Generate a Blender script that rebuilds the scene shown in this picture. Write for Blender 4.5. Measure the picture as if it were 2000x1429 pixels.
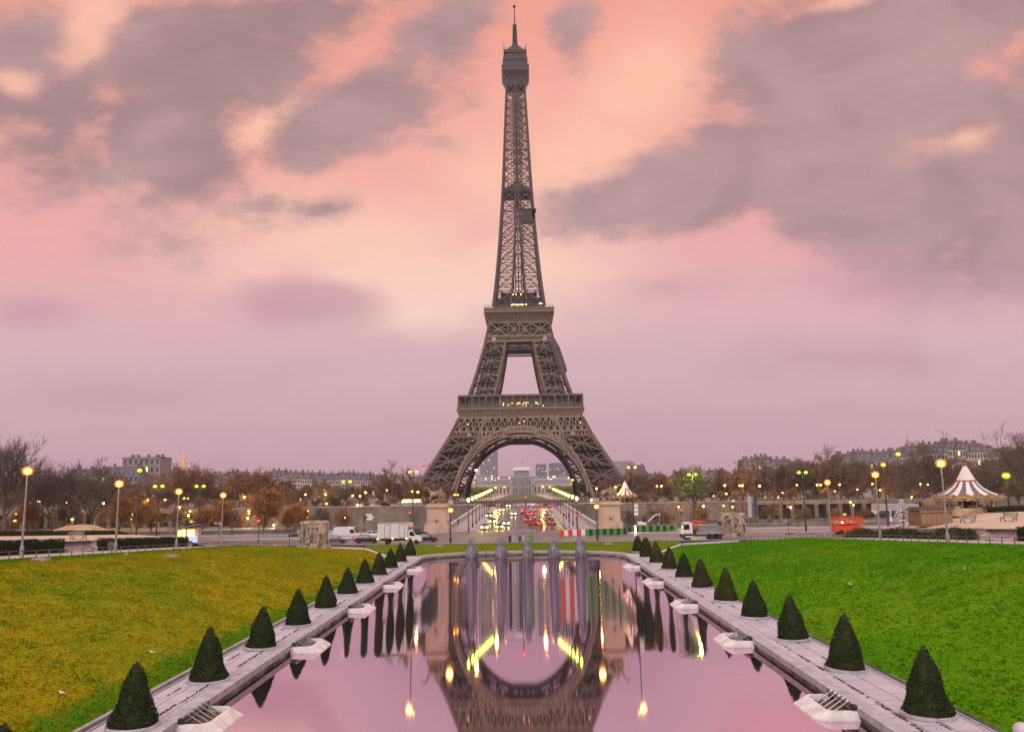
import bpy, bmesh, math, random
import numpy as np
from mathutils import Vector, Matrix
R = math.radians
sc = bpy.context.scene
for o in list(bpy.data.objects): bpy.data.objects.remove(o)
col = sc.collection

# ------------------------------------------------------------------ camera
FPX, IW, IH = 1600.0, 2000.0, 1429.0
PITCH, YAW, ROLL = R(8.63), 0.0097, -0.014
CAM = Vector((0, 0, 10.0))
cd = bpy.data.cameras.new('camera'); cam = bpy.data.objects.new('camera', cd); col.objects.link(cam)
ROT = Matrix.Rotation(YAW, 3, 'Z') @ Matrix.Rotation(math.pi/2 + PITCH, 3, 'X') @ Matrix.Rotation(ROLL, 3, 'Z')
cam.matrix_world = Matrix.Translation(CAM) @ ROT.to_4x4()
cd.sensor_fit = 'HORIZONTAL'; cd.sensor_width = 36.0; cd.lens = FPX/IW*36.0
cd.clip_start = 0.5; cd.clip_end = 12000
sc.camera = cam

def ray(px, py): return ROT @ Vector(((px-IW/2)/FPX, -(py-IH/2)/FPX, -1.0))
def at_y(px, py, y):
    d = ray(px, py); return CAM + d*(y/d.y)
def at_z(px, py, z):
    d = ray(px, py); return CAM + d*((z-CAM.z)/d.z)

# ------------------------------------------------------------------ render look
sc.render.engine = 'CYCLES'
sc.view_settings.view_transform = 'Standard'; sc.view_settings.look = 'None'
sc.view_settings.exposure = 0.0; sc.view_settings.gamma = 1.0
sc.view_settings.use_curve_mapping = False
sc.cycles.max_bounces = 8; sc.cycles.diffuse_bounces = 3; sc.cycles.glossy_bounces = 4
sc.cycles.transparent_max_bounces = 8; sc.cycles.volume_bounces = 0
sc.cycles.sample_clamp_indirect = 4.0; sc.cycles.use_denoising = True
sc.cycles.caustics_reflective = False; sc.cycles.caustics_refractive = False

# ------------------------------------------------------------------ node helpers
def srgb(r, g, b):
    f = lambda c: ((c/255+0.055)/1.055)**2.4 if c/255 > 0.04045 else c/255/12.92
    return (f(r), f(g), f(b), 1.0)
class NT:
    def __init__(s, nt): s.nt = nt
    def n(s, typ, ins=None, **props):
        nd = s.nt.nodes.new(typ)
        for k, v in props.items(): setattr(nd, k, v)
        for k, v in (ins or {}).items():
            sk = nd.inputs[k]
            if isinstance(v, bpy.types.NodeSocket): s.nt.links.new(v, sk)
            else: sk.default_value = v
        return nd
    def m(s, op, a, b=0.0, c=0.0, clamp=False):
        nd = s.n('ShaderNodeMath', {0: a, 1: b, 2: c}, operation=op, use_clamp=clamp); return nd.outputs[0]
    def mix(s, f, a, b, blend='MIX'):
        nd = s.n('ShaderNodeMix', data_type='RGBA', blend_type=blend)
        for k, v in ((0, f), (6, a), (7, b)):
            if isinstance(v, bpy.types.NodeSocket): s.nt.links.new(v, nd.inputs[k])
            else: nd.inputs[k].default_value = v
        return nd.outputs[2]
    def sm(s, v, lo, hi, a=0.0, b=1.0):
        return s.n('ShaderNodeMapRange', {0: v, 1: lo, 2: hi, 3: a, 4: b}, interpolation_type='SMOOTHSTEP').outputs[0]
    def lin(s, v, lo, hi, a=0.0, b=1.0):
        return s.n('ShaderNodeMapRange', {0: v, 1: lo, 2: hi, 3: a, 4: b}).outputs[0]
    def noise(s, vec, scale, detail=4, rough=0.55, dist=0.0):
        return s.n('ShaderNodeTexNoise', {'Vector': vec, 'Scale': scale, 'Detail': detail, 'Roughness': rough, 'Distortion': dist}).outputs[0]
    def ramp(s, v, stops, interp='LINEAR'):
        nd = s.n('ShaderNodeValToRGB', {0: v}); cr = nd.color_ramp; cr.interpolation = interp
        while len(cr.elements) < len(stops): cr.elements.new(0.5)
        for e, (p, c) in zip(cr.elements, stops): e.position = p; e.color = c
        return nd.outputs[0]

# ------------------------------------------------------------------ world: dawn sky with drifting cloud
SUN_EL, SUN_ROT = R(38), R(200)
w = bpy.data.worlds.new('World'); sc.world = w; w.use_nodes = True
w.node_tree.nodes.clear(); W = NT(w.node_tree)
dirv = W.n('ShaderNodeTexCoord').outputs['Generated']
sx = W.n('ShaderNodeSeparateXYZ', {0: dirv}); X, Y, Z = sx.outputs
Ys = W.m('MAXIMUM', Y, 0.08)
U = W.m('DIVIDE', X, Ys); V = W.m('DIVIDE', Z, Ys)
UV = W.n('ShaderNodeCombineXYZ', {0: U, 1: W.m('MULTIPLY', V, 1.7), 2: 0.3}).outputs[0]
n1 = W.n('ShaderNodeTexNoise', {'Vector': UV, 'Scale': 2.6, 'Detail': 6, 'Roughness': 0.5, 'Distortion': 0.3})
n2 = W.noise(UV, 7.0, 7, 0.58)
n4 = W.noise(UV, 19.0, 8, 0.62)
n3 = W.noise(W.n('ShaderNodeVectorMath', {0: UV, 1: (5.3, 2.1, 7.7)}, operation='ADD').outputs[0], 4.2, 6, 0.55, 0.4)
nc = W.n('ShaderNodeSeparateXYZ', {0: n1.outputs[1]})
Ud = W.m('ADD', U, W.m('MULTIPLY', W.m('SUBTRACT', nc.outputs[0], 0.5), 0.16))
Vd = W.m('ADD', V, W.m('MULTIPLY', W.m('SUBTRACT', nc.outputs[1], 0.5), 0.11))
def uv_of(px, py): d = ray(px, py); return d.x/d.y, d.z/d.y
def blob(px, py, rx, ry, ang=0.0, wgt=1.0, u=None, v=None):
    cu, cv = uv_of(px, py); a = R(ang); c, s_ = math.cos(a), math.sin(a)
    du = W.m('SUBTRACT', Ud, cu); dv = W.m('SUBTRACT', Vd, cv)
    p = W.m('MULTIPLY', W.m('ADD', W.m('MULTIPLY', du, c), W.m('MULTIPLY', dv, s_)), FPX/rx)
    q = W.m('MULTIPLY', W.m('SUBTRACT', W.m('MULTIPLY', dv, c), W.m('MULTIPLY', du, s_)), FPX/ry)
    e = W.m('SQRT', W.m('ADD', W.m('MULTIPLY', p, p), W.m('MULTIPLY', q, q)))
    return W.m('MULTIPLY', W.m('SUBTRACT', 1.0, e), wgt)
def union(bl):
    r = blob(*bl[0])
    for b in bl[1:]: r = W.m('SMOOTH_MAX', r, blob(*b), 0.12)
    return r
dark = union([  # photo position, radii, tilt (positive lifts the right end), weight
    (60, 170, 300, 190, -6, 1.0), (420, 110, 330, 190, 4, 1.15), (350, 270, 250, 180, -25, 1.05), (600, 40, 220, 120, 8, .75), (470, 380, 260, 90, 6, .30),
    (690, 220, 250, 110, 24, .9), (850, 80, 130, 190, 10, .5), (90, 310, 230, 120, 0, .55), (660, 390, 110, 50, 0, .5),
    (1640, 130, 350, 230, 12, 1.1), (1850, 300, 350, 220, -6, 1.1), (1520, 330, 440, 130, 12, 1.0), (1260, 375, 220, 90, 18, .6),
    (1980, 60, 260, 130, 0, 1.0), (1740, 420, 330, 130, -5, .9), (1090, 60, 70, 90, 0, .6), (1900, 480, 290, 130, 0, .6)])
low = union([(600, 610, 200, 65, -4, .9), (60, 610, 170, 50, 0, .5), (1800, 560, 330, 90, 0, .5), (1330, 560, 160, 40, 0, .35), (250, 745, 420, 60, 2, .35), (1650, 700, 420, 50, -2, .35), (1250, 820, 500, 40, 0, .3)])
bright = union([(560, 225, 170, 50, 12, 1.2), (800, 570, 290, 105, 0, 1.5), (720, 470, 400, 160, 0, .8), (1010, 330, 190, 220, 0, .55), (205, 70, 110, 70, 50, 1.2), (30, 165, 80, 50, 0, 1.2), (250, 310, 90, 50, 60, .7), (1240, 170, 200, 150, 30, .9), (1140, 290, 190, 150, 20, .9), (560, 400, 330, 110, 0, .7), (1060, 520, 300, 130, 0, .8), (190, 40, 150, 60, 20, .6), (1860, 290, 80, 35, 20, .9), (1700, 8, 160, 22, 5, .9)])
fb = W.m('ADD', W.m('MULTIPLY', W.m('SUBTRACT', n2, 0.5), 0.75), W.m('ADD', W.m('MULTIPLY', W.m('SUBTRACT', n3, 0.5), 1.1), W.m('MULTIPLY', W.m('SUBTRACT', n4, 0.5), 0.75)))
mdark = W.sm(W.m('ADD', dark, fb), -0.08, 0.46)
mlow = W.sm(W.m('ADD', low, W.m('MULTIPLY', fb, 0.6)), -0.1, 0.6)
mbri = W.sm(W.m('ADD', bright, W.m('MULTIPLY', fb, 0.55)), -0.25, 0.75)
vt = lambda py: min(1.0, max(0.0, uv_of(1015, py)[1]/0.65))
base = W.ramp(W.m('ADD', W.m('DIVIDE', V, 0.65), W.m('MULTIPLY', fb, 0.05)), [
    (0.0, srgb(188, 150, 167)), (vt(860), srgb(201, 163, 176)), (vt(740), srgb(212, 176, 184)), (vt(600), srgb(224, 179, 183)),
    (vt(470), srgb(236, 174, 173)), (vt(300), srgb(243, 175, 164)), (vt(60), srgb(240, 168, 151))])
skyc = W.mix(W.m('MULTIPLY', mbri, 0.9), base, W.ramp(V, [(0.0, srgb(235, 195, 195)), (0.2, srgb(255, 220, 202)), (0.42, srgb(255, 198, 174))]))
dcol = W.mix(W.sm(n3, 0.35, 0.68), srgb(154, 128, 131), srgb(183, 152, 154))
holes = union([(205, 65, 110, 75, 50, 1.0), (25, 165, 85, 45, 0, .8), (1860, 285, 110, 40, 20, .5), (1650, 6, 170, 30, 5, .8), (1960, 100, 90, 35, 30, .6), (700, 130, 80, 40, 30, .5)])
mdark = W.m('MULTIPLY', mdark, W.m('SUBTRACT', 1.0, W.m('MULTIPLY', W.sm(W.m('ADD', holes, W.m('MULTIPLY', fb, 1.1)), -0.1, .7), .85)))
skyc = W.mix(W.m('MULTIPLY', mdark, 0.93), skyc, dcol)
skyc = W.mix(W.m('MULTIPLY', mlow, 0.75), skyc, srgb(196, 150, 163))
skyc = W.n('ShaderNodeHueSaturation', {'Saturation': 1.06, 'Value': 1.06, 'Color': skyc}).outputs[0]
nish = W.n('ShaderNodeTexSky', sky_type='NISHITA', sun_disc=False, sun_elevation=SUN_EL, sun_rotation=SUN_ROT)
# overhead and behind the camera the cloud deck is thicker and paler
over = W.mix(W.m('MULTIPLY', W.sm(n2, 0.3, 0.7), 0.4), (1.52, 1.26, 1.26, 1), (1.10, 0.90, 0.93, 1))
up = W.sm(Z, 0.60, 0.80); back = W.sm(Y, 0.30, -0.15)
skyc = W.mix(W.m('MAXIMUM', up, back), skyc, over)
bg1 = W.n('ShaderNodeBackground', {0: skyc, 1: 1.0}); bg2 = W.n('ShaderNodeBackground', {0: nish.outputs[0], 1: 0.05})
mixw = W.n('ShaderNodeMixShader', {0: 0.04, 1: bg1.outputs[0], 2: bg2.outputs[0]})
W.n('ShaderNodeOutputWorld', {0: mixw.outputs[0]})
w.cycles.sampling_method = 'MANUAL'; w.cycles.sample_map_resolution = 512

# ------------------------------------------------------------------ sun through cloud, from behind the camera
sl = bpy.data.lights.new('sun', 'SUN'); sl.energy = 1.1; sl.angle = R(25); sl.color = (1.0, 0.90, 0.86)
so = bpy.data.objects.new('sun', sl); col.objects.link(so)
sdir = Vector((math.sin(SUN_ROT)*math.cos(SUN_EL), math.cos(SUN_ROT)*math.cos(SUN_EL), math.sin(SUN_EL)))
so.rotation_euler = sdir.to_track_quat('Z', 'Y').to_euler(); so.location = (0, -50, 200)

# ------------------------------------------------------------------ materials
MATS = {}
def mat(name, c, rough=0.7, metal=0.0, var=0.0, vs=1.0, c2=None, bump=0.0, bs=8.0, emit=0.0, ec=None, spec=0.5, streak=None):
    if name in MATS: return MATS[name]
    m = bpy.data.materials.new(name); m.use_nodes = True; t = NT(m.node_tree); m.node_tree.nodes.clear()
    c = tuple(c)[:3] + (1,)
    p = t.n('ShaderNodeBsdfPrincipled', {'Roughness': rough, 'Metallic': metal, 'Base Color': c, 'Specular IOR Level': spec})
    co = t.n('ShaderNodeTexCoord').outputs['Object']
    if var > 0 or c2:
        if streak: co = t.n('ShaderNodeMapping', {0: co, 3: streak}).outputs[0]
        k = t.noise(co, vs, 5, 0.6)
        c2 = tuple(c2)[:3] + (1,) if c2 else tuple(x*(1-var) for x in c[:3]) + (1,)
        p_c = t.mix(t.sm(k, 0.36, 0.66), c, c2); t.nt.links.new(p_c, p.inputs['Base Color'])
    if bump > 0:
        b = t.n('ShaderNodeBump', {'Height': t.noise(co, bs, 5, 0.65), 'Strength': bump, 'Distance': 0.1}); t.nt.links.new(b.outputs[0], p.inputs['Normal'])
    if emit > 0:
        p.inputs['Emission Color'].default_value = (tuple(ec or c)[:3] + (1,)); p.inputs['Emission Strength'].default_value = emit
    t.n('ShaderNodeOutputMaterial', {0: p.outputs[0]}); MATS[name] = m; return m

# ------------------------------------------------------------------ mesh builder
class MB:
    def __init__(s): s.v = []; s.f = []; s.m = []; s.M = None
    def add(s, vs, fs, mi=0):
        b = len(s.v)
        if s.M is not None: vs = [tuple(s.M @ Vector(p)) for p in vs]
        s.v.extend(tuple(p) for p in vs); s.f.extend(tuple(b+i for i in q) for q in fs); s.m.extend([mi]*len(fs)); return s
    def box(s, c, d, rz=0.0, mi=0, taper=1.0):
        x, y, z = d[0]/2, d[1]/2, d[2]/2; ca, sa = math.cos(rz), math.sin(rz); vs = []
        for k in (-1, 1):
            t = taper if k > 0 else 1.0
            for i, j in ((-1, -1), (1, -1), (1, 1), (-1, 1)):
                a, b = i*x*t, j*y*t; vs.append((c[0]+a*ca-b*sa, c[1]+a*sa+b*ca, c[2]+k*z))
        return s.add(vs, [(3, 2, 1, 0), (4, 5, 6, 7), (0, 1, 5, 4), (1, 2, 6, 5), (2, 3, 7, 6), (3, 0, 4, 7)], mi)
    def bar(s, p, q, w, h=None, mi=0):
        p, q = Vector(p), Vector(q); d = q-p
        if d.length < 1e-6: return s
        d.normalize(); h = h or w
        a = d.cross(Vector((0, 0, 1)));  a = Vector((1, 0, 0)) if a.length < 1e-4 else a.normalized()
        b = a.cross(d); a = a*(w/2); b = b*(h/2)
        return s.add([p-a-b, p+a-b, p+a+b, p-a+b, q-a-b, q+a-b, q+a+b, q-a+b], [(3, 2, 1, 0), (4, 5, 6, 7), (0, 1, 5, 4), (1, 2, 6, 5), (2, 3, 7, 6), (3, 0, 4, 7)], mi)
    def tube(s, pts, rad, n=6, mi=0, cap=True):
        pts = [Vector(p) for p in pts]; rad = rad if hasattr(rad, '__len__') else [rad]*len(pts); vs = []; fs = []; up = Vector((0.13, 0.21, 1)).normalized()
        for i, p in enumerate(pts):
            d = (pts[min(i+1, len(pts)-1)] - pts[max(i-1, 0)])
            d = d.normalized() if d.length > 1e-9 else Vector((0, 0, 1))
            a = d.cross(up); a = a.normalized() if a.length > 1e-3 else Vector((1, 0, 0)); b = d.cross(a)
            for k in range(n):
                t = 2*math.pi*k/n; vs.append(p + (a*math.cos(t)+b*math.sin(t))*rad[i])
        for i in range(len(pts)-1):
            for k in range(n): fs.append((i*n+k, i*n+(k+1) % n, (i+1)*n+(k+1) % n, (i+1)*n+k))
        if cap: fs.append(tuple(range(n-1, -1, -1))); fs.append(tuple((len(pts)-1)*n+k for k in range(n)))
        return s.add(vs, fs, mi)
    def lathe(s, prof, n=16, c=(0, 0, 0), mi=0, mf=None):
        vs = []; fs = []; L = len(prof)
        for r, z in prof:
            for k in range(n):
                t = 2*math.pi*k/n; vs.append((c[0]+r*math.cos(t), c[1]+r*math.sin(t), c[2]+z))
        b = len(s.v)
        for i in range(L-1):
            for k in range(n): fs.append((i*n+k, i*n+(k+1) % n, (i+1)*n+(k+1) % n, (i+1)*n+k))
        if prof[0][0] > 1e-4: fs.append(tuple(range(n-1, -1, -1)))
        if prof[-1][0] > 1e-4: fs.append(tuple((L-1)*n+k for k in range(n)))
        s.add(vs, fs, mi)
        if mf:
            st = len(s.m)-len(fs)
            for i in range(L-1):
                for k in range(n): s.m[st+i*n+k] = mf(i, k)
        return s
    def ball(s, c, r, n=12, rows=8, mi=0):
        r = r if hasattr(r, '__len__') else (r, r, r); vs = [(c[0], c[1], c[2]-r[2])]; fs = []
        for i in range(1, rows):
            a = -math.pi/2 + math.pi*i/rows
            for k in range(n):
                t = 2*math.pi*k/n; vs.append((c[0]+r[0]*math.cos(a)*math.cos(t), c[1]+r[1]*math.cos(a)*math.sin(t), c[2]+r[2]*math.sin(a)))
        vs.append((c[0], c[1], c[2]+r[2])); e = len(vs)-1
        for k in range(n):
            fs.append((0, 1+(k+1) % n, 1+k)); fs.append((e, e-n+k, e-n+(k+1) % n))
            for i in range(rows-2): fs.append((1+i*n+k, 1+i*n+(k+1) % n, 1+(i+1)*n+(k+1) % n, 1+(i+1)*n+k))
        return s.add(vs, fs, mi)
    def loft(s, secs, mi=0, cap=True, closed=True):
        n = len(secs[0]); vs = [p for q in secs for p in q]; fs = []
        for i in range(len(secs)-1):
            for k in range(n if closed else n-1): fs.append((i*n+k, i*n+(k+1) % n, (i+1)*n+(k+1) % n, (i+1)*n+k))
        if cap: fs.append(tuple(range(n-1, -1, -1))); fs.append(tuple((len(secs)-1)*n+k for k in range(n)))
        return s.add(vs, fs, mi)
    def prism(s, poly, y0, y1, mi=0):
        return s.loft([[(x, y0, z) for x, z in poly], [(x, y1, z) for x, z in poly]], mi)
    def slab(s, poly, z0, z1, mi=0):
        return s.loft([[(x, y, z0) for x, y in poly], [(x, y, z1) for x, y in poly]], mi)
    def build(s, name, mats, parent=None, smooth=False, recalc=True):
        me = bpy.data.meshes.new(name); me.from_pydata(s.v, [], s.f)
        mats = mats if isinstance(mats, (list, tuple)) else [mats]
        for x in mats: me.materials.append(x)
        if len(mats) > 1: me.polygons.foreach_set('material_index', s.m)
        if recalc and len(s.f) < 60000:
            bm = bmesh.new(); bm.from_mesh(me); bmesh.ops.recalc_face_normals(bm, faces=bm.faces); bm.to_mesh(me); bm.free()
        if smooth: me.polygons.foreach_set('use_smooth', [True]*len(me.polygons))
        me.update(); o = bpy.data.objects.new(name, me); col.objects.link(o)
        if parent: o.parent = parent
        return o
def tag(o, label, cat, group=None, kind=None):
    o['label'] = label; o['category'] = cat
    if group: o['group'] = group
    if kind: o['kind'] = kind
    return o
def thing(name, label, cat, loc=(0, 0, 0), rz=0.0, group=None):
    o = bpy.data.objects.new(name, None); col.objects.link(o); o.location = loc; o.rotation_euler = (0, 0, rz); o.empty_display_size = 0.2
    return tag(o, label, cat, group)
def structure(o): o['kind'] = 'structure'; return o
def kids(o): return [c for c in KID.get(o.name, [])]
def dup(root, loc, rz=0.0, label=None, group=None, sc_=None, swap=None):
    r = root.copy(); col.objects.link(r); r.location = loc; r.rotation_euler = (0, 0, rz)
    if sc_: r.scale = sc_ if hasattr(sc_, '__len__') else (sc_,)*3
    if label: r['label'] = label
    if group: r['group'] = group
    def rec(a, b):
        for ch in list(a.children):
            c = ch.copy(); col.objects.link(c); c.parent = b; c.matrix_parent_inverse = ch.matrix_parent_inverse
            if swap and ch.name.split('.')[0] in swap:
                c.material_slots[0].link = 'OBJECT'; c.material_slots[0].material = swap[ch.name.split('.')[0]]
            rec(ch, c)
    rec(root, r); return r
ORD = ['first', 'second', 'third', 'fourth', 'fifth', 'sixth', 'seventh', 'eighth', 'ninth', 'tenth', 'eleventh', 'twelfth', 'thirteenth', 'fourteenth', 'fifteenth', 'sixteenth']
sstep = lambda a, b, x: (lambda t: t*t*(3-2*t))(min(1.0, max(0.0, (x-a)/(b-a))))
lerp = lambda a, b, t: a+(b-a)*t
# ================================================================== SETTING
random.seed(7); np.random.seed(7)
ROADZ, FARZ, RIVZ = 0.9, 3.3, -7.0
XL, XR0, XR1 = -15.65, 15.2, 15.9             # pool edges (the right one runs very slightly outwards)
def xr(y): return lerp(XR0, XR1, (y-35)/95.0)
LO, RO = -19.3, 19.6                          # outer edges of the walkways
def zpath(y):
    a = 1.95+(133-y)*0.046
    return a if y < 128 else lerp(a, ROADZ, sstep(128, 147, y))
def lawn_z(x, y):
    u = min(1.0, max(0.0, (abs(x)-19.4)/(44-19.4)))
    return 0.03+(zpath(y)-0.03)*(1-(1-u)**1.55)
def lawn_end(ax): return 126.0+max(0.0, ax-20.5)*2.4 if ax < 27.2 else 142.2
def grid_mesh(name, xs, ys, zf, mats, keep=None, smooth=True):
    b = MB(); nx, ny = len(xs), len(ys)
    b.v = [(x, y, zf(x, y)) for y in ys for x in xs]
    for j in range(ny-1):
        for i in range(nx-1):
            if keep is None or keep((xs[i]+xs[i+1])/2, (ys[j]+ys[j+1])/2): b.f.append((j*nx+i, j*nx+i+1, (j+1)*nx+i+1, (j+1)*nx+i)); b.m.append(0)
    return b.build(name, mats, smooth=smooth, recalc=False)
def arc_y(x):                                  # inner curve of the rounded far end of the pool
    u = min(1.0, abs((x-0.2)/15.7)); return 129.5+9.0*(math.sqrt(max(0.0, 1-u**2.3)))**1.15

def lawn_material(name, a, b, c, d, edge=False):
    m = bpy.data.materials.new(name); m.use_nodes = True; t = NT(m.node_tree); m.node_tree.nodes.clear()
    g = t.n('ShaderNodeNewGeometry').outputs['Position']
    k1 = t.noise(g, 0.055, 5, 0.62, 0.6); k2 = t.noise(g, 0.42, 6, 0.68, 0.4)
    k3 = t.noise(t.n('ShaderNodeMapping', {0: g, 2: (0, 0, .4), 3: (1.0, 0.42, 1.0)}).outputs[0], 3.6, 6, 0.72, .6)
    c0 = t.mix(t.sm(t.m('ADD', t.m('MULTIPLY', k1, 0.65), t.m('MULTIPLY', k2, 0.35)), 0.42, 0.60), a, b)
    c1 = t.mix(t.sm(k2, 0.52, 0.72), c0, c)
    if edge:      # greener strips at the foot of the bank and along its crest
        ax = t.m('ABSOLUTE', t.n('ShaderNodeSeparateXYZ', {0: g}).outputs[0]); e = t.m('MAXIMUM', t.sm(ax, 19.4, 22.5, .95, 0.0), t.sm(ax, 38, 43.5, 0.0, 1.0))
        c1 = t.mix(t.sm(t.m('ADD', e, t.m('MULTIPLY', t.m('SUBTRACT', k2, .5), 1.6)), .35, .85), c1, c)
    c2 = t.mix(t.m('MULTIPLY', t.sm(k3, 0.49, 0.64), 0.85), c1, d)
    p = t.n('ShaderNodeBsdfPrincipled', {'Base Color': c2, 'Roughness': 0.85, 'Specular IOR Level': 0.03})
    bp = t.n('ShaderNodeBump', {'Height': t.m('ADD', t.m('ADD', k3, t.noise(g, 9.0, 5, 0.7)), t.m('MULTIPLY', t.noise(t.n('ShaderNodeMapping', {0: g, 2: (0, 0, .5), 3: (1.0, .45, 1.0)}).outputs[0], 1.5, 5, .65, .5), 2.6)), 'Strength': 1.0, 'Distance': 0.22}); t.nt.links.new(bp.outputs[0], p.inputs['Normal'])
    t.n('ShaderNodeOutputMaterial', {0: p.outputs[0]}); return m
LAWN_L = lawn_material('lawn_dry', (0.43, 0.345, 0.006, 1), (0.27, 0.32, 0.005, 1), (0.10, 0.27, 0.004, 1), (0.21, 0.155, 0.005, 1), True)
LAWN_R = lawn_material('lawn_lush', (0.105, 0.335, 0.003, 1), (0.178, 0.365, 0.004, 1), (0.062, 0.235, 0.003, 1), (0.030, 0.105, 0.002, 1))

STONE = mat('pale_stone', (0.52, 0.46, 0.49), 0.6, var=0.25, vs=1.3, bump=0.15, bs=6)
STONE_D = mat('weathered_stone', (0.36, 0.31, 0.28), 0.8, c2=(0.13, 0.105, 0.075), vs=1.6, bump=0.4, bs=5, streak=(1, 1, 0.5))
KERB = mat('kerb_stone', (0.33, 0.30, 0.31), 0.75, var=0.3, vs=2.0)
def paving_material():
    m = bpy.data.materials.new('paving'); m.use_nodes = True; t = NT(m.node_tree); m.node_tree.nodes.clear()
    g = t.n('ShaderNodeNewGeometry').outputs['Position']
    mp = t.n('ShaderNodeMapping', {0: g, 2: (0, 0, math.pi/2)}).outputs[0]
    br = t.n('ShaderNodeTexBrick', {'Vector': mp, 'Scale': 1.0, 'Mortar Size': 0.03, 'Mortar Smooth': 0.25, 'Brick Width': 2.1, 'Row Height': 1.18, 'Color1': (0.41, 0.375, 0.425, 1), 'Color2': (0.475, 0.43, 0.485, 1), 'Mortar': (0.10, 0.085, 0.07, 1)}, offset=0.37)
    k = t.noise(g, 0.9, 6, 0.65); k2 = t.noise(g, 5.0, 5, 0.7)
    c = t.mix(t.m('MULTIPLY', t.sm(k, 0.5, 0.72), 0.35), br.outputs[0], (0.34, 0.30, 0.33, 1))
    c = t.mix(t.m('MULTIPLY', t.sm(k2, 0.58, 0.75), 0.25), c, (0.30, 0.26, 0.25, 1))
    p = t.n('ShaderNodeBsdfPrincipled', {'Base Color': c, 'Roughness': t.lin(k, 0.3, 0.7, 0.42, 0.62)})
    bp = t.n('ShaderNodeBump', {'Height': t.m('ADD', t.m('MULTIPLY', br.outputs[1], -0.6), t.m('MULTIPLY', k2, 0.3)), 'Strength': 0.35, 'Distance': 0.03}); t.nt.links.new(bp.outputs[0], p.inputs['Normal'])
    t.n('ShaderNodeOutputMaterial', {0: p.outputs[0]}); return m
PAVE = paving_material()

# ---- water: long still pool; flat, with shading normals tilted away from the terrace to shift the reflection
def water_material():
    m = bpy.data.materials.new('pool_water'); m.use_nodes = True; t = NT(m.node_tree); m.node_tree.nodes.clear()
    g = t.n('ShaderNodeNewGeometry').outputs['Position']; s = t.n('ShaderNodeSeparateXYZ', {0: g})
    y = s.outputs[1]
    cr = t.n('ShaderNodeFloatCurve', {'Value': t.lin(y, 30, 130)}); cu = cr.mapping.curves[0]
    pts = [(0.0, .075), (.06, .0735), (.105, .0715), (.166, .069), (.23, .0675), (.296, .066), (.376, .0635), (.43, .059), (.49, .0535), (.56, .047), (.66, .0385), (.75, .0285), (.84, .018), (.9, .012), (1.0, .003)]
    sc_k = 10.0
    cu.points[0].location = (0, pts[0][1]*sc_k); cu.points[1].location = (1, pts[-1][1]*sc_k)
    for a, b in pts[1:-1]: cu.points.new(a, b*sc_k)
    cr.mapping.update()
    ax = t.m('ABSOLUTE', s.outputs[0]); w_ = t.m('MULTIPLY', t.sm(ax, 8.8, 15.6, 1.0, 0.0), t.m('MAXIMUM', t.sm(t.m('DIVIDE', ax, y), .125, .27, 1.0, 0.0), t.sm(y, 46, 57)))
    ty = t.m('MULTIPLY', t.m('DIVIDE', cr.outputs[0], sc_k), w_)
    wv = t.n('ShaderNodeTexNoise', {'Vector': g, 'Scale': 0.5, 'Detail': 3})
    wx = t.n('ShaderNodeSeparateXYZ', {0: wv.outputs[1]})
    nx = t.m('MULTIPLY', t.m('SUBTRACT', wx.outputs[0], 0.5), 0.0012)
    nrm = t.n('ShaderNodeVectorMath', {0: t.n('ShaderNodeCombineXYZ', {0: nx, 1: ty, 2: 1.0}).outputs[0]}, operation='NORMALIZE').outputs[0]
    gl = t.n('ShaderNodeBsdfGlossy', {'Color': (0.84, 0.675, 0.77, 1), 'Roughness': 0.034, 'Normal': nrm})
    df = t.n('ShaderNodeBsdfDiffuse', {'Color': (0.035, 0.028, 0.030, 1)})
    mx = t.n('ShaderNodeMixShader', {0: 0.92, 1: df.outputs[0], 2: gl.outputs[0]})
    t.n('ShaderNodeOutputMaterial', {0: mx.outputs[0]}); return m
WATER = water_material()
NA = 40
arc = [(lerp(XR1, XL, i/NA), arc_y(lerp(XR1, XL, i/NA))) for i in range(NA+1)]
b = MB(); poly = [(XL, 20), (XR0-0.2, 20)] + arc
b.add([(x, y, -0.52) for x, y in poly], [tuple(range(len(poly)))])
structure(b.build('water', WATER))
WALLM = mat('pool_wall_stone', (0.36, 0.31, 0.25), 0.85, c2=(0.075, 0.070, 0.022), vs=1.1, bump=0.5, bs=4, streak=(1, 0.6, 2.5))
b = MB()
rim = [(XL, 20)] + [(XL, y) for y in range(30, 130, 10)] + list(reversed(arc)) + [(xr(y), y) for y in range(125, 25, -10)] + [(XR0-0.2, 20)]
for (x0, y0), (x1, y1) in zip(rim, rim[1:]): b.add([(x0, y0, -2.2), (x1, y1, -2.2), (x1, y1, -0.30), (x0, y0, -0.30)], [(0, 1, 2, 3)])
structure(b.build('pool_wall', WALLM, recalc=False))
b = MB(); b.add([(-60, 18, -2.2), (60, 18, -2.2), (60, 142, -2.2), (-60, 142, -2.2)], [(0, 1, 2, 3)]); structure(b.build('pool_floor', WALLM))

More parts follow.
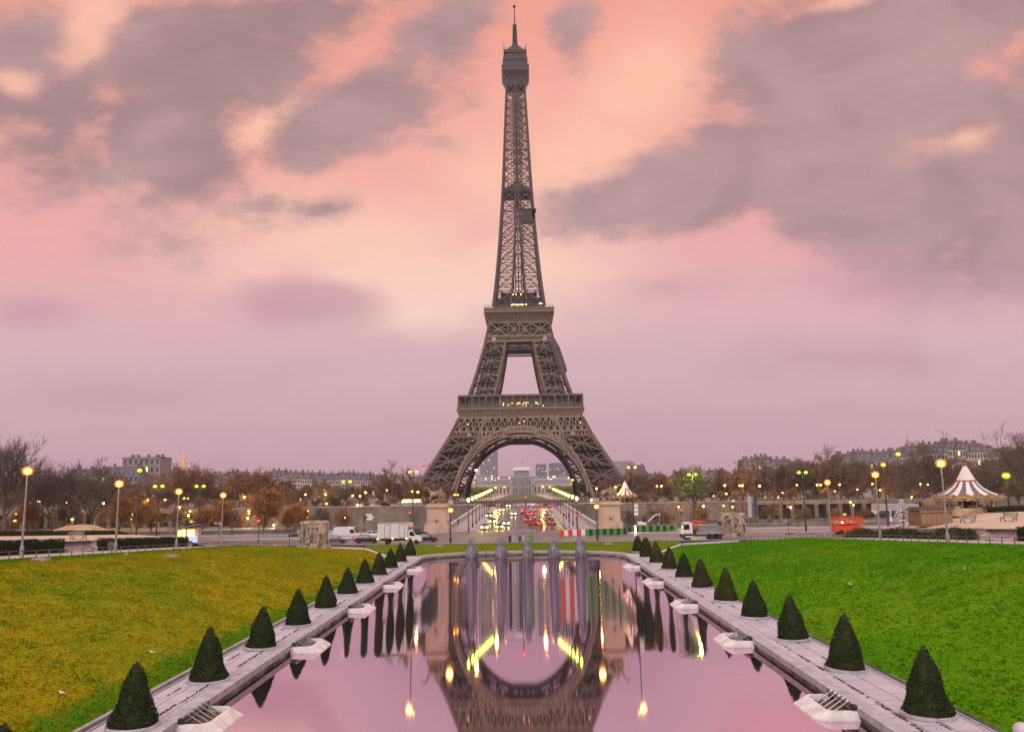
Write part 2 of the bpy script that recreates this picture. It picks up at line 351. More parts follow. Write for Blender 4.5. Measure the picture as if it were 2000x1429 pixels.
# ---- walkways with their raised lip and the sunken drain beside the lawn
COP = mat('coping_stone', (0.43, 0.395, 0.425), 0.6, c2=(0.31, 0.28, 0.29), vs=1.2, bump=0.2, bs=4)
for nm, xi, xo, s in (('walkway_left', XL, LO, -1), ('walkway_right', None, RO, 1)):
    b = MB(); ys = [18, 30, 50, 70, 90, 110, 131]
    xin = (lambda y: XL) if s < 0 else xr
    secs = [[(xin(y)+s*0.62, y, -0.29), (xin(y)+s*0.62, y, 0.0), (xo-s*0.55, y, 0.0), (xo-s*0.55, y, -0.29)] for y in ys]
    b.loft(secs); structure(b.build(nm, PAVE))
    b = MB(); secs = [[(xin(y)-s*0.12, y, -0.30), (xin(y)-s*0.12, y, 0.045), (xin(y)+s*0.62, y, 0.045), (xin(y)+s*0.62, y, -0.30)] for y in ys]; b.loft(secs)
    structure(b.build('coping', COP))
    b = MB(); secs = [[(xo-s*0.55, y, -0.2), (xo-s*0.55, y, 0.05), (xo-s*0.43, y, 0.05), (xo-s*0.43, y, -0.12), (xo-s*0.1, y, -0.12), (xo-s*0.1, y, 0.06), (xo+s*0.15, y, 0.06), (xo+s*0.15, y, -0.2)] for y in ys]; b.loft(secs)
    structure(b.build('kerb', KERB))
b = MB()                                            # curved coping round the far end
secs = []
for i in range(NA+1):
    x, y = arc[i]; dx = (x-0.2)/15.7; nx, ny = dx*0.8, 1.0; l = math.hypot(nx, ny); nx, ny = nx/l, ny/l
    wd = 1.25; secs.append([(x-nx*0.1, y-ny*0.1, -0.30), (x-nx*0.1, y-ny*0.1, 0.06), (x+nx*wd, y+ny*wd, 0.06), (x+nx*wd, y+ny*wd, -0.30)])
b.loft(secs); structure(b.build('coping', COP))

# ---- lawns
for s, nm, m in ((-1, 'lawn_left', LAWN_L), (1, 'lawn_right', LAWN_R)):
    xs = [s*x for x in list(np.arange(19.45, 27.3, 0.6)) + list(np.linspace(27.6, 44, 22))]
    b = MB(); ts = np.linspace(0, 1, 90); nx = len(xs)
    rr = random.Random(3+s)
    for t in ts:
        for x in xs:
            y = lerp(14.0, lawn_end(abs(x)), t); b.v.append((x, y, lawn_z(x, y)+rr.uniform(-.03, .03)))
    for j in range(len(ts)-1):
        for i in range(nx-1): b.f.append((j*nx+i, j*nx+i+1, (j+1)*nx+i+1, (j+1)*nx+i)[::s]); b.m.append(0)
    structure(b.build(nm, m, smooth=True, recalc=False))
    # the sward itself: tufts of blades, thick enough to break the surface
    rng = np.random.default_rng(11+s); n = 95000
    yy = 33+105*rng.random(n)**1.25; xx = s*(19.5+24.4*rng.random(n)); 
    zz = np.array([lawn_z(x, y) for x, y in zip(xx, yy)])
    ok = yy < np.array([lawn_end(abs(x)) for x in xx])-0.2; xx, yy, zz = xx[ok], yy[ok], zz[ok]; n = len(xx)
    pat = 0.5+0.5*np.sin(xx*0.9+2*np.sin(yy*0.31))*np.sin(yy*0.55+1.7*np.sin(xx*0.4)); hgt = (0.05+0.10*rng.random(n)*pat)*(0.75+yy/150); wd = (0.03+0.035*rng.random(n))*(0.6+yy/70)
    a = rng.random(n)*math.pi; ln = (rng.random((n, 2))-0.5)*0.14
    V_ = np.empty((n, 3, 3)); V_[:, 0] = np.stack([xx-wd*np.cos(a), yy-wd*np.sin(a), zz-.02], 1); V_[:, 1] = np.stack([xx+wd*np.cos(a), yy+wd*np.sin(a), zz-.02], 1); V_[:, 2] = np.stack([xx+ln[:, 0], yy+ln[:, 1], zz+hgt], 1)
    me = bpy.data.meshes.new('grass'); me.from_pydata(V_.reshape(-1, 3).tolist(), [], np.arange(3*n).reshape(-1, 3).tolist()); me.materials.append(m)
    o = bpy.data.objects.new('grass', me); col.objects.link(o); tag(o, 'short grass blades of the %s bank' % ('yellowish left' if s < 0 else 'bright green right'), 'grass', kind='stuff')
# low white end walls of the lawns, climbing from the walkway to the road
def end_wall(s):
    b = MB(); pts = [(s*20.0, 125.2), (s*27.4, 142.8), (s*37, 143.1)]
    secs = []
    for i, (x, y) in enumerate(pts):
        z = lawn_z(x, y)+0.22; dx, dy = (0.42, -0.18) if i < 1 else ((0.3, -0.35) if i == 1 else (0.0, -0.45))
        secs.append([(x-s*dx*0, y, z-0.9), (x, y, z), (x-s*dx, y-dy, z), (x-s*dx, y-dy, z-0.9)])
    b.loft(secs); o = b.build('low_wall', mat('white_stone', (0.62, 0.55, 0.58), 0.6, var=0.15, vs=1.5))
    tag(o, 'low white wall closing the far end of the %s lawn' % ('yellowish' if s < 0 else 'bright green'), 'wall', 'white walls at the lawn ends')
end_wall(-1); end_wall(1)
# grass apron between the rounded pool end and the road
def apron_z(x, y): return lerp(0.02, ROADZ-0.02, sstep(arc_y(x)+1.0, 147.0, y) if abs(x) < 15.7 else sstep(131, 147, y))
b = MB(); xs = np.linspace(-27.0, 27.2, 60); nx = len(xs); ts = np.linspace(0, 1, 14)
for t in ts:
    for x in xs:
        y0 = arc_y(x)+0.9 if abs(x-0.2) < 15.6 else lerp(131.0, 141.8, max(0.0, (abs(x)-20.6))/6.6) if abs(x) > 20.6 else 131.0
        y = lerp(y0, 146.6, t); b.v.append((x, y, apron_z(x, y)))
for j in range(len(ts)-1):
    for i in range(nx-1): b.f.append((j*nx+i, j*nx+i+1, (j+1)*nx+i+1, (j+1)*nx+i)); b.m.append(0)
structure(b.build('lawn_apron', lawn_material('lawn_far', (0.16, 0.20, 0.006, 1), (0.12, 0.19, 0.005, 1), (0.08, 0.165, 0.004, 1), (0.08, 0.10, 0.004, 1)), smooth=True, recalc=False))

# ---- garden paths and sandy slopes beyond the lawns
PATH = mat('path_gravel', (0.40, 0.33, 0.33), 0.85, c2=(0.31, 0.26, 0.25), vs=0.5, bump=0.1, bs=10)
SAND = mat('sandy_ground', (0.50, 0.38, 0.27), 0.9, c2=(0.40, 0.31, 0.22), vs=0.25, bump=0.1, bs=6)
def slope_z(x, y):
    ax = abs(x); e = 1.25+0.17*min(4.0 if x < 0 else 13.0, ax-53) - (0.0 if ax < 66 else 0.05*min(20, ax-66) if x < 0 else 0); return zpath(y)+e*(1-sstep(124, 147, y))
for s, side in ((-1, 'left'), (1, 'right')):
    structure(grid_mesh('path_'+side, [s*x for x in (44, 46, 48, 50, 52.6)][::s], list(range(-10, 146, 4))+[147], lambda x, y: zpath(y)-0.02, PATH))
    structure(grid_mesh('garden_slope_'+side, [s*x for x in list(range(53, 90, 3))+[120, 200]][::s], list(range(-10, 146, 4))+[147], slope_z, SAND))
# ---- roads
def asphalt(name, c, c2, r0=.30, r1=.5):
    m = bpy.data.materials.new(name); m.use_nodes = True; t = NT(m.node_tree); m.node_tree.nodes.clear()
    g = t.n('ShaderNodeNewGeometry').outputs['Position']; k = t.noise(g, 0.12, 6, 0.65, 0.5); k2 = t.noise(g, 3.0, 4, 0.7)
    cc = t.mix(t.sm(k, 0.38, 0.66), c, c2); cc = t.mix(t.m('MULTIPLY', t.sm(k2, 0.5, 0.8), 0.3), cc, (0.05, 0.045, 0.045, 1))
    p = t.n('ShaderNodeBsdfPrincipled', {'Base Color': cc, 'Roughness': t.lin(k, 0.3, 0.7, r0, r1)})
    t.n('ShaderNodeOutputMaterial', {0: p.outputs[0]}); return m
ASPH = asphalt('asphalt', (0.105, 0.083, 0.082, 1), (0.155, 0.122, 0.12, 1)); ASPH_D = asphalt('bridge_asphalt', (0.065, 0.054, 0.052, 1), (0.10, 0.082, 0.078, 1), .16, .32)
structure(grid_mesh('road', [-400, -120, -60, -30, 0, 30, 60, 120, 400], [146.5, 152, 160, 170, 180, 190], lambda x, y: ROADZ, ASPH))
PAVT = mat('pavement_stone', (0.34, 0.285, 0.29), 0.8, c2=(0.27, 0.23, 0.23), vs=0.4, bump=0.08)
b = MB(); b.slab([(-400, 180), (-18.5, 180), (-18.5, 190), (-400, 190)], ROADZ-0.2, ROADZ+0.13); b.slab([(19.3, 180), (400, 180), (400, 190), (19.3, 190)], ROADZ-0.2, ROADZ+0.13)
b.slab([(-70, 171), (-48, 172), (-30, 168), (-52, 166)], ROADZ-0.2, ROADZ+0.13); b.slab([(34, 172), (70, 173), (95, 170), (60, 168)], ROADZ-0.2, ROADZ+0.13)
b.slab([(14.6, 172), (33, 169.5), (36, 172), (19, 176), (14.6, 177)], ROADZ-0.2, ROADZ+0.13)
structure(b.build('pavement', PAVT))
b = MB(); b.slab([(-400, 146.9), (400, 146.9), (400, 147.25), (-400, 147.25)], ROADZ-0.3, ROADZ+0.12); structure(b.build('kerb', KERB))
WHITE = mat('road_paint', (0.72, 0.68, 0.66), 0.6, c2=(0.45, 0.42, 0.41), vs=2.0)
b = MB()
def paint(x0, y0, x1, y1, w_, z=None):
    d = Vector((x1-x0, y1-y0, 0)).normalized(); n = Vector((-d.y, d.x, 0))*w_/2; zz = lambda y: (bridge_z(y) if z is None else z)+0.008
    b.add([(x0-n.x, y0-n.y, zz(y0)), (x1-n.x, y1-n.y, zz(y1)), (x1+n.x, y1+n.y, zz(y1)), (x0+n.x, y0+n.y, zz(y0))], [(0, 1, 2, 3)])
def bridge_z(y): return lerp(ROADZ, FARZ, sstep(180, 345, y)*0.35+0.65*min(1, max(0, (y-188)/152)))
for y in range(190, 338, 4):
    paint(-9.4, y, -9.4, y+4, 0.22); paint(9.4, y, 9.4, y+4, 0.22)
    paint(-0.1, y, -0.1, y+3, 0.2)
    for x in (-6.2, -3.1, 3.1, 6.2):
        if (y//4) % 2 == 0: paint(x, y, x, y+3, 0.13)
for y0, y1 in ((150, 190),):
    paint(-60, 160.5, -20, 160.5, 0.15, ROADZ); paint(25, 158.5, 90, 158.5, 0.15, ROADZ); paint(-9.5, 186.5, 9.5, 186.5, 0.5, ROADZ)
structure(b.build('road_markings', WHITE, recalc=False))
# ---- bridge
BST = mat('bridge_stone', (0.42, 0.36, 0.33), 0.75, c2=(0.29, 0.25, 0.235), vs=0.5, bump=0.1)
ys = list(range(188, 341, 8))+[341]
structure(grid_mesh('bridge_roadway', [-10.4, -5, 0, 5, 10.4], ys, lambda x, y: bridge_z(y), ASPH_D))
for s in (-1, 1):
    b = MB(); b.loft([[(s*10.3, y, bridge_z(y)-0.6), (s*10.3, y, bridge_z(y)+0.15), (s*17.4, y, bridge_z(y)+0.15), (s*17.4, y, bridge_z(y)-0.6)] for y in ys]); structure(b.build('bridge_pavement', PAVT))
    b = MB(); b.loft([[(s*17.1, y, bridge_z(y)-1.6), (s*17.1, y, bridge_z(y)+1.05), (s*17.6, y, bridge_z(y)+1.05), (s*17.6, y, bridge_z(y)-1.6)] for y in ys[1:]])
    o = b.build('bridge_parapet', BST); tag(o, 'long stone parapet along the %s edge of the bridge' % ('left' if s < 0 else 'right'), 'parapet', 'bridge parapets')
    cb = MB(); cb.loft([[(s*16.98, y, bridge_z(y)+1.05), (s*16.98, y, bridge_z(y)+1.2), (s*17.72, y, bridge_z(y)+1.2), (s*17.72, y, bridge_z(y)+1.05)] for y in ys[1:]]); cb.build('parapet_cap', STONE, o)
for k in range(6):                                    # piers of the bridge in the river
    b = MB(); b.box((0, 192+k*29, -4), (35, 4.5, 9)); tag(b.build('bridge_pier', BST), 'stone pier under the bridge roadway', 'bridge pier', 'piers of the bridge')
# ---- river, quays and the far bank
b = MB(); b.add([(-700, 189, RIVZ), (700, 189, RIVZ), (700, 336, RIVZ), (-700, 336, RIVZ)], [(0, 1, 2, 3)])
structure(b.build('river', mat('river_water', (0.05, 0.045, 0.04), 0.12)))
def quay_material():
    m = bpy.data.materials.new('quay_stone'); m.use_nodes = True; t = NT(m.node_tree); m.node_tree.nodes.clear()
    g = t.n('ShaderNodeNewGeometry').outputs['Position']; q = t.n('ShaderNodeSeparateXYZ', {0: g})
    v = t.n('ShaderNodeCombineXYZ', {0: q.outputs[0], 1: q.outputs[2]}).outputs[0]
    br = t.n('ShaderNodeTexBrick', {'Vector': v, 'Scale': 1.0, 'Mortar Size': 0.035, 'Brick Width': 1.9, 'Row Height': 0.75, 'Color1': (0.165, 0.135, 0.115, 1), 'Color2': (0.235, 0.19, 0.16, 1), 'Mortar': (0.06, 0.05, 0.045, 1)})
    k = t.noise(t.n('ShaderNodeMapping', {0: v, 3: (1, .35, 1)}).outputs[0], 0.22, 6, .7, .4); k2 = t.noise(v, .06, 3, .5)
    c = t.mix(t.m('MULTIPLY', t.sm(k, .46, .66), .8), br.outputs[0], (0.07, 0.056, 0.05, 1)); c = t.mix(t.m('MULTIPLY', t.sm(k2, .45, .65), .45), c, (0.10, 0.085, 0.06, 1))
    p = t.n('ShaderNodeBsdfPrincipled', {'Base Color': c, 'Roughness': .9}); t.n('ShaderNodeOutputMaterial', {0: p.outputs[0]}); return m
QUAY = quay_material()
for s in (-1, 1):
    side = 'left' if s < 0 else 'right'
    b = MB(); xa, xb = sorted((s*17.7, s*600)); b.slab([(xa, 335.5), (xb, 335.5), (xb, 337), (xa, 337)], RIVZ-1, FARZ+0.9)
    q = b.build('quay_wall', QUAY); tag(q, 'high dark stone wall of the far quay %s of the bridge' % side, 'quay wall', 'stone walls of the quays')
    b = MB(); b.slab([(xa, 335.2), (xb, 335.2), (xb, 337.2), (xa, 337.2)], FARZ+0.9, FARZ+1.15); b.build('wall_cap', BST, q)
    b = MB(); xa, xb = sorted((s*21.5, s*400)); b.slab([(xa, 189.4), (xb, 189.4), (xb, 190), (xa, 190)], RIVZ-1, ROADZ+0.95)
    tag(b.build('quay_wall', QUAY), 'low stone wall along the near quay %s of the bridge' % side, 'quay wall', 'stone walls of the quays')
    # lower quay road at the water's edge across the river
    b = MB(); xa, xb = sorted((s*17.7, s*600)); b.slab([(xa, 326), (xb, 326), (xb, 335.4), (xa, 335.4)], RIVZ-1, RIVZ+1.2); structure(b.build('lower_quay', PAVT))
GROUND = mat('far_ground', (0.16, 0.13, 0.11), 0.9, c2=(0.10, 0.085, 0.07), vs=0.05)
structure(grid_mesh('ground', [-6000, -800, -200, -18, 18, 200, 800, 6000], [337, 400, 600, 1200, 2500, 7000], lambda x, y: FARZ, GROUND))
b = MB(); b.add([(-6000, -200, -2.6), (6000, -200, -2.6), (6000, 190, -2.6), (-6000, 190, -2.6)], [(0, 1, 2, 3)]); structure(b.build('ground', GROUND))
structure(grid_mesh('avenue', [-14, 0, 14], [337.5, 360, 385], lambda x, y: FARZ+0.02, ASPH))
b = MB(); b.slab([(-19, 620), (19, 620), (19, 1230), (-19, 1230)], FARZ+0.02, FARZ+0.05); structure(b.build('lawn_park', mat('park_grass', (0.045, 0.085, 0.010), 0.9, c2=(0.07, 0.10, 0.02), vs=0.02)))
b = MB(); b.slab([(-34, 560), (-19.5, 560), (-19.5, 1240), (-34, 1240)], FARZ+0.02, FARZ+0.05); b.slab([(19.5, 560), (34, 560), (34, 1240), (19.5, 1240)], FARZ+0.02, FARZ+0.05); structure(b.build('path_park', SAND))
# wooded hills either side
def hill(name, cx, cy, rx, ry, h):
    n = 28; xs = np.linspace(cx-rx, cx+rx, n); ys = np.linspace(cy-ry, cy+ry, n)
    structure(grid_mesh(name, list(xs), list(ys), lambda x, y: FARZ-3+(h+3)*max(0.0, 1-((x-cx)/rx)**2-((y-cy)/ry)**2)**0.8, mat('hill_earth', (0.085, 0.07, 0.06), 0.95, var=0.4, vs=0.05)))
hill('hill_right', 430, 620, 330, 260, 26); hill('hill_left', -520, 760, 400, 300, 16)
# ================================================================== IRON TOWER
TY, TZ = 500.0, FARZ
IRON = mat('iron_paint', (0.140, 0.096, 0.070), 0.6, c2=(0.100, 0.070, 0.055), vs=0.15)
IRON_S = mat('iron_paint_shaft', (0.085, 0.058, 0.052), 0.6, c2=(0.065, 0.046, 0.044), vs=0.15)  # same paint, the shaft's dark look against the sky put into the colour
IRON_L = mat('iron_paint_highlit', (0.235, 0.165, 0.115), 0.6, c2=(0.17, 0.12, 0.088), vs=0.2)  # same paint, tan highlights of the front members put into the colour
IRON_D = mat('iron_paint_shaded', (0.024, 0.018, 0.019), 0.65)  # same iron, with the shade inside the tower put into the colour
GLASS_D = mat('dark_glass', (0.03, 0.03, 0.04), 0.15)
GOLD = mat('warm_lamp', (1, 0.75, 0.3), emit=7.0, ec=(1.0, 0.62, 0.16))
def interp(tab, h):
    for (a, va), (b_, vb) in zip(tab, tab[1:]):
        if h <= b_: return lerp(va, vb, (h-a)/(b_-a))
    return tab[-1][1]
HWO = [(0, 62.3), (8, 56.8), (17.5, 51.0), (27, 45.4), (36, 40.3), (46, 35.6), (52, 33.0), (61, 29.8), (72, 26.3), (85, 22.6), (97, 19.6), (106, 17.7), (117, 15.6), (129, 14.1), (142, 12.8), (160, 11.3), (180, 9.95), (192, 9.2), (210, 8.3), (231, 7.4), (250, 6.55), (265, 5.9), (276, 5.5)]
HWI = [(0, 38.3), (9, 36.2), (17.5, 33.0), (29.5, 25.8), (36, 22.8), (46, 19.6), (61, 14.9), (72, 12.2), (85, 9.6), (97, 7.8), (106, 6.6), (117, 4.8), (142, 3.1), (165, 1.9), (188, 0.7), (400, 0.5)]
O_ = lambda h: interp(HWO, h); I_ = lambda h: interp(HWI, h)
tower = thing('iron_tower', 'huge brown iron lattice tower with three platforms standing across the bridge', 'tower', (0, TY, TZ))
def P(h, a, b, sx, sy):     # a,b: 'o'/'i' along x and y
    return Vector((sx*(O_(h) if a == 'o' else I_(h)), sy*(O_(h) if b == 'o' else I_(h)), h))
def face_brace(mb, p00, p10, p01, p11, w, sub=True):
    mb.bar(p00, p11, w, w*0.7); mb.bar(p10, p01, w, w*0.7)
    if sub:
        m0, m1 = (p00+p01)/2, (p10+p11)/2; mb.bar(m0, m1, w*0.6, w*0.5)
        c = (p00+p11)/2
        for a, b_ in ((p00, p10), (p01, p11)): mb.bar((a+b_)/2, c, w*0.45, w*0.4)
# -------- four legs below the second platform
lv1 = [0.5, 9.5, 18.5, 27.5, 36.8]; lv2 = [60.7, 69, 77.5, 86, 94.4]
for sx in (-1, 1):
    for sy in (-1, 1):
        for lv, w, nm in ((lv1, 1.5, 'leg'), (lv2, .98, 'upper_leg')):
            mb = MB(); ib = MB()
            hs = [lv[0]+(lv[-1]-lv[0])*i/10 for i in range(11)]
            for a in 'oi':
                for b_ in 'oi':
                    for h0, h1 in zip(hs, hs[1:]): mb.bar(P(h0, a, b_, sx, sy), P(h1, a, b_, sx, sy), w*(1.15 if a+b_ != 'ii' else .9))
            for h0, h1 in zip(lv, lv[1:]):
                for (a0, b0), (a1, b1) in ((('o', 'o'), ('i', 'o')), (('o', 'i'), ('i', 'i')), (('o', 'o'), ('o', 'i')), (('i', 'o'), ('i', 'i'))):
                    p00, p10, p01, p11 = P(h0, a0, b0, sx, sy), P(h0, a1, b1, sx, sy), P(h1, a0, b0, sx, sy), P(h1, a1, b1, sx, sy)
                    mb.bar(p01, p11, w*0.75, w*0.6); mb.bar(p00, p10, w*0.75, w*0.6); face_brace(mb, p00, p10, p01, p11, w*0.68)
                    # finer lacing either side of the main diagonals
                    for t in (0.33, 0.67):
                        qa, qb = p00.lerp(p10, t), p01.lerp(p11, t); mb.bar(qa, qb, w*0.22)
                # lift rails and stairs inside the leg
                ca = [P(h, 'o', 'o', sx, sy).lerp(P(h, 'i', 'i', sx, sy), 0.5) for h in (h0, h1)]
                for dx in (-1.7, 1.7):
                    for dy in (-1.2, 1.8): ib.bar(ca[0]+Vector((dx, dy, 0)), ca[1]+Vector((dx, dy, 0)), 0.7 if nm == 'leg' else .42)
                for k in range(5):
                    q0, q1 = ca[0].lerp(ca[1], k/5), ca[0].lerp(ca[1], (k+1)/5); ib.bar(q0+Vector((-2.0, 0, 0)), q1+Vector((2.0, 0, 0)), 0.3); ib.bar(q0+Vector((-1.9, 0.5, 0)), q0+Vector((1.9, 0.5, 0)), 0.25)
                ib.bar(P(h1, 'o', 'o', sx, sy), P(h1, 'i', 'i', sx, sy), w*.5); ib.bar(P(h1, 'o', 'i', sx, sy), P(h1, 'i', 'o', sx, sy), w*.5)
            leg = mb.build(nm, IRON, tower); ib.build('lift_track', IRON_D, leg)
            if nm == 'leg':
                for a in 'oi':
                    for b_ in 'oi': c = P(0, a, b_, sx, sy); mb = MB(); mb.box((c.x, c.y, -0.3), (5.5, 5.5, 5.0), taper=0.75); mb.build('masonry_base', BST, leg)
# -------- lattice girders, arches on the four sides
def on_side(k, x, out, h):    # local face coordinates -> tower coordinates
    return [Vector((x, -out, h)), Vector((out, x, h)), Vector((-x, out, h)), Vector((-out, -x, h))][k]
def outline_x(h): return O_(h)
for k in range(4):
    mb = MB(); F = lambda x, h, d=0.0: on_side(k, x, O_(h)+d, h)
    for h in (36.7, 39.8, 47.6): mb.bar(F(-O_(h), h), F(O_(h), h), 1.0, 0.9)
    n = 20                                                   # large crosses
    for i in range(n):
        a, c = -1+2*i/n, -1+2*(i+1)/n
        mb.bar(F(a*O_(39.8), 39.8), F(c*O_(47.6), 47.6), 0.5, 0.4); mb.bar(F(c*O_(39.8), 39.8), F(a*O_(47.6), 47.6), 0.5, 0.4)
        mb.bar(F(a*O_(39.8), 39.8), F(a*O_(47.6), 47.6), 0.42, 0.45)
    n = 38                                                   # small crosses under them, over the legs
    for i in range(n):
        a, c = -1+2*i/n, -1+2*(i+1)/n
        if abs((a+c)/2)*38 > 20.5:
            mb.bar(F(a*O_(36.7), 36.7), F(c*O_(39.8), 39.8), 0.34); mb.bar(F(c*O_(36.7), 36.7), F(a*O_(39.8), 39.8), 0.34)
    for s in (-1, 1):
        for h0, h1 in zip((36.7, 39.8), (39.8, 47.6)): mb.bar(F(s*O_(h0), h0), F(s*O_(h1), h1), 1.5)
        mb.bar(F(s*24.2, 36.7), F(s*19.2, 47.6), 1.2, 0.9)
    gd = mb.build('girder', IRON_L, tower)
    # arch
    mb = MB(); AP = lambda r, cz, t: (r*math.sin(t), cz+r*math.cos(t))
    t_end = R(90); N = 72
    def ap(r, cz, t, d=0.15):
        x, h = AP(r, cz, t); h = max(h, 0.3); return on_side(k, x, O_(max(0, h))+d, h)
    def lane(u, t):   # u 0 intrados .. 1 extrados
        return lerp(35.3, 35.2, u), lerp(2.1, 7.0, u)
    for u, wd in ((0.0, 0.7), (0.34, 0.6), (1.0, 1.15)):
        for i in range(N):
            t0, t1 = -t_end+2*t_end*i/N, -t_end+2*t_end*(i+1)/N
            r, cz = lane(u, 0)
            if min(AP(r, cz, t0)[1], AP(r, cz, t1)[1]) < (4 if u < .3 else 13): continue
            mb.bar(ap(r, cz, t0), ap(r, cz, t1), wd, wd)
    nb = 40
    for i in range(nb+1):
        t = -R(66)+2*R(66)*i/nb; r0, c0 = lane(0.34, 0); r1, c1 = lane(1.0, 0)
        mb.bar(ap(r0, c0, t), ap(r1, c1, t), 0.42, 0.4)
        if i < nb:
            tn = t+2*R(66)/nb; rm, cm = lane(0.66, 0)
            mb.bar(ap(r0, c0, t), ap(rm, cm, (t+tn)/2), 0.32); mb.bar(ap(r0, c0, tn), ap(rm, cm, (t+tn)/2), 0.32)
            q0, q1 = lane(0.84, 0); mb.bar(ap(q0, q1, t), ap(q0, q1, tn), 0.75, 0.25)
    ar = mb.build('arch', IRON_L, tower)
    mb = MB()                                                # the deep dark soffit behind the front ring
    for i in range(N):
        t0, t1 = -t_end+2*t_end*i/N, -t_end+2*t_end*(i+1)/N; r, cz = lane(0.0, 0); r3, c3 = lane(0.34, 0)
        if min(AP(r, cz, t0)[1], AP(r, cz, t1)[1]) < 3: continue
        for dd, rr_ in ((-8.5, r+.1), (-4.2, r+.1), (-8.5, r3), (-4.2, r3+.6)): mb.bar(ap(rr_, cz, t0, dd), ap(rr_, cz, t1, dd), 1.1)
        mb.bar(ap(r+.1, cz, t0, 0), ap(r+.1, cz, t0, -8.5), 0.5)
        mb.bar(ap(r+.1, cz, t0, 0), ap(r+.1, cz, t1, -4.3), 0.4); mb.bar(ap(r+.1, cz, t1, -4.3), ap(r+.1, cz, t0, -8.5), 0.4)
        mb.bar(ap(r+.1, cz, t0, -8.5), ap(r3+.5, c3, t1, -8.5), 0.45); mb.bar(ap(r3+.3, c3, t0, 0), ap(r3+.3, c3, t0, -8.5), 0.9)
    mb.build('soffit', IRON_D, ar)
    for s in (-1, 1):                                        # little arcade in the spandrels
        mb = MB()
        for i in range(9):
            x = s*(5.5+i*2.35); r, cz = 35.6, 7.0
            if abs(x) > 24: continue
            h0 = cz+math.sqrt(r*r-x*x); 
            if h0 < 39.3: mb.bar(on_side(k, x, O_(h0)+.1, h0), on_side(k, x, O_(39.4)+.1, 39.6), 0.6, 0.5)
            xm = x+s*1.17; pr = None
            for q in range(9):
                a = math.pi*q/8; px_, ph = xm+1.05*math.cos(a), 38.2+1.05*math.sin(a)
                h1 = cz+math.sqrt(r*r-xm*xm)
                if h1 < 38.2:
                    cur = on_side(k, px_, O_(ph)+.15, ph)
                    if pr is not None: mb.bar(pr, cur, 0.5)
                    pr = cur
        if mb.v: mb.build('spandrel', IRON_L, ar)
# dark sheets standing for the shaded interior behind the lattice, plus floor slabs
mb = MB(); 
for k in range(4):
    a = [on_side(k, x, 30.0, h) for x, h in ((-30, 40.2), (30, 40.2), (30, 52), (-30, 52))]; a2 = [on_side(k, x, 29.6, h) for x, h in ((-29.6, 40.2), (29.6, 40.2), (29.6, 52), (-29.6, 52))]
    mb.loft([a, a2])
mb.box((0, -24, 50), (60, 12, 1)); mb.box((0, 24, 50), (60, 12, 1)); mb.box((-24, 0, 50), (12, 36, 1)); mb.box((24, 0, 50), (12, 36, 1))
mb.build('floor_and_shade_backing', IRON_D, tower)
# -------- first platform
p1 = MB(); Wd = 35.7
for s in (-1, 1):
    p1.box((0, s*(Wd-5), 53.1), (2*Wd, 10, 0.8)); p1.box((s*(Wd-5), 0, 53.1), (10, 2*Wd-20, 0.8))
    p1.box((0, s*(Wd-6), 60.5), (2*Wd, 12, 0.6)); p1.box((s*(Wd-6), 0, 60.5), (12, 2*Wd-24, 0.6))
plat1 = p1.build('first_platform', IRON, tower)
p1 = MB(); fr = MB(); ra = MB(); gl = MB()
for k in range(4):
    S = lambda x, d, h: on_side(k, x, d, h)
    # frieze band sloping out to the gallery edge
    fr.loft([[S(-34.0, 34.0, 47.8), S(34.0, 34.0, 47.8), S(33.6, 33.4, 47.8), S(-33.6, 33.4, 47.8)], [S(-34.6, 34.6, 50.2), S(34.6, 34.6, 50.2), S(34, 33.8, 50.2), S(-34, 33.8, 50.2)], [S(-35.7, 35.7, 52.7), S(35.7, 35.7, 52.7), S(35, 34.9, 52.7), S(-35, 34.9, 52.7)]])
    for i in range(19):
        x = -34+68*i/18; p1.bar(S(x, 34.4, 48.0), S(x*1.03, 35.9, 52.6), 0.55, 0.9); p1.bar(S(x*1.03, 36.0, 51.6), S(x*1.03, 36.0, 52.9), 0.9, 0.7)
    p1.bar(S(-34.2, 34.2, 47.9), S(34.2, 34.2, 47.9), 0.7); p1.bar(S(-36, 35.9, 52.9), S(36, 35.9, 52.9), 0.9); p1.bar(S(-35, 34.9, 50.3), S(35, 34.9, 50.3), 0.35)
    for i in range(19):
        x = -35.4+70.8*i/18; ra.bar(S(x, 35.5, 53.3), S(x, 35.5, 60.4), 0.4 if i % 2 else 0.7)
    for h in (54.5, 55.3, 59.9): ra.bar(S(-35.4, 35.5, h), S(35.4, 35.5, h), 0.28)
    for i in range(90): ra.bar(S(-35.4+70.8*i/90, 35.5, 53.3), S(-35.4+70.8*i/90, 35.5, 55.3), 0.16)
    gl.loft([[S(-11.4, 31.0, 53.5), S(11.4, 31.0, 53.5), S(11.4, 25.0, 53.5), S(-11.4, 25.0, 53.5)], [S(-11.4, 31.0, 60.2), S(11.4, 31.0, 60.2), S(11.4, 25.0, 60.2), S(-11.4, 25.0, 60.2)]])
    gl.loft([[S(-31, 27.0, 53.5), S(-12, 27.0, 53.5), S(-12, 26.0, 53.5), S(-31, 26.0, 53.5)], [S(-31, 27.0, 60.2), S(-12, 27.0, 60.2), S(-12, 26.0, 60.2), S(-31, 26.0, 60.2)]])
    gl.loft([[S(31, 27.0, 53.5), S(12, 27.0, 53.5), S(12, 26.0, 53.5), S(31, 26.0, 53.5)], [S(31, 27.0, 60.2), S(12, 27.0, 60.2), S(12, 26.0, 60.2), S(31, 26.0, 60.2)]])
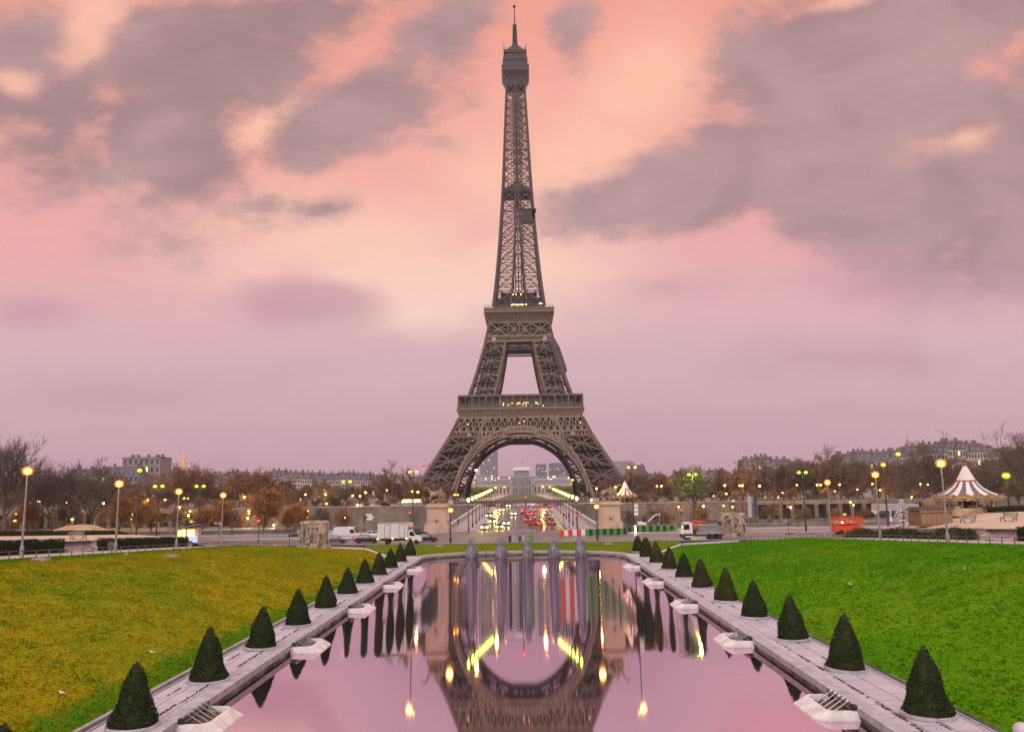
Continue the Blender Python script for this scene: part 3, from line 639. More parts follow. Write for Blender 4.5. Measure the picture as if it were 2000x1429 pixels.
fr.build('frieze', IRON_L, plat1); p1.build('bracket', IRON_L, plat1); ra.build('railing', IRON, plat1); gl.build('pavilion', mat('pavilion_glass', (0.10, 0.085, 0.085), 0.2, var=0.5, vs=0.4), plat1)
mb = MB(); rr = random.Random(4)
for i in range(17):
    x = -10.8+i*1.35; mb.bar((x, -31.15, 53.6), (x, -31.15, 60.1), 0.2)
for h in (55.2, 57.4, 58.9): mb.bar((-11.4, -31.15, h), (11.4, -31.15, h), 0.22)
mb.build('pavilion_frame', IRON_L, plat1)
for i in range(26):
    mb = MB(); x = rr.uniform(-11, 4) if i < 20 else rr.uniform(4, 18); mb.box((x, -31.4 if abs(x) < 11 else -27.4, rr.choice([54.9, 55.6, 56.3, 56.6])), (rr.uniform(.3, .9), 0.2, rr.uniform(.25, .5))); mb.build('interior_light', GOLD, plat1)
for i in range(8): mb = MB(); mb.box((rr.uniform(-34, 34), -35.2, rr.uniform(44, 46)), (.4, .3, .4)); mb.build('lamp', GOLD, plat1)
# -------- second platform, its belt of lattice and its beam grid
mb = MB(); dk = MB()
for k in range(4):
    F = lambda x, h, d=0.0: on_side(k, x, O_(h)+d, h)
    for h in (94.5, 97.9, 106.2): mb.bar(F(-O_(h), h), F(O_(h), h), 0.9, 0.8)
    n = 30
    for i in range(n):
        a, c = -1+2*i/n, -1+2*(i+1)/n
        mb.bar(F(a*O_(94.5), 94.5), F(c*O_(97.9), 97.9), 0.3); mb.bar(F(c*O_(94.5), 94.5), F(a*O_(97.9), 97.9), 0.3)
    for x0, x1 in ((-1, -.36), (-.36, 0), (0, .36), (.36, 1)):
        a0, a1, b0, b1 = F(x0*O_(97.9), 97.9), F(x1*O_(97.9), 97.9), F(x0*O_(106), 106), F(x1*O_(106), 106)
        mb.bar(a0, b1, 0.6); mb.bar(a1, b0, 0.6); mb.bar(a0, b0, 0.8); mb.bar(a1, b1, 0.8); mb.bar((a0+a1)/2, (b0+b1)/2, 0.35); mb.bar((a0+b0)/2, (a1+b1)/2, 0.35)
    a = [on_side(k, x, 14.6, h) for x, h in ((-14.6, 98.3), (14.6, 98.3), (14.6, 106), (-14.6, 106))]; dk.loft([a, [on_side(k, x, 14.2, h) for x, h in ((-14.2, 98.3), (14.2, 98.3), (14.2, 106), (-14.2, 106))]])  # dark sheet standing for the shade behind the lattice
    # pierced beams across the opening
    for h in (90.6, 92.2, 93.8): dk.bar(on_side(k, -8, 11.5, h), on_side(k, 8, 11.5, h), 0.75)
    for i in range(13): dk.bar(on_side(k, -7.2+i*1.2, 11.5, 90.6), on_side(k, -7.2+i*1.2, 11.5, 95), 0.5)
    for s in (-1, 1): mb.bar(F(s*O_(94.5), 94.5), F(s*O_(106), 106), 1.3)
mb.build('girder', IRON_L, tower); dk.build('floor_and_shade_backing', IRON_D, tower)
mb = MB(); sq = lambda a, h: [(-a, -a, h), (a, -a, h), (a, a, h), (-a, a, h)]
mb.loft([sq(17.9, 106.0), sq(18.4, 108.5), sq(19.4, 110.6), sq(20.7, 112.2), sq(20.7, 114.6), sq(20.3, 114.8)])
plat2 = mb.build('second_platform', IRON, tower)
mb = MB()
for k in range(4):
    for i in range(25): x = -1+i/12; mb.bar(on_side(k, 17.9*x, 18.0, 106.4), on_side(k, 20.4*x, 20.75, 112.1), 0.3)
    for h, d in ((112.3, 20.9), (114.6, 20.9), (106.3, 18.1)): mb.bar(on_side(k, -d, d, h), on_side(k, d, d, h), 0.45)
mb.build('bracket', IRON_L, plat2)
mb = MB()
for k in range(4):
    for h in (115.5, 116.4): mb.bar(on_side(k, -20.4, 20.4, h), on_side(k, 20.4, 20.4, h), 0.14)
    for i in range(35): x = -20.4+40.8*i/34; mb.bar(on_side(k, x, 20.4, 114.8), on_side(k, x, 20.4, 116.6), 0.12)
mb.build('railing', IRON, plat2)
mb = MB(); mb.box((0, 0, 119.0), (26, 26, 5.0)); mb.box((0, 0, 124.0), (20, 20, 3.4)); mb.box((0, 0, 122.0), (27.5, 27.5, 0.6)); mb.box((0, 0, 126), (22, 22, .5)); mb.build('cabin', IRON_D, plat2)
for x, z in ((-4.2, 116.3), (-3.2, 116.6), (-1.6, 116.3), (-.4, 116.3), (1.0, 116.5), (2.2, 116.3), (4.2, 116.4), (12.5, 117.0), (13.4, 117.0), (-3.8, 125.2), (-1.8, 125.3), (1.5, 125.2)): mb = MB(); mb.box((x, -20.9 if z < 118 else -10.4, z), (0.8, 0.3, 0.5)); mb.build('lamp', GOLD, plat2)
# -------- shaft
mb = MB(); dk = MB()
hs = [117.0]; st = 9.6
while hs[-1] < 264: hs.append(hs[-1]+st); st = max(5.0, st*0.967)
hs[-1] = 268.0
for k in range(4):
    F = lambda x, h: on_side(k, x, O_(h), h)
    for h0, h1 in zip(hs, hs[1:]):
        o0, o1, i0, i1 = O_(h0), O_(h1), I_(h0), I_(h1); tw = lerp(0.9, 0.56, (h0-117)/150)
        mb.bar(F(-o0, h0), F(-o1, h1), tw*1.35)
        for s in (-1, 1):
            if k in (0, 2) or s > 0 or True:
                mb.bar(F(s*i0, h0), F(s*i1, h1), tw*0.8); dk.bar(on_side(k, s*i0, i0, h0), on_side(k, s*i1, i1, h1), tw)
            mb.bar(F(s*o0, h0), F(s*i1, h1), tw*0.62, tw*.45); mb.bar(F(s*i0, h0), F(s*o1, h1), tw*0.62, tw*.45)
            mb.bar(F(s*o1, h1), F(s*i1, h1), tw*0.55)
            hm = (h0+h1)/2; om, im = O_(hm), I_(hm)
            mb.bar(F(s*om, hm), F(s*im, hm), tw*0.34); mb.bar(F(s*(o0+i0)/2, h0), F(s*om, hm), tw*0.28); mb.bar(F(s*(o0+i0)/2, h0), F(s*im, hm), tw*0.28); mb.bar(F(s*(o1+i1)/2, h1), F(s*om, hm), tw*0.28); mb.bar(F(s*(o1+i1)/2, h1), F(s*im, hm), tw*0.28)
        if i1 > 1.0: mb.bar(F(-i1, h1), F(i1, h1), tw*0.5); mb.bar(F(-i0, h0), F(i1, h1), tw*.4); mb.bar(F(i0, h0), F(-i1, h1), tw*.4)
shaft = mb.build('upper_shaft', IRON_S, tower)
for h0, h1 in zip(hs, hs[1:]):                               # lift shaft, stair and cross ties in the core
    for x, y in ((-1.9, -1.9), (1.9, -1.9), (-1.9, 1.9), (1.9, 1.9), (0, -2.1), (0, 2.1)): dk.bar((x, y, h0), (x, y, h1), 0.55)
    dk.bar((-1.9, -1.9, h0), (1.9, -1.9, h1), .35); dk.bar((1.9, -1.9, h0), (-1.9, -1.9, h1), .35); dk.bar((-1.9, -2, h1), (1.9, -2, h1), .5)
    a = O_(h1); dk.bar((-a, -a, h1), (a, a, h1), .35); dk.bar((a, -a, h1), (-a, a, h1), .35)
    q = 6
    for i in range(q):
        z0, z1 = lerp(h0, h1, i/q), lerp(h0, h1, (i+1)/q); s = 1 if i % 2 else -1; dk.bar((3.0-s*1.3, 2.2, z0), (3.0+s*1.3, 2.2, z1), .4)
dk.build('lift_core', IRON_D, shaft)
mb = MB(); mb.box((0, 0, 193.0), (17.4, 17.4, 2.2)); mb.box((0, 0, 195), (12, 12, 3))
for k in range(4):
    mb.bar(on_side(k, -8.9, 9.0, 191.5), on_side(k, 0, 8.9, 198), 0.8); mb.bar(on_side(k, 8.9, 9.0, 191.5), on_side(k, 0, 8.9, 198), 0.8)
mb.build('intermediate_platform', IRON_D, shaft)
mb = MB(); mb.box((6.6, -8.2, 175.0), (8.2, 6, 7.5)); mb.box((7.0, -8.2, 179.2), (9.2, 7, 0.7)); mb.box((9.9, -8.2, 176.5), (2.0, 6, 6.2)); mb.build('lift_hut', IRON_D, shaft)
# dark protective screen hung on the outer edge of the right legs
mb = MB(); secs = []
for h, a, c in ((73.5, 0.2, 0.6), (75.5, .2, 2.3), (83, .1, 2.5), (90, 0, 2.3), (95.5, 0, .9)):
    x = O_(h); y = -O_(h); secs.append([(x+a-2.6, y-.4, h), (x+c, y-.4, h+.3), (x+c, y+6, h+.3), (x+a-2.6, y+6, h)])
mb.loft(secs); mb.build('protective_screen', IRON_D, tower)
# -------- summit
mb = MB(); mb.loft([sq(5.75, 264.5), sq(5.9, 267), sq(6.6, 270.5), sq(8.3, 273.2), sq(8.6, 273.8), sq(8.6, 276.6), sq(8.3, 277), sq(7.6, 277.1), sq(7.4, 281.0), sq(7.7, 281.2), sq(7.7, 282.4), sq(6.9, 282.6), sq(6.6, 286.2), sq(7.2, 286.6), sq(7.2, 288.0), sq(6, 288.2), sq(4.0, 291.3), sq(2.2, 293.5), sq(1.6, 296), sq(1.2, 296.2)])
top = mb.build('summit_platform', IRON_D, tower)
mb = MB()
for k in range(4):
    for i in range(9): x = -1+i/4; mb.bar(on_side(k, 5.8*x, 5.9, 266.5), on_side(k, 8.4*x, 8.75, 273.4), 0.35)
    for h, d in ((273.8, 8.7), (276.8, 8.7), (281.3, 7.8), (282.4, 7.8), (286.7, 7.3), (288.1, 7.3)): mb.bar(on_side(k, -d, d, h), on_side(k, d, d, h), 0.32)
    for i in range(13): x = -8.3+16.6*i/12; mb.bar(on_side(k, x, 8.4, 276.8), on_side(k, x, 8.4, 279.6), 0.14)
    for i in range(11): x = -7+14*i/10; mb.bar(on_side(k, x, 7.2, 288), on_side(k, x*.92, 6.8, 290.2), 0.16)
mb.build('railing', IRON, top)
rr = random.Random(9)
for i in range(24):
    mb = MB(); a = rr.uniform(0, 6.28); r = rr.uniform(3.5, 7.2); z = 288 if r > 5.5 else 290; mb.bar((r*math.cos(a), r*math.sin(a), z), (r*math.cos(a), r*math.sin(a), z+rr.uniform(1.5, 4.5)), 0.22); mb.build('aerial', IRON_D, top)
for x in (7.2, -7.2): mb = MB(); mb.bar((x, -7.2, 287), (x, -7.2, 292.5), .3); mb.build('aerial', IRON_D, top)
mb = MB(); mb.tube([(0, 0, 295), (0, 0, 302), (0, 0, 310)], [1.3, 1.15, 0.85], 8)
for i in range(8):
    z = 296.5+i*1.75; mb.box((0, 0, z), (3.2-.1*i, 3.2-.1*i, .5)); 
mb.tube([(0, 0, 310), (0, 0, 322.5)], [.42, .3], 6); mb.lathe([(0.3, 322), (1.0, 322.4), (1.0, 323.2), (.2, 323.8)], 10)
mb.build('antenna_mast', IRON_D, top)
# ================================================================== GARDEN: yews, pool lights, fountain, lamps, furniture
def yew_material(name, a, b_, c):
    m = bpy.data.materials.new(name); m.use_nodes = True; t = NT(m.node_tree); m.node_tree.nodes.clear()
    g = t.n('ShaderNodeTexCoord').outputs['Object']; oi = t.n('ShaderNodeObjectInfo').outputs['Random']
    v = t.n('ShaderNodeVectorMath', {0: g, 1: t.n('ShaderNodeCombineXYZ', {0: t.m('MULTIPLY', oi, 90.0), 1: t.m('MULTIPLY', oi, 37.0)}).outputs[0]}, operation='ADD').outputs[0]
    k = t.noise(v, 1.1, 5, 0.7, 0.5); k2 = t.noise(v, 9.0, 4, 0.7)
    cc = t.mix(t.sm(k, 0.42, 0.66), a, b_); cc = t.mix(t.sm(k2, 0.5, 0.75), cc, c)
    p = t.n('ShaderNodeBsdfPrincipled', {'Base Color': cc, 'Roughness': 0.8, 'Specular IOR Level': 0.2}); t.n('ShaderNodeOutputMaterial', {0: p.outputs[0]}); return m
YEW = yew_material('yew_leaves', (0.024, 0.040, 0.012, 1), (0.038, 0.048, 0.014, 1), (0.012, 0.019, 0.008, 1))
YEW_B = yew_material('yew_leaves_browned', (0.040, 0.040, 0.016, 1), (0.066, 0.045, 0.032, 1), (0.020, 0.017, 0.012, 1))
YEW_O = yew_material('yew_leaves_olive', (0.036, 0.048, 0.010, 1), (0.070, 0.066, 0.012, 1), (0.018, 0.022, 0.008, 1))
BARK = mat('bark', (0.13, 0.092, 0.070), 0.9, var=0.4, vs=2.0)
def yew_mesh(seed, H=2.75, Rb=0.98, blunt=0.0):
    rg = np.random.default_rng(seed); b = MB(); prof = []
    rad = lambda t: Rb*((1-t)**(0.80-0.38*blunt))*(1-0.05*math.exp(-t*9))*(1+.06*math.sin(t*9+seed))
    b.lathe([(max(0.01, rad(t)*0.93), 0.12+t*(H-0.15)) for t in np.linspace(0, 1, 14)], 18)
    n = 5200
    t = 1-np.sqrt(rg.random(n)*0.985+0.0); t = np.clip(t, 0, 0.985); a = rg.random(n)*2*math.pi
    lump = 1+.05*np.sin(a*3+t*11+seed)+.04*np.sin(a*7-t*17+seed*2)
    r = np.array([rad(x) for x in t])*lump*(0.93+0.10*rg.random(n)); P_ = np.stack([r*np.cos(a), r*np.sin(a), 0.12+t*(H-.1)], 1)
    out = np.stack([np.cos(a), np.sin(a), 0.35+0*a], 1); d = out+0.9*(rg.random((n, 3))-0.5); d /= np.linalg.norm(d, axis=1)[:, None]
    s = np.cross(d, rg.random((n, 3))-0.5); s /= np.linalg.norm(s, axis=1)[:, None]; L = (0.05+0.07*rg.random(n))[:, None]; Wd = (0.018+0.022*rg.random(n))[:, None]
    V_ = np.empty((n, 3, 3)); V_[:, 0] = P_-s*Wd; V_[:, 1] = P_+s*Wd; V_[:, 2] = P_+d*L
    b.add(V_.reshape(-1, 3).tolist(), [tuple(x) for x in np.arange(3*n).reshape(-1, 3)]); return b
def yew(x, y, seed, label, m, H=2.75, Rb=.98, blunt=0.0, z=0.0, kerb=True):
    t = thing('clipped_yew', label, 'topiary', (x, y, z), seed*1.3, 'clipped yew cones along the pool'); t.rotation_euler = (.028*math.sin(seed*3.1), .028*math.cos(seed*5.3), seed*1.3)
    yew_mesh(seed, H, Rb, blunt).build('foliage', m, t, recalc=False)
    b = MB(); b.tube([(0, 0, 0), (0, 0, .5)], .08, 6); b.build('trunk', BARK, t)
    if kerb:
        b = MB(); b.lathe([(1.14, 0.0), (1.14, 0.13), (1.10, 0.15), (0.99, 0.15), (0.96, 0.10), (0.0, 0.10)], 28); b.build('planting_ring', COP, t)
    return t
yl = [(-17.15, 37.55), (-17.2, 46.4), (-17.25, 55.7), (-17.32, 64.8), (-17.35, 74), (-17.45, 83.6), (-17.5, 93), (-17.5, 102), (-17.5, 111), (-17.55, 120.4), (-17.7, 131.5)]
yr = [(17.65, 38), (17.68, 47.3), (17.75, 56.4), (17.9, 65.9), (17.98, 75.3), (18.1, 85.5), (18.2, 95), (18.2, 104.7), (18.15, 114.1), (18.2, 123.6), (18.4, 134)]
for i, (x, y) in enumerate(yl):
    m = YEW_B if i == 9 else YEW
    if i == 7: m = YEW_B
    yew(x, y, i+1, '%s clipped yew cone from the near end of the left walkway' % ORD[i], m, 2.8+.12*math.sin(i*2.1), .98)
for i, (x, y) in enumerate(yr):
    m = {5: YEW_B, 7: YEW_B, 4: YEW_O, 8: YEW_O}.get(i, YEW)
    yew(x, y, i+21, '%s clipped yew cone from the near end of the right walkway' % ORD[i], m, (2.95+.1*math.sin(i*1.7)) if i < 10 else 2.6, 1.03 if i < 10 else .85, 0.0 if i < 9 else .8)
# ---- concrete floodlight boxes along the pool walls
BOXM = mat('white_concrete', (0.68, 0.62, 0.61), 0.65, c2=(0.50, 0.45, 0.43), vs=1.4, bump=0.03)
STEEL = mat('brushed_steel', (0.30, 0.28, 0.29), 0.35, metal=0.8, var=0.3, vs=5)
MUD = mat('rusty_sediment', (0.16, 0.095, 0.045), 0.9, c2=(0.06, 0.045, 0.03), vs=3)
def jet_box(label):
    t = thing('fountain_box', label, 'fountain jets', group='concrete boxes with water jets along the pool walls')
    b = MB(); L, D = 1.75, 1.5   # half length along the wall, projection over the water
    ring = lambda l, d, z, e: [(-0.02, -l, z), (d-e, -l, z), (d, -l+e*1.2, z), (d, l-e*1.2, z), (d-e, l, z), (-0.02, l, z)]
    o1, o2, o3 = ring(L*1.1, D*1.42, -0.75, .40), ring(L*1.04, D*1.30, -0.46, .38), ring(L*.92, D*.98, -0.13, .32)
    i1, i2 = ring(L*.85, D*.86, -0.13, .28), ring(L*.80, D*.78, -0.42, .24)
    b.loft([o1, o2, o3, i1, i2]); b.build('trough', BOXM, t)
    b = MB(); b.add(ring(L*.81, D*.79, -0.36, .24), [(0, 1, 2, 3, 4, 5)]); b.build('sediment', MUD, t)
    b = MB(); b.bar((0.22, -1.25, 0.08), (0.22, 1.25, 0.08), .08, .2); 
    b.build('manifold', STEEL, t)
    for k in range(5):
        y = -1.0+k*.5; b = MB(); b.tube([(0.24, y, 0.12), (.98, y+.06, -0.34)], [.036, .05], 7); b.tube([(0.16, y, .18), (0.26, y, 0.10)], [.11, .11], 7); b.build('jet_pipe', STEEL, t)
    for e_ in (-1.45, 1.45): b = MB(); b.box((0.12, e_, -.1), (.22, .3, .42)); b.build('junction_box', mat('dark_metal', (0.05, 0.05, 0.055), 0.4, metal=.5), t)
    return t
jb = None
for i, y in enumerate((40.0, 58.4, 76.4, 94.8, 113.6)):
    lab = '%s white concrete jet box from the near end of the left pool wall' % ORD[i]
    if jb is None: jb = jet_box(lab); jb.location = (XL+.1, y, 0)
    else: dup(jb, (XL+.1, y, 0), 0, lab)
for i, y in enumerate((41.0, 58.6, 76.5, 95.0, 114.2)): dup(jb, (xr(y)-.1, y, 0), math.pi, '%s white concrete jet box from the near end of the right pool wall' % ORD[i])
# ---- five blurred water domes at the far end
FOAM = mat('foaming_water', (0.25, 0.225, 0.26), 0.8, c2=(0.12, 0.108, 0.135), vs=2.6, bump=0.9, bs=7, streak=(1, 1, .3))
for i, (x, y) in enumerate([(-8.2, 134.4), (-3.5, 133.6), (0.75, 133.4), (5.0, 133.6), (9.3, 134.2)]):
    b = MB(); rr = random.Random(i+3)
    prof = [(.78, -1.0), (.86, -.5), (.92, -.1), (.90, .3), (.84, .65), (.70, .95), (.58, 1.15), (.53, 1.35), (.56, 1.6), (.55, 1.85), (.47, 2.1), (.37, 2.32), (.29, 2.46), (.17, 2.57), (0, 2.62)]
    wob = lambda a, z: 1+.10*math.sin(2*a+z*2.3+i)+.07*math.sin(5*a-z*4.1+i*2)+.05*math.sin(9*a+z*7)
    b.lathe(prof, 30)
    for k in range(len(b.v)):
        vx, vy, vz = b.v[k]; f = wob(math.atan2(vy, vx), vz)+.05*rr.uniform(-1, 1); b.v[k] = (vx*f+.06*math.sin(vz*1.9+i), vy*f, vz+.05*rr.uniform(-1, 1))
    o = b.build('water_jet', FOAM, smooth=True); o.location = (x, y, 0)
    tag(o, '%s grey foaming water column from the left at the far pool end' % ORD[i], 'fountain', 'row of fountain jets')
for i, (px_, py_) in enumerate(((897, 1085), (1158, 1080))):
    p = at_z(px_, py_, -.5); b = MB(); b.ball((0, 0, 0), (.85, .6, .42), 12, 8); o = b.build('water_mound', FOAM, smooth=True); o.location = p+Vector((0, 0, .1)); tag(o, 'small low mound of water on the %s of the row of jets' % ('left' if i == 0 else 'right'), 'fountain')
# ---- lamps
POLE = mat('lamp_pole_grey', (0.30, 0.27, 0.27), 0.45, metal=.4, var=.3, vs=2); POLE_D = mat('lamp_pole_dark', (0.030, 0.026, 0.026), 0.5)
LIT_O = mat('lit_globe_orange', (1, .8, .5), emit=11.0, ec=(1.0, 0.47, 0.08)); LIT_S = mat('lit_lantern_orange', (1, .7, .3), emit=6.5, ec=(1.0, 0.34, 0.02)); LIT_G = mat('lit_lamp_greenish', (.9, 1, .5), emit=8.0, ec=(0.62, 0.85, 0.03)); LIT_B = mat('lit_bridge_lantern', (.9, 1, .5), emit=16.0, ec=(0.66, 0.85, 0.06)); LIT_R = mat('lit_red', (1, .1, .05), emit=9.0, ec=(1.0, 0.02, 0.01)); LIT_W = mat('headlight_lit', (1, .95, .8), emit=22.0, ec=(1.0, 0.62, 0.18)); LIT_GO = mat('lit_green', (.1, 1, .4), emit=8.0, ec=(.08, 1.0, .35)); LIT_A = mat('lit_amber', (1, .6, .1), emit=9.0, ec=(1, .5, .05))
def halo_shell(name, c, e):  # glowing see-through shell added round a lamp to give it a halo
    m = bpy.data.materials.new(name); m.use_nodes = True; t = NT(m.node_tree); m.node_tree.nodes.clear()
    em = t.n('ShaderNodeEmission', {0: c, 1: e}); tr = t.n('ShaderNodeBsdfTransparent'); t.n('ShaderNodeOutputMaterial', {0: t.n('ShaderNodeMixShader', {0: .45, 1: tr.outputs[0], 2: em.outputs[0]}).outputs[0]}); return m
HALO_O = halo_shell('halo_shell_orange', (1.0, .27, .01, 1), 1.7); HALO_G = halo_shell('halo_shell_green', (.55, .75, .02, 1), 1.3)
def glow_light(t, h, c, e):
    l = bpy.data.lights.new('lamp_light', 'POINT'); l.energy = e; l.color = c; l.shadow_soft_size = .6; o = bpy.data.objects.new('lamp_light', l); col.objects.link(o); o.parent = t; o.location = (0, -.9, h); return o
def globe_lamp(p, h, label, glow=LIT_O, pole=POLE, group='globe lamps along the garden paths', r=0.33):
    t = thing('street_lamp', label, 'street lamp', p, 0, group)
    b = MB(); b.lathe([(.20, 0), (.20, .9), (.15, 1.1), (.12, 1.2), (.085, h*.6), (.065, h-.55), (.10, h-.5), (.10, h-.32), (.05, h-.3)], 10); b.build('pole', pole, t)
    b = MB(); b.lathe([(.10, -.3), (r*.9, -.16), (r, 0.0), (r*.92, .14), (r*.6, .26), (0, .31)], 14); g = b.build('bulb', glow, t, smooth=True); g.location = (0, 0, h); b = MB(); b.lathe([(.12, -.42), (r*1.3, -.30), (r*1.6, 0.02), (r*1.42, .30), (r*.9, .42), (0, .46)], 16); g = b.build('globe', HALO_O if glow != LIT_G else HALO_G, t, smooth=True); g.location = (0, 0, h)  # outer globe is an added glow shell, the halo of the bulb
    b = MB(); b.lathe([(r*.7, .42), (r*.4, .50), (0, .54)], 12); g = b.build('lamp_cap', pole, t); g.location = (0, 0, h); glow_light(t, h-.2, (1, .50, .12), 100)
    return t
def place_lamp(bx, by, ty, h, d=None):
    best = None
    for i in range(300):
        y = 60+i*.75; b_ = at_y(bx, by, y); q = ROT.transposed() @ (b_+Vector((0, 0, h))-CAM); e = abs(IH/2-FPX*q.y/-q.z-ty)
        if best is None or e < best[0]: best = (e, b_)
    return best[1]
for i, (bx, by, tx, ty) in enumerate([(42, 1080, 50, 920), (225, 1079, 228, 945), (344, 1073, 346, 960), (432, 1067, 434, 967)]):
    p = place_lamp(bx, by, ty, 8.0); p.z = zpath(p.y)-.1; globe_lamp(p, at_y(tx, ty, p.y).z-p.z, '%s orange globe lamp from the near end of the left path' % ORD[i])
for i, (bx, by, tx, ty) in enumerate([(1852, 1061, 1839, 905), (1719, 1045, 1711, 927), (1623, 1041, 1617, 942)]):
    p = place_lamp(bx, by, ty, 8.0); p.z = zpath(p.y)-.1; globe_lamp(p, at_y(tx, ty, p.y).z-p.z, '%s orange globe lamp from the near end of the right path' % ORD[i])
for bx, by, ty, y, nm in [(880, 1060, 996, 147.8, 'left'), (1167, 1054, 989, 148.2, 'right')]:
    p = at_y(bx, by, y); p.z = ROADZ; globe_lamp(p, at_y(bx, ty, y).z-ROADZ, 'dark post with one orange globe at the kerb before the %s statue pedestal' % nm, pole=POLE_D, group='globe lamps at the kerb')
def twin_lamp(px_, ty, y, label, glow, heads=2, pole=POLE_D, r=.23, zb=None, tint=None):
    p = at_y(px_, ty, y); zb = (ROADZ if y < 190 else FARZ) if zb is None else zb; h = p.z-zb
    t = thing('street_lamp', label, 'street lamp', (p.x, p.y, zb), 0, 'tall dark lamp posts around the junction')
    b = MB(); b.lathe([(.22, 0), (.22, 1.2), (.15, 1.5), (.10, h*.7), (.075, h-.1)], 9); 
    b.build('pole', pole, t); glow_light(t, h-.5, (.75, 1, .12) if glow == LIT_G else (1, .5, .12), 1600 if 'yellow-green tree' in label else 110)
    sp = .72 if heads == 2 else 0.0
    if heads == 2:
        b = MB(); b.tube([(-sp, 0, h-.12), (0, 0, h-.28), (sp, 0, h-.12)], .05, 6); b.build('crossarm', pole, t)
    for k in ((-1, 1) if heads == 2 else (0,)):
        b = MB(); b.ball((k*sp, 0, h), (r*1.15, r*1.15, r*.8), 12, 8); g = b.build('lamp_head', glow, t, smooth=True); q_ = MB(); q_.ball((k*sp, 0, h-.04), (r*1.8, r*1.8, r*1.5), 12, 8); q_.build('lamp_halo', HALO_G if glow == LIT_G else HALO_O, g, smooth=True)
        b = MB(); b.lathe([(r*1.2, .16), (r*.7, .30), (0, .34)], 10, (k*sp, 0, h)); b.build('shade', pole, g)
    return t
twin_lamp(273, 918, 128, 'tallest dark post with a single greenish lamp behind the left hedge', LIT_G, 1, zb=1.9)
twin_lamp(310, 949, 160, 'twin greenish lamps on a dark post behind the lit kiosk, left of it', LIT_G)
twin_lamp(391, 949, 166, 'twin greenish lamps on a dark post beside the lit kiosk, right of it', LIT_G)
twin_lamp(677, 940, 176, 'twin greenish lamps on a dark post above the white panel van', LIT_G)
twin_lamp(807, 921, 178, 'twin orange lamps on a tall post just left of the left statue pedestal', LIT_O)
twin_lamp(1234, 912, 178, 'twin orange lamps on a tall post just right of the right statue pedestal', LIT_O)
twin_lamp(1352, 926, 180, 'twin greenish lamps lighting the yellow-green tree', LIT_G)
twin_lamp(1567, 922, 170, 'twin greenish lamps on a dark post right of the stone relief block', LIT_G)
twin_lamp(1725, 907, 132, 'single greenish lamp left of the taller one near the white frosted tree', LIT_G, 1, zb=2.2)
twin_lamp(1754, 886, 126, 'tallest single greenish lamp above the brown domed kiosk', LIT_G, 1, zb=3.0)
twin_lamp(1965, 928, 122, 'yellow-green globe lamp right of the carousel', LIT_G, 1, zb=5.5, r=.33)
# ---- lamps of the bridge: one row each side
def bridge_lamp(loc, label, grp):
    t = thing('bridge_lamp', label, 'street lamp', loc, 0, grp)
    b = MB(); b.lathe([(.18, 0), (.18, .9), (.11, 1.1), (.075, 5.5), (.06, 6.6)], 8); b.build('pole', POLE_D, t)
    b = MB(); b.lathe([(.10, 6.5), (.25, 6.68), (.29, 7.1), (.18, 7.3), (0, 7.35)], 10); b.build('lantern', LIT_B, t, smooth=True)
    b = MB(); b.lathe([(.24, 7.36), (.18, 7.5), (.04, 7.7)], 8); b.build('lantern_cap', POLE_D, t); return t
bl = None
for s, side in ((-1, 'left'), (1, 'right')):
    for i in range(10):
        y = 187.5+i*15.8+(2 if s > 0 else 0); loc = (s*12.1+(.4 if s > 0 else 0), y, bridge_z(y)+.15 if y > 190 else ROADZ+.13)
        lab = '%s yellow-green lamp from the near end of the bridge, %s row' % (ORD[i], side)
        if bl is None: bl = bridge_lamp(loc, lab, 'lamps of the bridge')
        else: dup(bl, loc, 0, lab)
# small lamps scattered along the far quays and avenues
def quay_lamp(p, glow, pole_h, r=.42, label=''):
    t = thing('quay_lamp', label, 'street lamp', (p.x, p.y, p.z-pole_h), 0, 'small lamps along the far quay')
    b = MB(); b.tube([(0, 0, 0), (0, 0, pole_h-.3)], [.11, .07], 6); b.build('pole', POLE_D, t)
    b = MB(); b.ball((0, 0, pole_h), (r, r, r*.8), 8, 6); b.build('lantern', glow, t, smooth=True)
    if len(label) % 1 == 0 and (p.x*7.3) % 1 < .45: glow_light(t, pole_h, (.8, 1, .15) if glow == LIT_G else (1, .52, .12), 3600 if p.y < 330 else 2200)
    return t
o3 = [(40, 843), (268, 810), (140, 905), (130, 961), (902, 812), (1285, 780), (1433, 780), (1598, 768), (1632, 768), (1147, 888), (1147, 912), (1650, 880), (1636, 915), (1132, 947), (580, 805), (345, 795), (325, 793), (630, 950), (1560, 845)]
o4 = [(385, 697), (380, 720), (372, 760), (600, 570), (628, 656), (345, 580), (875, 557), (1050, 557), (1055, 637), (1580, 520), (1325, 650), (1395, 540), (1803, 530), (1220, 758), (897, 700), (890, 760), (1285, 567), (1348, 570), (1850, 535), (600, 820)]
o6 = [(458, 440), (497, 440), (98, 447), (1046, 435), (1175, 435), (1200, 435), (1348, 438), (1672, 430), (1848, 430), (1880, 430), (950, 525), (1060, 507), (1548, 497), (645, 620), (860, 615), (1037, 610), (1120, 570), (1115, 620), (1623, 575), (1618, 625), (755, 447)]
o7 = [(285, 695), (240, 757), (590, 690), (450, 740), (1035, 690), (1103, 695), (1753, 667), (1880, 690), (953, 805), (950, 828), (943, 848), (943, 878), (660, 745), (385, 860), (415, 885)]
pts = [(x/4.444, 800+y/4.444) for x, y in o3]+[(400+x/4.444, 840+y/4.444) for x, y in o4]+[(1180+x/4.444, 850+y/4.444) for x, y in o6]+[(1580+x/4.762, 800+y/4.762) for x, y in o7]
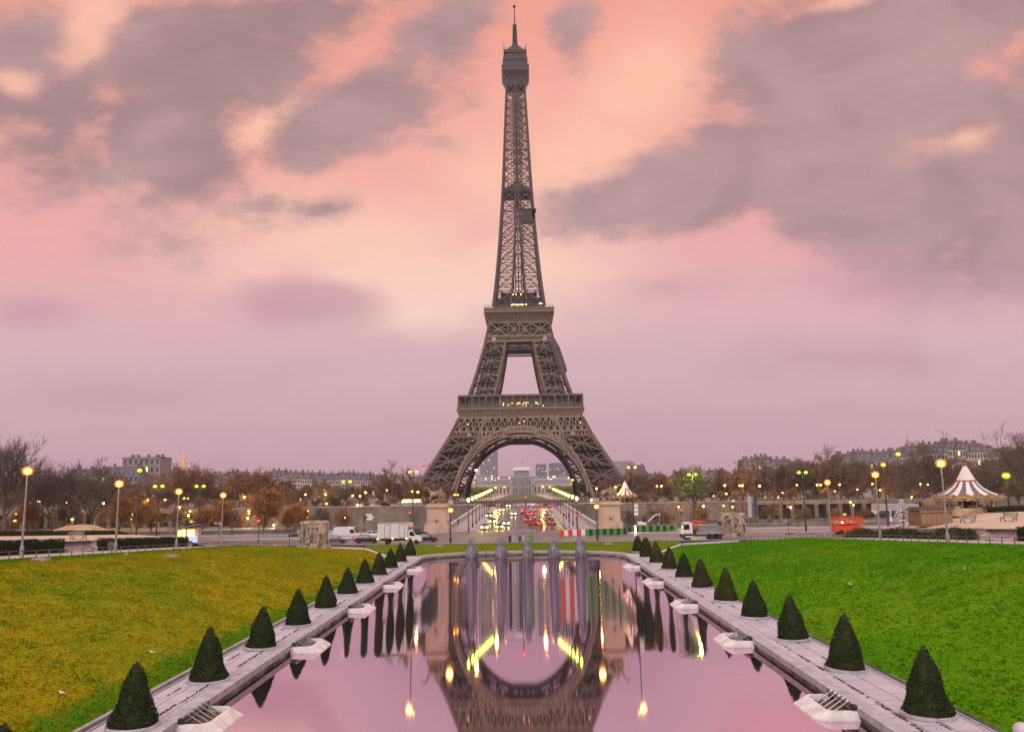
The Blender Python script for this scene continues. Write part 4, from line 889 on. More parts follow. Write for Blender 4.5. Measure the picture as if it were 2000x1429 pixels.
pts += [(930, 918+0), (1118, 937), (968, 952), (985, 951), (1060, 950), (1074, 951), (894, 966), (888, 966), (1205, 951), (1165, 954), (1155, 976), (869, 1000)]
rr = random.Random(5)
for i, (px_, py_) in enumerate(pts):
    y = 322 if py_ > 980 else rr.choice([338, 341, 346]); p = at_y(px_, py_, y); zb = RIVZ+1.2 if y < 330 else FARZ
    grn = i in (12, 30, 55); lit = LIT_G if grn else LIT_S
    lr = 'left' if px_ < 1017 else 'right'
    quay_lamp(p, lit, max(2.0, p.z-zb), rr.uniform(.3, .52) if not (px_ in (930,)) else .6, 'small %s lamp on the far bank, %s of the tower' % ('greenish' if grn else 'orange', lr))
# ---- railings round the lawns
RAIL = mat('railing_metal', (0.16, 0.145, 0.15), 0.45, metal=.6)
def railing(pts, label, step=2.4, hgt=.62):
    o = thing('garden_railing', label, 'railing', pts[0], 0, 'low metal railings round the lawns'); o0 = Vector(pts[0])
    P_ = [Vector(p)-o0 for p in pts]; b = MB(); up = Vector((0, 0, hgt))
    for a, c in zip(P_, P_[1:]): b.bar(a+up, c+up, .09, .07); b.bar(a+up*.55, c+up*.55, .045, .04) if False else None
    b.build('rail', RAIL, o)
    for a, c in zip(P_, P_[1:]):
        n = max(1, round((c-a).length/step))
        for i in range(n):
            q = a.lerp(c, i/n); b = MB(); b.bar(q+Vector((0, 0, -.05)), q+up, .075); b.build('post', RAIL, o)
    return o
for s, side, desc in ((-1, 'left', 'yellowish'), (1, 'right', 'bright green')):
    railing([(s*44.4, y, zpath(y)) for y in range(62, 125, 6)]+[(s*44.2, 128, zpath(128)), (s*43.6, 134, zpath(134))], 'long low metal railing along the top of the %s lawn' % desc)
    railing([(s*43, 137.5, zpath(139)), (s*40, 142.4, zpath(143)), (s*34.5, 142.9, zpath(143.5))], 'short metal railing beside the stone group on the %s' % side, 1.2, .8)
# chain bollards
GRAN = mat('granite', (0.33, 0.28, 0.27), 0.8, var=.35, vs=5)
for s, side in ((-1, 'left'), (1, 'right')):
    for i, (x, y) in enumerate(((45.6, 140), (49.2, 141), (57.0, 142), (62, 142.6)) if s > 0 else ((41.0, 146), (45.5, 145.6), (54.5, 145), (56, 144))):
        b = MB(); b.lathe([(.26, 0), (.24, .62), (.2, .8), (.1, .92), (0, .95)], 10); o = b.build('stone_bollard', GRAN); o.location = (s*x, y, zpath(y)); tag(o, '%s stone bollard of the chain row on the %s of the junction' % (ORD[i], side), 'bollard', 'stone bollards with chains')
    b = MB(); (x0, y0), (x1, y1) = ((49.2, 141), (57.0, 142)) if s > 0 else ((45.5, 145.6), (54.5, 145))
    b.tube([(s*lerp(x0, x1, t), lerp(y0, y1, t), ROADZ+1.0-.45*(1-(2*t-1)**2)) for t in np.linspace(0, 1, 13)], .045, 5); tag(b.build('bollard_chain', POLE_D), 'hanging chain between two stone bollards on the %s' % side, 'chain')
# ---- hedges, steps, low garden walls, benches
HEDGE = yew_material('hedge_leaves', (0.016, 0.026, 0.008, 1), (0.026, 0.036, 0.010, 1), (0.010, 0.014, 0.006, 1))
HEDGE_B = yew_material('hedge_leaves_brownish', (0.045, 0.042, 0.016, 1), (0.028, 0.040, 0.012, 1), (0.02, 0.02, 0.01, 1))
def hedge(x0, x1, y0, y1, zf, h, label, m=HEDGE, seed=0, dens=1.0):
    rg = np.random.default_rng(seed+50); b = MB(); n = 10
    b.loft([[(x0+.06, y, zf(y)-.3), (x0+.06, y, zf(y)+h*.95), (x1-.06, y, zf(y)+h*.95), (x1-.06, y, zf(y)-.3)] for y in np.linspace(y0, y1, n)])
    N_ = int(dens*260*(y1-y0)*(h+x1-x0)/2); u = rg.random((N_, 3)); side = rg.integers(0, 3, N_)
    X_ = np.where(side == 0, x0, np.where(side == 1, x1, x0+u[:, 0]*(x1-x0))); Y_ = y0+u[:, 1]*(y1-y0); H_ = np.where(side == 2, h, u[:, 2]*h)*(1+.10*np.sin(Y_*1.7)*np.sin(Y_*.63+1))
    Z_ = np.array([zf(y) for y in Y_])+H_; P_ = np.stack([X_, Y_, Z_], 1)+(rg.random((N_, 3))-.5)*.12
    d = rg.random((N_, 3))-.5; d[:, 2] += .25; d /= np.linalg.norm(d, axis=1)[:, None]; s = np.cross(d, rg.random((N_, 3))-.5); s /= np.linalg.norm(s, axis=1)[:, None]
    V_ = np.empty((N_, 3, 3)); V_[:, 0] = P_-s*.06; V_[:, 1] = P_+s*.06; V_[:, 2] = P_+d*.2
    b.add(V_.reshape(-1, 3).tolist(), [tuple(x) for x in np.arange(3*N_).reshape(-1, 3)])
    o = b.build('hedge', m, recalc=False); tag(o, label, 'hedge', 'clipped hedges beside the paths'); return o
hedge(-54.2, -52.6, 70, 95.5, zpath, 1.35, 'long dark clipped hedge left of the stone steps, by the nearest left lamp', seed=1)
hedge(-54.2, -52.6, 104, 131, zpath, 1.3, 'dark clipped hedge between the stone steps and the lit kiosk', seed=2)
hedge(52.6, 54.4, 70, 89.5, zpath, 1.3, 'dark clipped hedge at the right edge, beside the steps', seed=3)
hedge(-62.5, -61.6, 74, 130, lambda y: slope_z(-62, y), .5, 'thin low hedge along the top of the left sandy slope', HEDGE_B, 4)
hedge(65.5, 66.5, 82, 118, lambda y: slope_z(66, y), .55, 'thin low hedge along the top of the right sandy slope', HEDGE_B, 5)
WALLW = mat('cream_wall', (0.50, 0.41, 0.34), 0.8, c2=(0.40, 0.33, 0.28), vs=.6, bump=.1)
def garden_wall(s, y0, y1, label):
    b = MB(); b.loft([[(s*53.2, y, zpath(y)-.3), (s*53.2, y, zpath(y)+1.28*(1-sstep(126, 147, y))), (s*53.6, y, zpath(y)+1.28*(1-sstep(126, 147, y))), (s*53.6, y, zpath(y)-.3)] for y in np.linspace(y0, y1, 8)])
    o = b.build('garden_wall', WALLW); tag(o, label, 'wall', 'low retaining walls of the garden')
    b = MB(); b.loft([[(s*53.05, y, zpath(y)+1.28*(1-sstep(126, 147, y))), (s*53.05, y, .1+zpath(y)+1.28*(1-sstep(126, 147, y))), (s*53.75, y, .1+zpath(y)+1.28*(1-sstep(126, 147, y))), (s*53.75, y, zpath(y)+1.28*(1-sstep(126, 147, y)))] for y in np.linspace(y0, y1, 8)]); b.build('wall_cap', STONE, o)
garden_wall(-1, 60, 96, 'low cream wall behind the long left hedge'); garden_wall(-1, 103, 134, 'low cream wall behind the hedge by the lit kiosk')
garden_wall(1, 60, 90, 'low cream wall behind the hedge at the right edge'); garden_wall(1, 96.5, 136, 'low cream wall behind the shrubs under the carousel')
def steps(s, y0, y1, label):
    o = thing('garden_steps', label, 'steps', (s*52.6, (y0+y1)/2, zpath((y0+y1)/2)), 0, 'stone steps up to the gardens')
    for i in range(7):
        b = MB(); b.box((s*(.2+i*.38), 0, .09+.19*i), (.40, y1-y0, .19)); b.build('step', STONE, o)
    for e in (-1, 1):
        b = MB(); b.prism([(s*-.2, -.3), (s*-.2, .35), (s*2.9, 1.75), (s*2.9, -.3)], e*(y1-y0)/2-.25, e*(y1-y0)/2+.25); b.build('cheek_wall', WALLW, o)
steps(-1, 96.6, 102.4, 'stone steps between the two left hedges'); steps(1, 90.4, 96, 'stone steps beside the hedge on the right')
WOODG = mat('grey_bench_wood', (0.33, 0.30, 0.28), 0.7, var=.3, vs=4)
def bench(loc, rz, label, proto=[None]):
    if proto[0]: return dup(proto[0], loc, rz, label)
    t = thing('park_bench', label, 'bench', loc, rz, 'grey park benches on the sandy slopes'); proto[0] = t
    b = MB(); [b.box((0, -.22+.15*i, .46), (2.3, .12, .05)) for i in range(4)]; b.build('seat', WOODG, t)
    b = MB(); [b.box((0, .36+.04*i, .62+.15*i), (2.3, .04, .12)) for i in range(3)]; b.build('backrest', WOODG, t)
    for x in (-.9, .9):
        b = MB(); b.bar((x, -.3, 0), (x, -.1, .44), .07); b.bar((x, .45, 0), (x, .1, .44), .07); b.bar((x, -.28, .43), (x, .3, .43), .06); b.bar((x, .3, .43), (x, .46, 1.0), .06); b.build('leg', POLE_D, t)
    return t
def gp(px_, py_, zf=None, side=None):           # a garden point seen at this place in the photo
    for i in range(400):
        y = 60+i*.35; p = at_y(px_, py_, y)
        if p.z <= (slope_z(p.x, y) if abs(p.x) > 53 else zpath(y)): p.z = slope_z(p.x, y) if abs(p.x) > 53 else zpath(y); return p
    return at_z(px_, py_, ROADZ)
bench(gp(153, 1054), R(70), 'grey park bench at the head of the left steps')
bench(gp(1890, 1021), R(-75), 'grey bench nearer the carousel on the right slope'); bench(gp(1970, 1018), R(-75), 'grey bench near the right edge on the right slope')
# shrubs under the right wall and litter bin
SHRUB = yew_material('shrub_leaves', (0.028, 0.050, 0.012, 1), (0.075, 0.050, 0.018, 1), (0.018, 0.028, 0.008, 1))
def shrub(loc, r, h, label, m=SHRUB, seed=0, grp=None):
    rg = np.random.default_rng(seed+300); n = 900; u = rg.normal(size=(n, 3)); u /= np.linalg.norm(u, axis=1)[:, None]; rad = rg.random(n)**.4
    lum = 1+.3*np.sin(u[:, 0]*5+seed)*np.sin(u[:, 1]*4+seed*2); P_ = u*rad[:, None]*lum[:, None]*np.array([r, r, h/2])+np.array([0, 0, h*.5]); P_[:, 2] = np.abs(P_[:, 2])
    d = u+1.2*(rg.random((n, 3))-.5); d /= np.linalg.norm(d, axis=1)[:, None]; s = np.cross(d, rg.random((n, 3))-.5); s /= np.linalg.norm(s, axis=1)[:, None]
    V_ = np.empty((n, 3, 3)); V_[:, 0] = P_-s*.05; V_[:, 1] = P_+s*.05; V_[:, 2] = P_+d*.22
    o = thing('shrub', label, 'shrub', loc, 0, grp); b = MB(); b.add(V_.reshape(-1, 3).tolist(), [tuple(x) for x in np.arange(3*n).reshape(-1, 3)]); b.build('foliage', m, o, recalc=False)
    b = MB(); [b.tube([(0, 0, 0), (rg.uniform(-.5, .5)*r, rg.uniform(-.5, .5)*r, h*.7)], [.04, .015], 5) for _ in range(5)]; b.build('stem', BARK, o); return o
for i in range(13):
    y = 99+i*2.9; shrub((52.4, y, zpath(y)), 1.1+.25*math.sin(i*2.3), 1.2+.35*math.sin(i*1.3), '%s dark shrub from the steps in the bed under the right garden wall' % ORD[i], SHRUB, i, 'shrubs under the right garden wall')
def bin_(p, label):
    t = thing('litter_bin', label, 'bin', p); b = MB(); b.lathe([(.30, 0), (.36, .95), (.38, 1.0), (.30, 1.0), (.28, .1), (0, .1)], 14); b.build('body', mat('bin_green', (.10, .12, .08), .4), t); b = MB(); b.lathe([(.39, 1.0), (.40, 1.08), (.2, 1.12), (0, 1.12)], 14); b.build('lid', POLE_D, t)
bin_(Vector((-51.6, 104.2, zpath(104.2))), 'dark green litter bin beside the stone steps on the left')
# near terrace corner pieces at the bottom edge
b = MB(); b.box((-16.6, 22.2, 1.65), (7, .5, 3.4)); tag(b.build('terrace_wall', STONE), 'pale parapet of the near terrace in the lower left corner', 'wall')
yew(-15.25, 25.0, 77, 'dark clipped yew behind the near parapet at the lower left corner', YEW, 2.55, .8, z=1.0, kerb=False)
b = MB(); b.box((-15.3, 25.0, 0.45), (3, 2.2, 1.0)); tag(b.build('planter_block', STONE_D), 'stone block carrying the corner yew at the lower left', 'planter')
t = thing('stone_finial', 'weathered pale stone ball at the lower right corner', 'stone finial', at_z(1999, 1447, 0.0)); b = MB(); b.ball((0, 0, .42), (.34, .34, .30), 16, 10); b.build('ball', STONE, t, smooth=True); b = MB(); b.lathe([(.36, -.1), (.36, .08), (.2, .12), (.2, .2)], 12); b.build('base', STONE, t)
# gulls and flat stones on the lawns
BIRD = mat('gull_white', (.75, .70, .70), .7)
def gull(p, label, rz):
    t = thing('gull', label, 'bird', p, rz, 'white gulls on the lawns'); t.scale = (.6,)*3; b = MB(); b.loft([[(r*math.cos(a), y, z+r*math.sin(a)) for a in np.linspace(0, 2*math.pi, 9)[:-1]] for y, z, r in ((-.30, .20, .012), (-.2, .19, .05), (0, .18, .085), (.12, .20, .075), (.18, .27, .045), (.22, .31, .05), (.27, .31, .02), (.33, .30, .008))]); b.build('body', BIRD, t, smooth=True)
    for s in (-1, 1):
        b = MB(); b.loft([[(s*(.07), .08, .22), (s*.09, .08, .17), (s*.06, .08, .15)], [(s*.085, -.1, .22), (s*.1, -.1, .18), (s*.07, -.1, .16)], [(s*.03, -.36, .21), (s*.035, -.36, .20), (s*.025, -.36, .20)]]); b.build('wing', mat('gull_grey', (.30, .29, .31), .7), t)
        b = MB(); b.bar((s*.04, .02, 0), (s*.04, .02, .13), .012); b.build('leg', LIT_A if False else mat('gull_leg', (.5, .2, .08), .6), t)
def lawn_point(px_, py_):
    for i in range(600):
        y = 30+i*.25; p = at_y(px_, py_, y)
        if 19.4 < abs(p.x) < 44 and p.z <= lawn_z(p.x, y): p.z = lawn_z(p.x, y)+.02; return p
    p = at_z(px_, py_, 0.6); return p
for i, (px_, py_, lab) in enumerate([(417, 1105, 'white gull on the upper left lawn'), (297, 1279, 'white gull on the lower slope of the left lawn'), (605, 1073, 'white gull beside the left stone group'), (246, 1085, 'white gull near the railing of the left lawn'), (120, 1360, 'tiny white gull low on the left lawn'), (1884, 1113, 'white gull high on the right lawn'), (1425, 1077, 'white gull by the far corner of the right lawn'), (1662, 1145, 'white gull in the middle of the right lawn')]): gull(lawn_point(px_, py_), lab, i*1.9)
for i, (px_, py_) in enumerate([(80, 1095), (335, 1088), (858, 1068), (1188, 1060), (1995, 1057)]):
    p = lawn_point(px_, py_) if i not in (2, 3) else Vector((at_y(px_, py_, 143.2).x, 143.2, apron_z(at_y(px_, py_, 143.2).x, 143.2)))
    b = MB(); b.box((0, 0, .1), (1.3, .8, .24), taper=.92); o = b.build('stone_hatch', GRAN); o.location = p; tag(o, '%s flat stone hatch from the left set in the grass' % ORD[i], 'hatch', 'flat stone hatches in the grass')
# weeds in the joints of the walkways
WEED = mat('weeds', (0.10, 0.095, 0.02), .9, c2=(.06, .085, .015), vs=2)
b = MB(); rg = np.random.default_rng(8)
for s, xc in ((-1, XL-1.15), (1, 16.35)):
    for k in range(70):
        y = 34+rg.random()**1.4*90; L = rg.uniform(.1, 1.3)*(1 if s < 0 else .6); x = (xc if s < 0 else xr(y)+1.12)+rg.normal()*.03
        if k % 4 == 0: x += s*1.18
        for q in range(int(30*L)+6):
            yy = y+rg.uniform(-L, L); xx = x+rg.normal()*.035; a = rg.random()*3.14; h = rg.uniform(.03, .10); wd = .045
            b.add([(xx-wd*math.cos(a), yy-wd*math.sin(a), 0.002), (xx+wd*math.cos(a), yy+wd*math.sin(a), 0.002), (xx+rg.normal()*.02, yy+rg.normal()*.02, h)], [(0, 1, 2)])
o = b.build('weeds', WEED, recalc=False); tag(o, 'tufts of weed in the joints of the walkway slabs', 'weeds', kind='stuff')

# fallen leaves scattered over paving and grass
b = MB(); rg = np.random.default_rng(21)
for k in range(1500):
    s = -1 if k % 2 else 1; y = 34+rg.random()**1.5*95
    if k % 3: x = s*rg.uniform(19.6, 43); z = lawn_z(x, y)+.07; 
    else: x = rg.uniform(XL-3.2, XL-.1) if s < 0 else rg.uniform(xr(y)+.1, xr(y)+3.6); z = .012 if abs(x) > abs(XL)+.7 else .055
    if k % 3 and y > lawn_end(abs(x))-1: continue
    a = rg.random()*3.14; r = rg.uniform(.025, .06); c_, s_ = math.cos(a)*r, math.sin(a)*r
    b.add([(x-c_, y-s_, z), (x+s_*.6, y-c_*.6, z+.01), (x+c_, y+s_, z+.015), (x-s_*.6, y+c_*.6, z+.02)], [(0, 1, 2, 3)])
o = b.build('fallen_leaves', mat('fallen_leaf', (.22, .12, .05), .9, c2=(.36, .22, .09), vs=.7), recalc=False); tag(o, 'scattered brown fallen leaves on the walkways and grass', 'leaves', kind='stuff')
# ================================================================== TREES
TWIG = mat('twig_brown', (0.20, 0.112, 0.062), 0.9, c2=(0.135, 0.080, 0.052), vs=.4); TWIG_D = mat('twig_dark', (0.135, 0.092, 0.074), 0.9, var=.3, vs=.4)
TWIG_G = mat('twig_grey', (0.130, 0.100, 0.085), 0.9, var=.3, vs=.4)
LEAF_B = mat('dead_leaf', (0.25, 0.115, 0.045), 0.85, c2=(0.15, 0.075, 0.036), vs=.35); LEAF_O = mat('orange_leaf', (0.40, 0.150, 0.018), 0.8, c2=(0.24, 0.105, 0.016), vs=.5)
LEAF_G = mat('lamplit_leaf', (0.27, 0.34, 0.022), 0.8, c2=(0.14, 0.20, 0.018), vs=.8); LEAF_E = mat('evergreen_leaf', (0.035, 0.040, 0.016), 0.85, c2=(0.022, 0.024, 0.012), vs=.4)  # yellow-green leaf carries the lamplight on the crowns in its colour
def tree_parts(seed, H=16.0, W=11.0, trunk=.28, n5=9, tw=.045, leaves=0, leaf=.3, up=.35, lean=0.0, tubes=True):
    rg = random.Random(seed); wood = MB(); crown = MB(); tips = []
    cz, rz_, rx = H*(.5+trunk*.42), H*(.5-trunk*.35), W/2
    def inside(p): return ((p.x/rx)**2+(p.y/rx)**2+((p.z-cz)/rz_)**2)
    def grow(p, d, L, r, lvl):
        segs = 3 if lvl < 3 else 2; pts = [p.copy()]; q = p.copy(); dd = d.copy()
        for i in range(segs):
            dd = (dd+Vector((rg.uniform(-.22, .22), rg.uniform(-.22, .22), rg.uniform(-.08, .18)*up*2))).normalized(); q = q+dd*(L/segs); pts.append(q.copy())
        if lvl <= 3: (wood if lvl < 3 else wood).tube(pts, [lerp(r, r*.55, i/segs) for i in range(segs+1)], 6 if lvl == 0 else 4 if lvl < 2 else 3, cap=False)
        else:
            for a, b_ in zip(pts, pts[1:]):
                s = (b_-a).cross(Vector((rg.uniform(-1, 1), rg.uniform(-1, 1), rg.uniform(-1, 1)))); s = s.normalized()*tw*(.8 if lvl == 4 else .5) if s.length > 1e-5 else Vector((tw, 0, 0))
                crown.add([a-s, a+s, b_+s*.6, b_-s*.6], [(0, 1, 2, 3)])
        if lvl == 5: tips.append(q); return
        k = {0: 6, 1: 5, 2: 4, 3: 4, 4: n5}[lvl]
        for i in range(k):
            t = rg.uniform(.35, 1.0) if lvl > 0 else rg.uniform(.72, 1.0); j = min(segs-1, int(t*segs)); base = pts[j].lerp(pts[j+1], t*segs-j)
            az = rg.uniform(0, 6.283) if lvl else 6.283*i/k+rg.uniform(-.4, .4); sp = rg.uniform(.45, 1.05) if lvl else rg.uniform(.25, .95)
            a = dd.cross(Vector((math.cos(az), math.sin(az), .3))).normalized(); nd = (dd*math.cos(sp)+a*math.sin(sp)+Vector((0, 0, up*.6))).normalized()
            ln = L*rg.uniform(.52, .80) if lvl else H*rg.uniform(.24, .36)
            e = base+nd*ln
            if inside(e) > 1.25: nd = (nd+(Vector((0, 0, cz))-e).normalized()*.7).normalized(); ln *= .7
            grow(base, nd, ln, max(.02, r*(.52 if lvl else .55)), lvl+1)
    grow(Vector((0, 0, -.3)), Vector((lean, 0, 1)).normalized(), H*trunk+.3, H*.019, 0)
    lf = MB()
    for i in range(leaves):
        p = rg.choice(tips)+Vector((rg.gauss(0, .35), rg.gauss(0, .35), rg.gauss(0, .35))); a = Vector((rg.uniform(-1, 1), rg.uniform(-1, 1), rg.uniform(-.6, .6))).normalized(); b_ = a.cross(Vector((rg.uniform(-1, 1), rg.uniform(-1, 1), 1))).normalized(); l = leaf*rg.uniform(.6, 1.3)
        lf.add([p-a*l, p+b_*l*.6, p+a*l, p-b_*l*.6], [(0, 1, 2, 3)])
    return wood, crown, lf
def tree_proto(name, cat, seed, tm, wm=BARK, lm=None, **kw):
    t = thing(name, '', cat); a, b_, c = tree_parts(seed, **kw)
    a.build('trunk', wm, t, recalc=False)
    if kw.get('leaves'):
        b_.v, n0 = b_.v, len(b_.v); k = len(b_.f); b_.v += c.v; b_.f += [tuple(i+n0 for i in f) for f in c.f]; b_.m += [1]*len(c.f); b_.build('crown', [tm, lm], t, recalc=False)
    else: b_.build('crown', tm, t, recalc=False)
    t['H'] = kw.get('H', 16.0); return t
PROTO = {
 'fine': [tree_proto('bare_tree', 'tree', 11, TWIG_G, H=17, W=11, n5=9, tw=.04, up=.8), tree_proto('bare_tree', 'tree', 12, TWIG_D, H=16, W=13, n5=8, tw=.045, up=.35)],
 'open': [tree_proto('bare_tree', 'tree', 13, TWIG_D, H=16, W=14, n5=5, tw=.045, up=.3)],
 'far': [tree_proto('bare_tree', 'tree', s, m, H=18, W=15, n5=12, tw=.10, up=.35, trunk=.14) for s, m in ((21, TWIG), (22, TWIG_D), (23, TWIG))],
 'brown': [tree_proto('brown_tree', 'tree', s, TWIG, lm=LEAF_B, H=18, W=16, n5=7, tw=.09, leaves=3800, leaf=.26, trunk=.2) for s in (31, 32)],
 'orange': [tree_proto('autumn_tree', 'tree', 41, TWIG, lm=LEAF_O, H=12, W=11.5, n5=6, tw=.04, leaves=5200, leaf=.19, trunk=.16)],
 'green': [tree_proto('lit_green_tree', 'tree', 51, TWIG_G, lm=LEAF_G, H=13, W=9, n5=6, tw=.05, leaves=2600, leaf=.17, trunk=.34)],
 'park': [tree_proto('park_tree', 'tree', 61, TWIG_G, lm=LEAF_G, H=13, W=10, n5=4, tw=.12, leaves=2600, leaf=.38, trunk=.2)],
 'ever': [tree_proto('evergreen_tree', 'tree', 71, TWIG_D, lm=LEAF_E, H=9, W=8, n5=6, tw=.05, leaves=6500, leaf=.25, trunk=.1)]}
used = set()
def plant(kind, x, y, z, H, label, rz=None, i=0, wf=1.0, group=None):
    p = PROTO[kind][i % len(PROTO[kind])]; s = H/p['H']; rz = rz if rz is not None else (x*1.37+y*.71) % 6.28
    if p.name not in used:
        used.add(p.name); p.location = (x, y, z); p.rotation_euler = (0, 0, rz); p.scale = (s*wf, s*wf, s); p['label'] = label
        if group: p['group'] = group
        return p
    o = dup(p, (x, y, z), rz, label, group, (s*wf, s*wf, s))
    return o
def plant_px(kind, px_, top, y, label, z=None, **kw):
    z = (ROADZ if y < 200 else FARZ) if z is None else z; p = at_y(px_, top, y); return plant(kind, p.x, y, z, (p.z-z)*1.02, label, **kw)
# singled out in the photo
plant_px('fine', 22, 843, 172, 'tall fine-twigged bare tree at the left edge', i=0, wf=1.15)
plant_px('fine', -45, 870, 185, 'bare tree cut by the left edge behind the tall one', i=1)
plant_px('fine', 112, 897, 184, 'brownish bare tree right of the tall one at the left edge', i=1, wf=1.1)
plant_px('fine', 186, 890, 186, 'bare tree with lit trunk behind the small tan roofed pavilion', i=1, wf=1.15, rz=2.0)
plant_px('far', 255, 925, 340, 'dark bare tree under the grey apartment block', i=0)
plant_px('brown', 345, 896, 352, 'broad brown tree crown left of the golden spire', i=0); plant_px('brown', 392, 884, 356, 'broadest brown tree crown below the golden spire', i=1)
plant_px('brown', 470, 905, 356, 'brown tree behind the orange tree, left', i=0, rz=1); plant_px('brown', 502, 894, 362, 'brown tree behind the orange tree, right', i=1, rz=3)
plant_px('orange', 516, 932, 185, 'bright orange autumn tree by the near quay', i=0)
plant_px('orange', 430, 962, 186.5, 'smaller yellow-lit autumn tree left of the bright orange one', i=0, rz=2.2, wf=.9)
plant_px('orange', 590, 968, 187, 'small thin autumn tree right of the bright orange one', rz=4, wf=.7)
plant_px('far', 762, 895, 350, 'big round bare tree left of the tower foot', i=1, wf=1.1); plant_px('open', 633, 928, 340, 'dark open bare tree between the quay lamps', i=0)
plant_px('ever', 655, 962, 338.5, 'round dark evergreen above the far quay wall', i=0)
plant_px('ever', 755, 976, 339, 'low dark evergreen bush left of the white tent', rz=2, wf=1.2)
plant_px('green', 1350, 916, 186, 'bare tree lit yellow-green by the twin lamps', i=0)
plant_px('open', 1800, 832, 158, 'big spreading bare tree left of the carousel', z=2.2, i=0, wf=1.12)
plant_px('open', 1992, 812, 140, 'dark bare tree at the right edge above the carousel', z=4.2, i=0, rz=1.1, wf=.95)
plant_px('fine', 1930, 900, 160, 'bare tree behind the carousel', z=3.0, i=1)
plant_px('green', 1985, 930, 150, 'yellow-lit tree at the right edge behind the carousel', z=4.0, rz=2.4)
plant_px('orange', 1263, 963, 340, 'small rounded orange tree right of the little carousel', rz=.6, wf=.62)
for i, (a, t) in enumerate([(1325, 893), (1352, 905), (1425, 879), (1448, 890), (1475, 888), (1575, 880), (1605, 866), (1632, 868), (1660, 880)]):
    plant_px('far', a, t, 350+7*(i % 3), 'tall dark bare tree rising above the wood on the right bank of the view', i=1 if i > 4 else i, group='tall bare trees over the right wood', wf=.9)
rr = random.Random(2); k = 0
G_L, G_R = 'trees of the wood on the left of the tower', 'trees of the wood on the right of the tower'
for row, (yd, lo, hi) in enumerate(((341, 950, 968), (372, 925, 948), (405, 915, 935))):
    px_ = -40+row*11
    while px_ < 2050:
        if not (872 < px_ < 1172 and row < 3) and not (px_ > 1190 and px_ < 1235 and row == 0):
            left = px_ < 1017; kind = rr.choice(['far', 'far', 'brown']); top = rr.uniform(lo, hi)+(-12 if px_ < 150 else 0)+(6 if 560 < px_ < 860 else 0)-(max(0, px_-1200)*.030)
            plant_px(kind, px_, top, yd+rr.uniform(-3, 12), 'mid-sized brownish bare tree in the wood across the river, %s of the tower' % ('left' if left else 'right'), i=rr.randrange(3), wf=rr.uniform(.8, 1.05), group=G_L if left else G_R)
        px_ += rr.uniform(24, 38)
for q, (px_, tp) in enumerate([(806, 924), (832, 931), (862, 938), (1178, 924), (1203, 914), (1228, 906), (1252, 905), (1285, 908)]): plant_px('brown' if q % 2 else 'far', px_, tp, 372+q, 'brown tree close beside the tower foot, %s' % ('left' if px_ < 1017 else 'right'), i=q, group='trees beside the tower feet')
# the wood on the right hill, below the hilltop buildings
for j in range(64):
    px_ = rr.uniform(1480, 2040); y = rr.uniform(395, 500) if j < 40 else rr.uniform(380, 415); top = (rr.uniform(895, 925) if j < 40 else rr.uniform(890, 906))-(px_-1480)*.032; p = at_y(px_, top, y)
    z = max(FARZ, p.z-rr.uniform(11, 16)); plant(rr.choice(['far', 'far', 'brown']), p.x, y, z-1, p.z-z+1, 'bare tree on the wooded hillside at the right', i=rr.randrange(3), group='trees of the right hillside')
# young bare trees and brush on the lower quay in front of the wall, and along the near quay
for j in range(46):
    px_ = -30+j*46+rr.uniform(-16, 16)
    if 690 < px_ < 1215: continue
    if px_ > 1215 and rr.random() < .12: continue
    plant_px('far' if j % 3 else 'brown', px_, rr.uniform(968, 992), 328+rr.uniform(-1, 4), 'thin young tree on the lower quay before the stone wall, %s of the tower' % ('left' if px_ < 1017 else 'right'), z=RIVZ+1.2, i=rr.randrange(3), wf=rr.uniform(.6, .9), group='young trees on the lower quay')
for j, (px_, tp) in enumerate([(60, 960), (140, 975), (235, 955), (268, 985), (300, 965), (345, 990), (395, 980), (455, 995), (560, 990), (625, 985)]):
    plant_px('fine' if j % 2 else 'orange', px_, tp, 187.5, '%s thin tree from the left along the near quay' % ORD[j], i=j % 2, wf=.9, rz=j*1.1, group='thin trees along the near quay')
# avenue trees beyond the tower
for s in (-1, 1):
    for i in range(13):
        for xo in (41, 56):
            plant('park', s*(xo+rr.uniform(-2, 2)), 560+i*50+rr.uniform(-8, 8), FARZ, rr.uniform(10.5, 14), 'park tree with green lamplight in its leaf colour, of the %s avenue beyond the tower' % ('left' if s < 0 else 'right'), i=0, group='avenue trees beyond the tower')
# ================================================================== FAR BUILDINGS
def cm(n, c, **k): return mat(n, c, .85, **k)
CREAM = cm('facade_cream', (0.52, 0.43, 0.35), var=.25, vs=.15); GREYF = cm('facade_grey', (0.26, 0.22, 0.23), var=.25, vs=.15); PALE = cm('facade_pale', (0.52, 0.46, 0.46), var=.15, vs=.15)
ZINC = cm('zinc_roof', (0.15, 0.135, 0.155), var=.35, vs=.3); WIN = mat('window_glass', (0.045, 0.04, 0.05), .2); BRICKC = cm('chimney_brick', (0.25, 0.16, 0.12), var=.3, vs=1.0); LITW = mat('window_lit', (1, .8, .4), emit=2.4, ec=(1, .62, .22))
class Shared: d = {}
def shared(key, mk):
    if key not in Shared.d: o = mk(); Shared.d[key] = o.data; return o
    o = bpy.data.objects.new(key[0], Shared.d[key]); col.objects.link(o); return o
def part(key, parent, loc, mk, scale=None, rz=0):
    o = shared(key, mk); o.parent = parent; o.location = loc; o.rotation_euler = (0, 0, rz)
    if scale: o.scale = scale
    return o
def mkbox(name, m, d, taper=1.0): return lambda: MB().box((0, 0, d[2]/2), d, taper=taper).build(name, m)
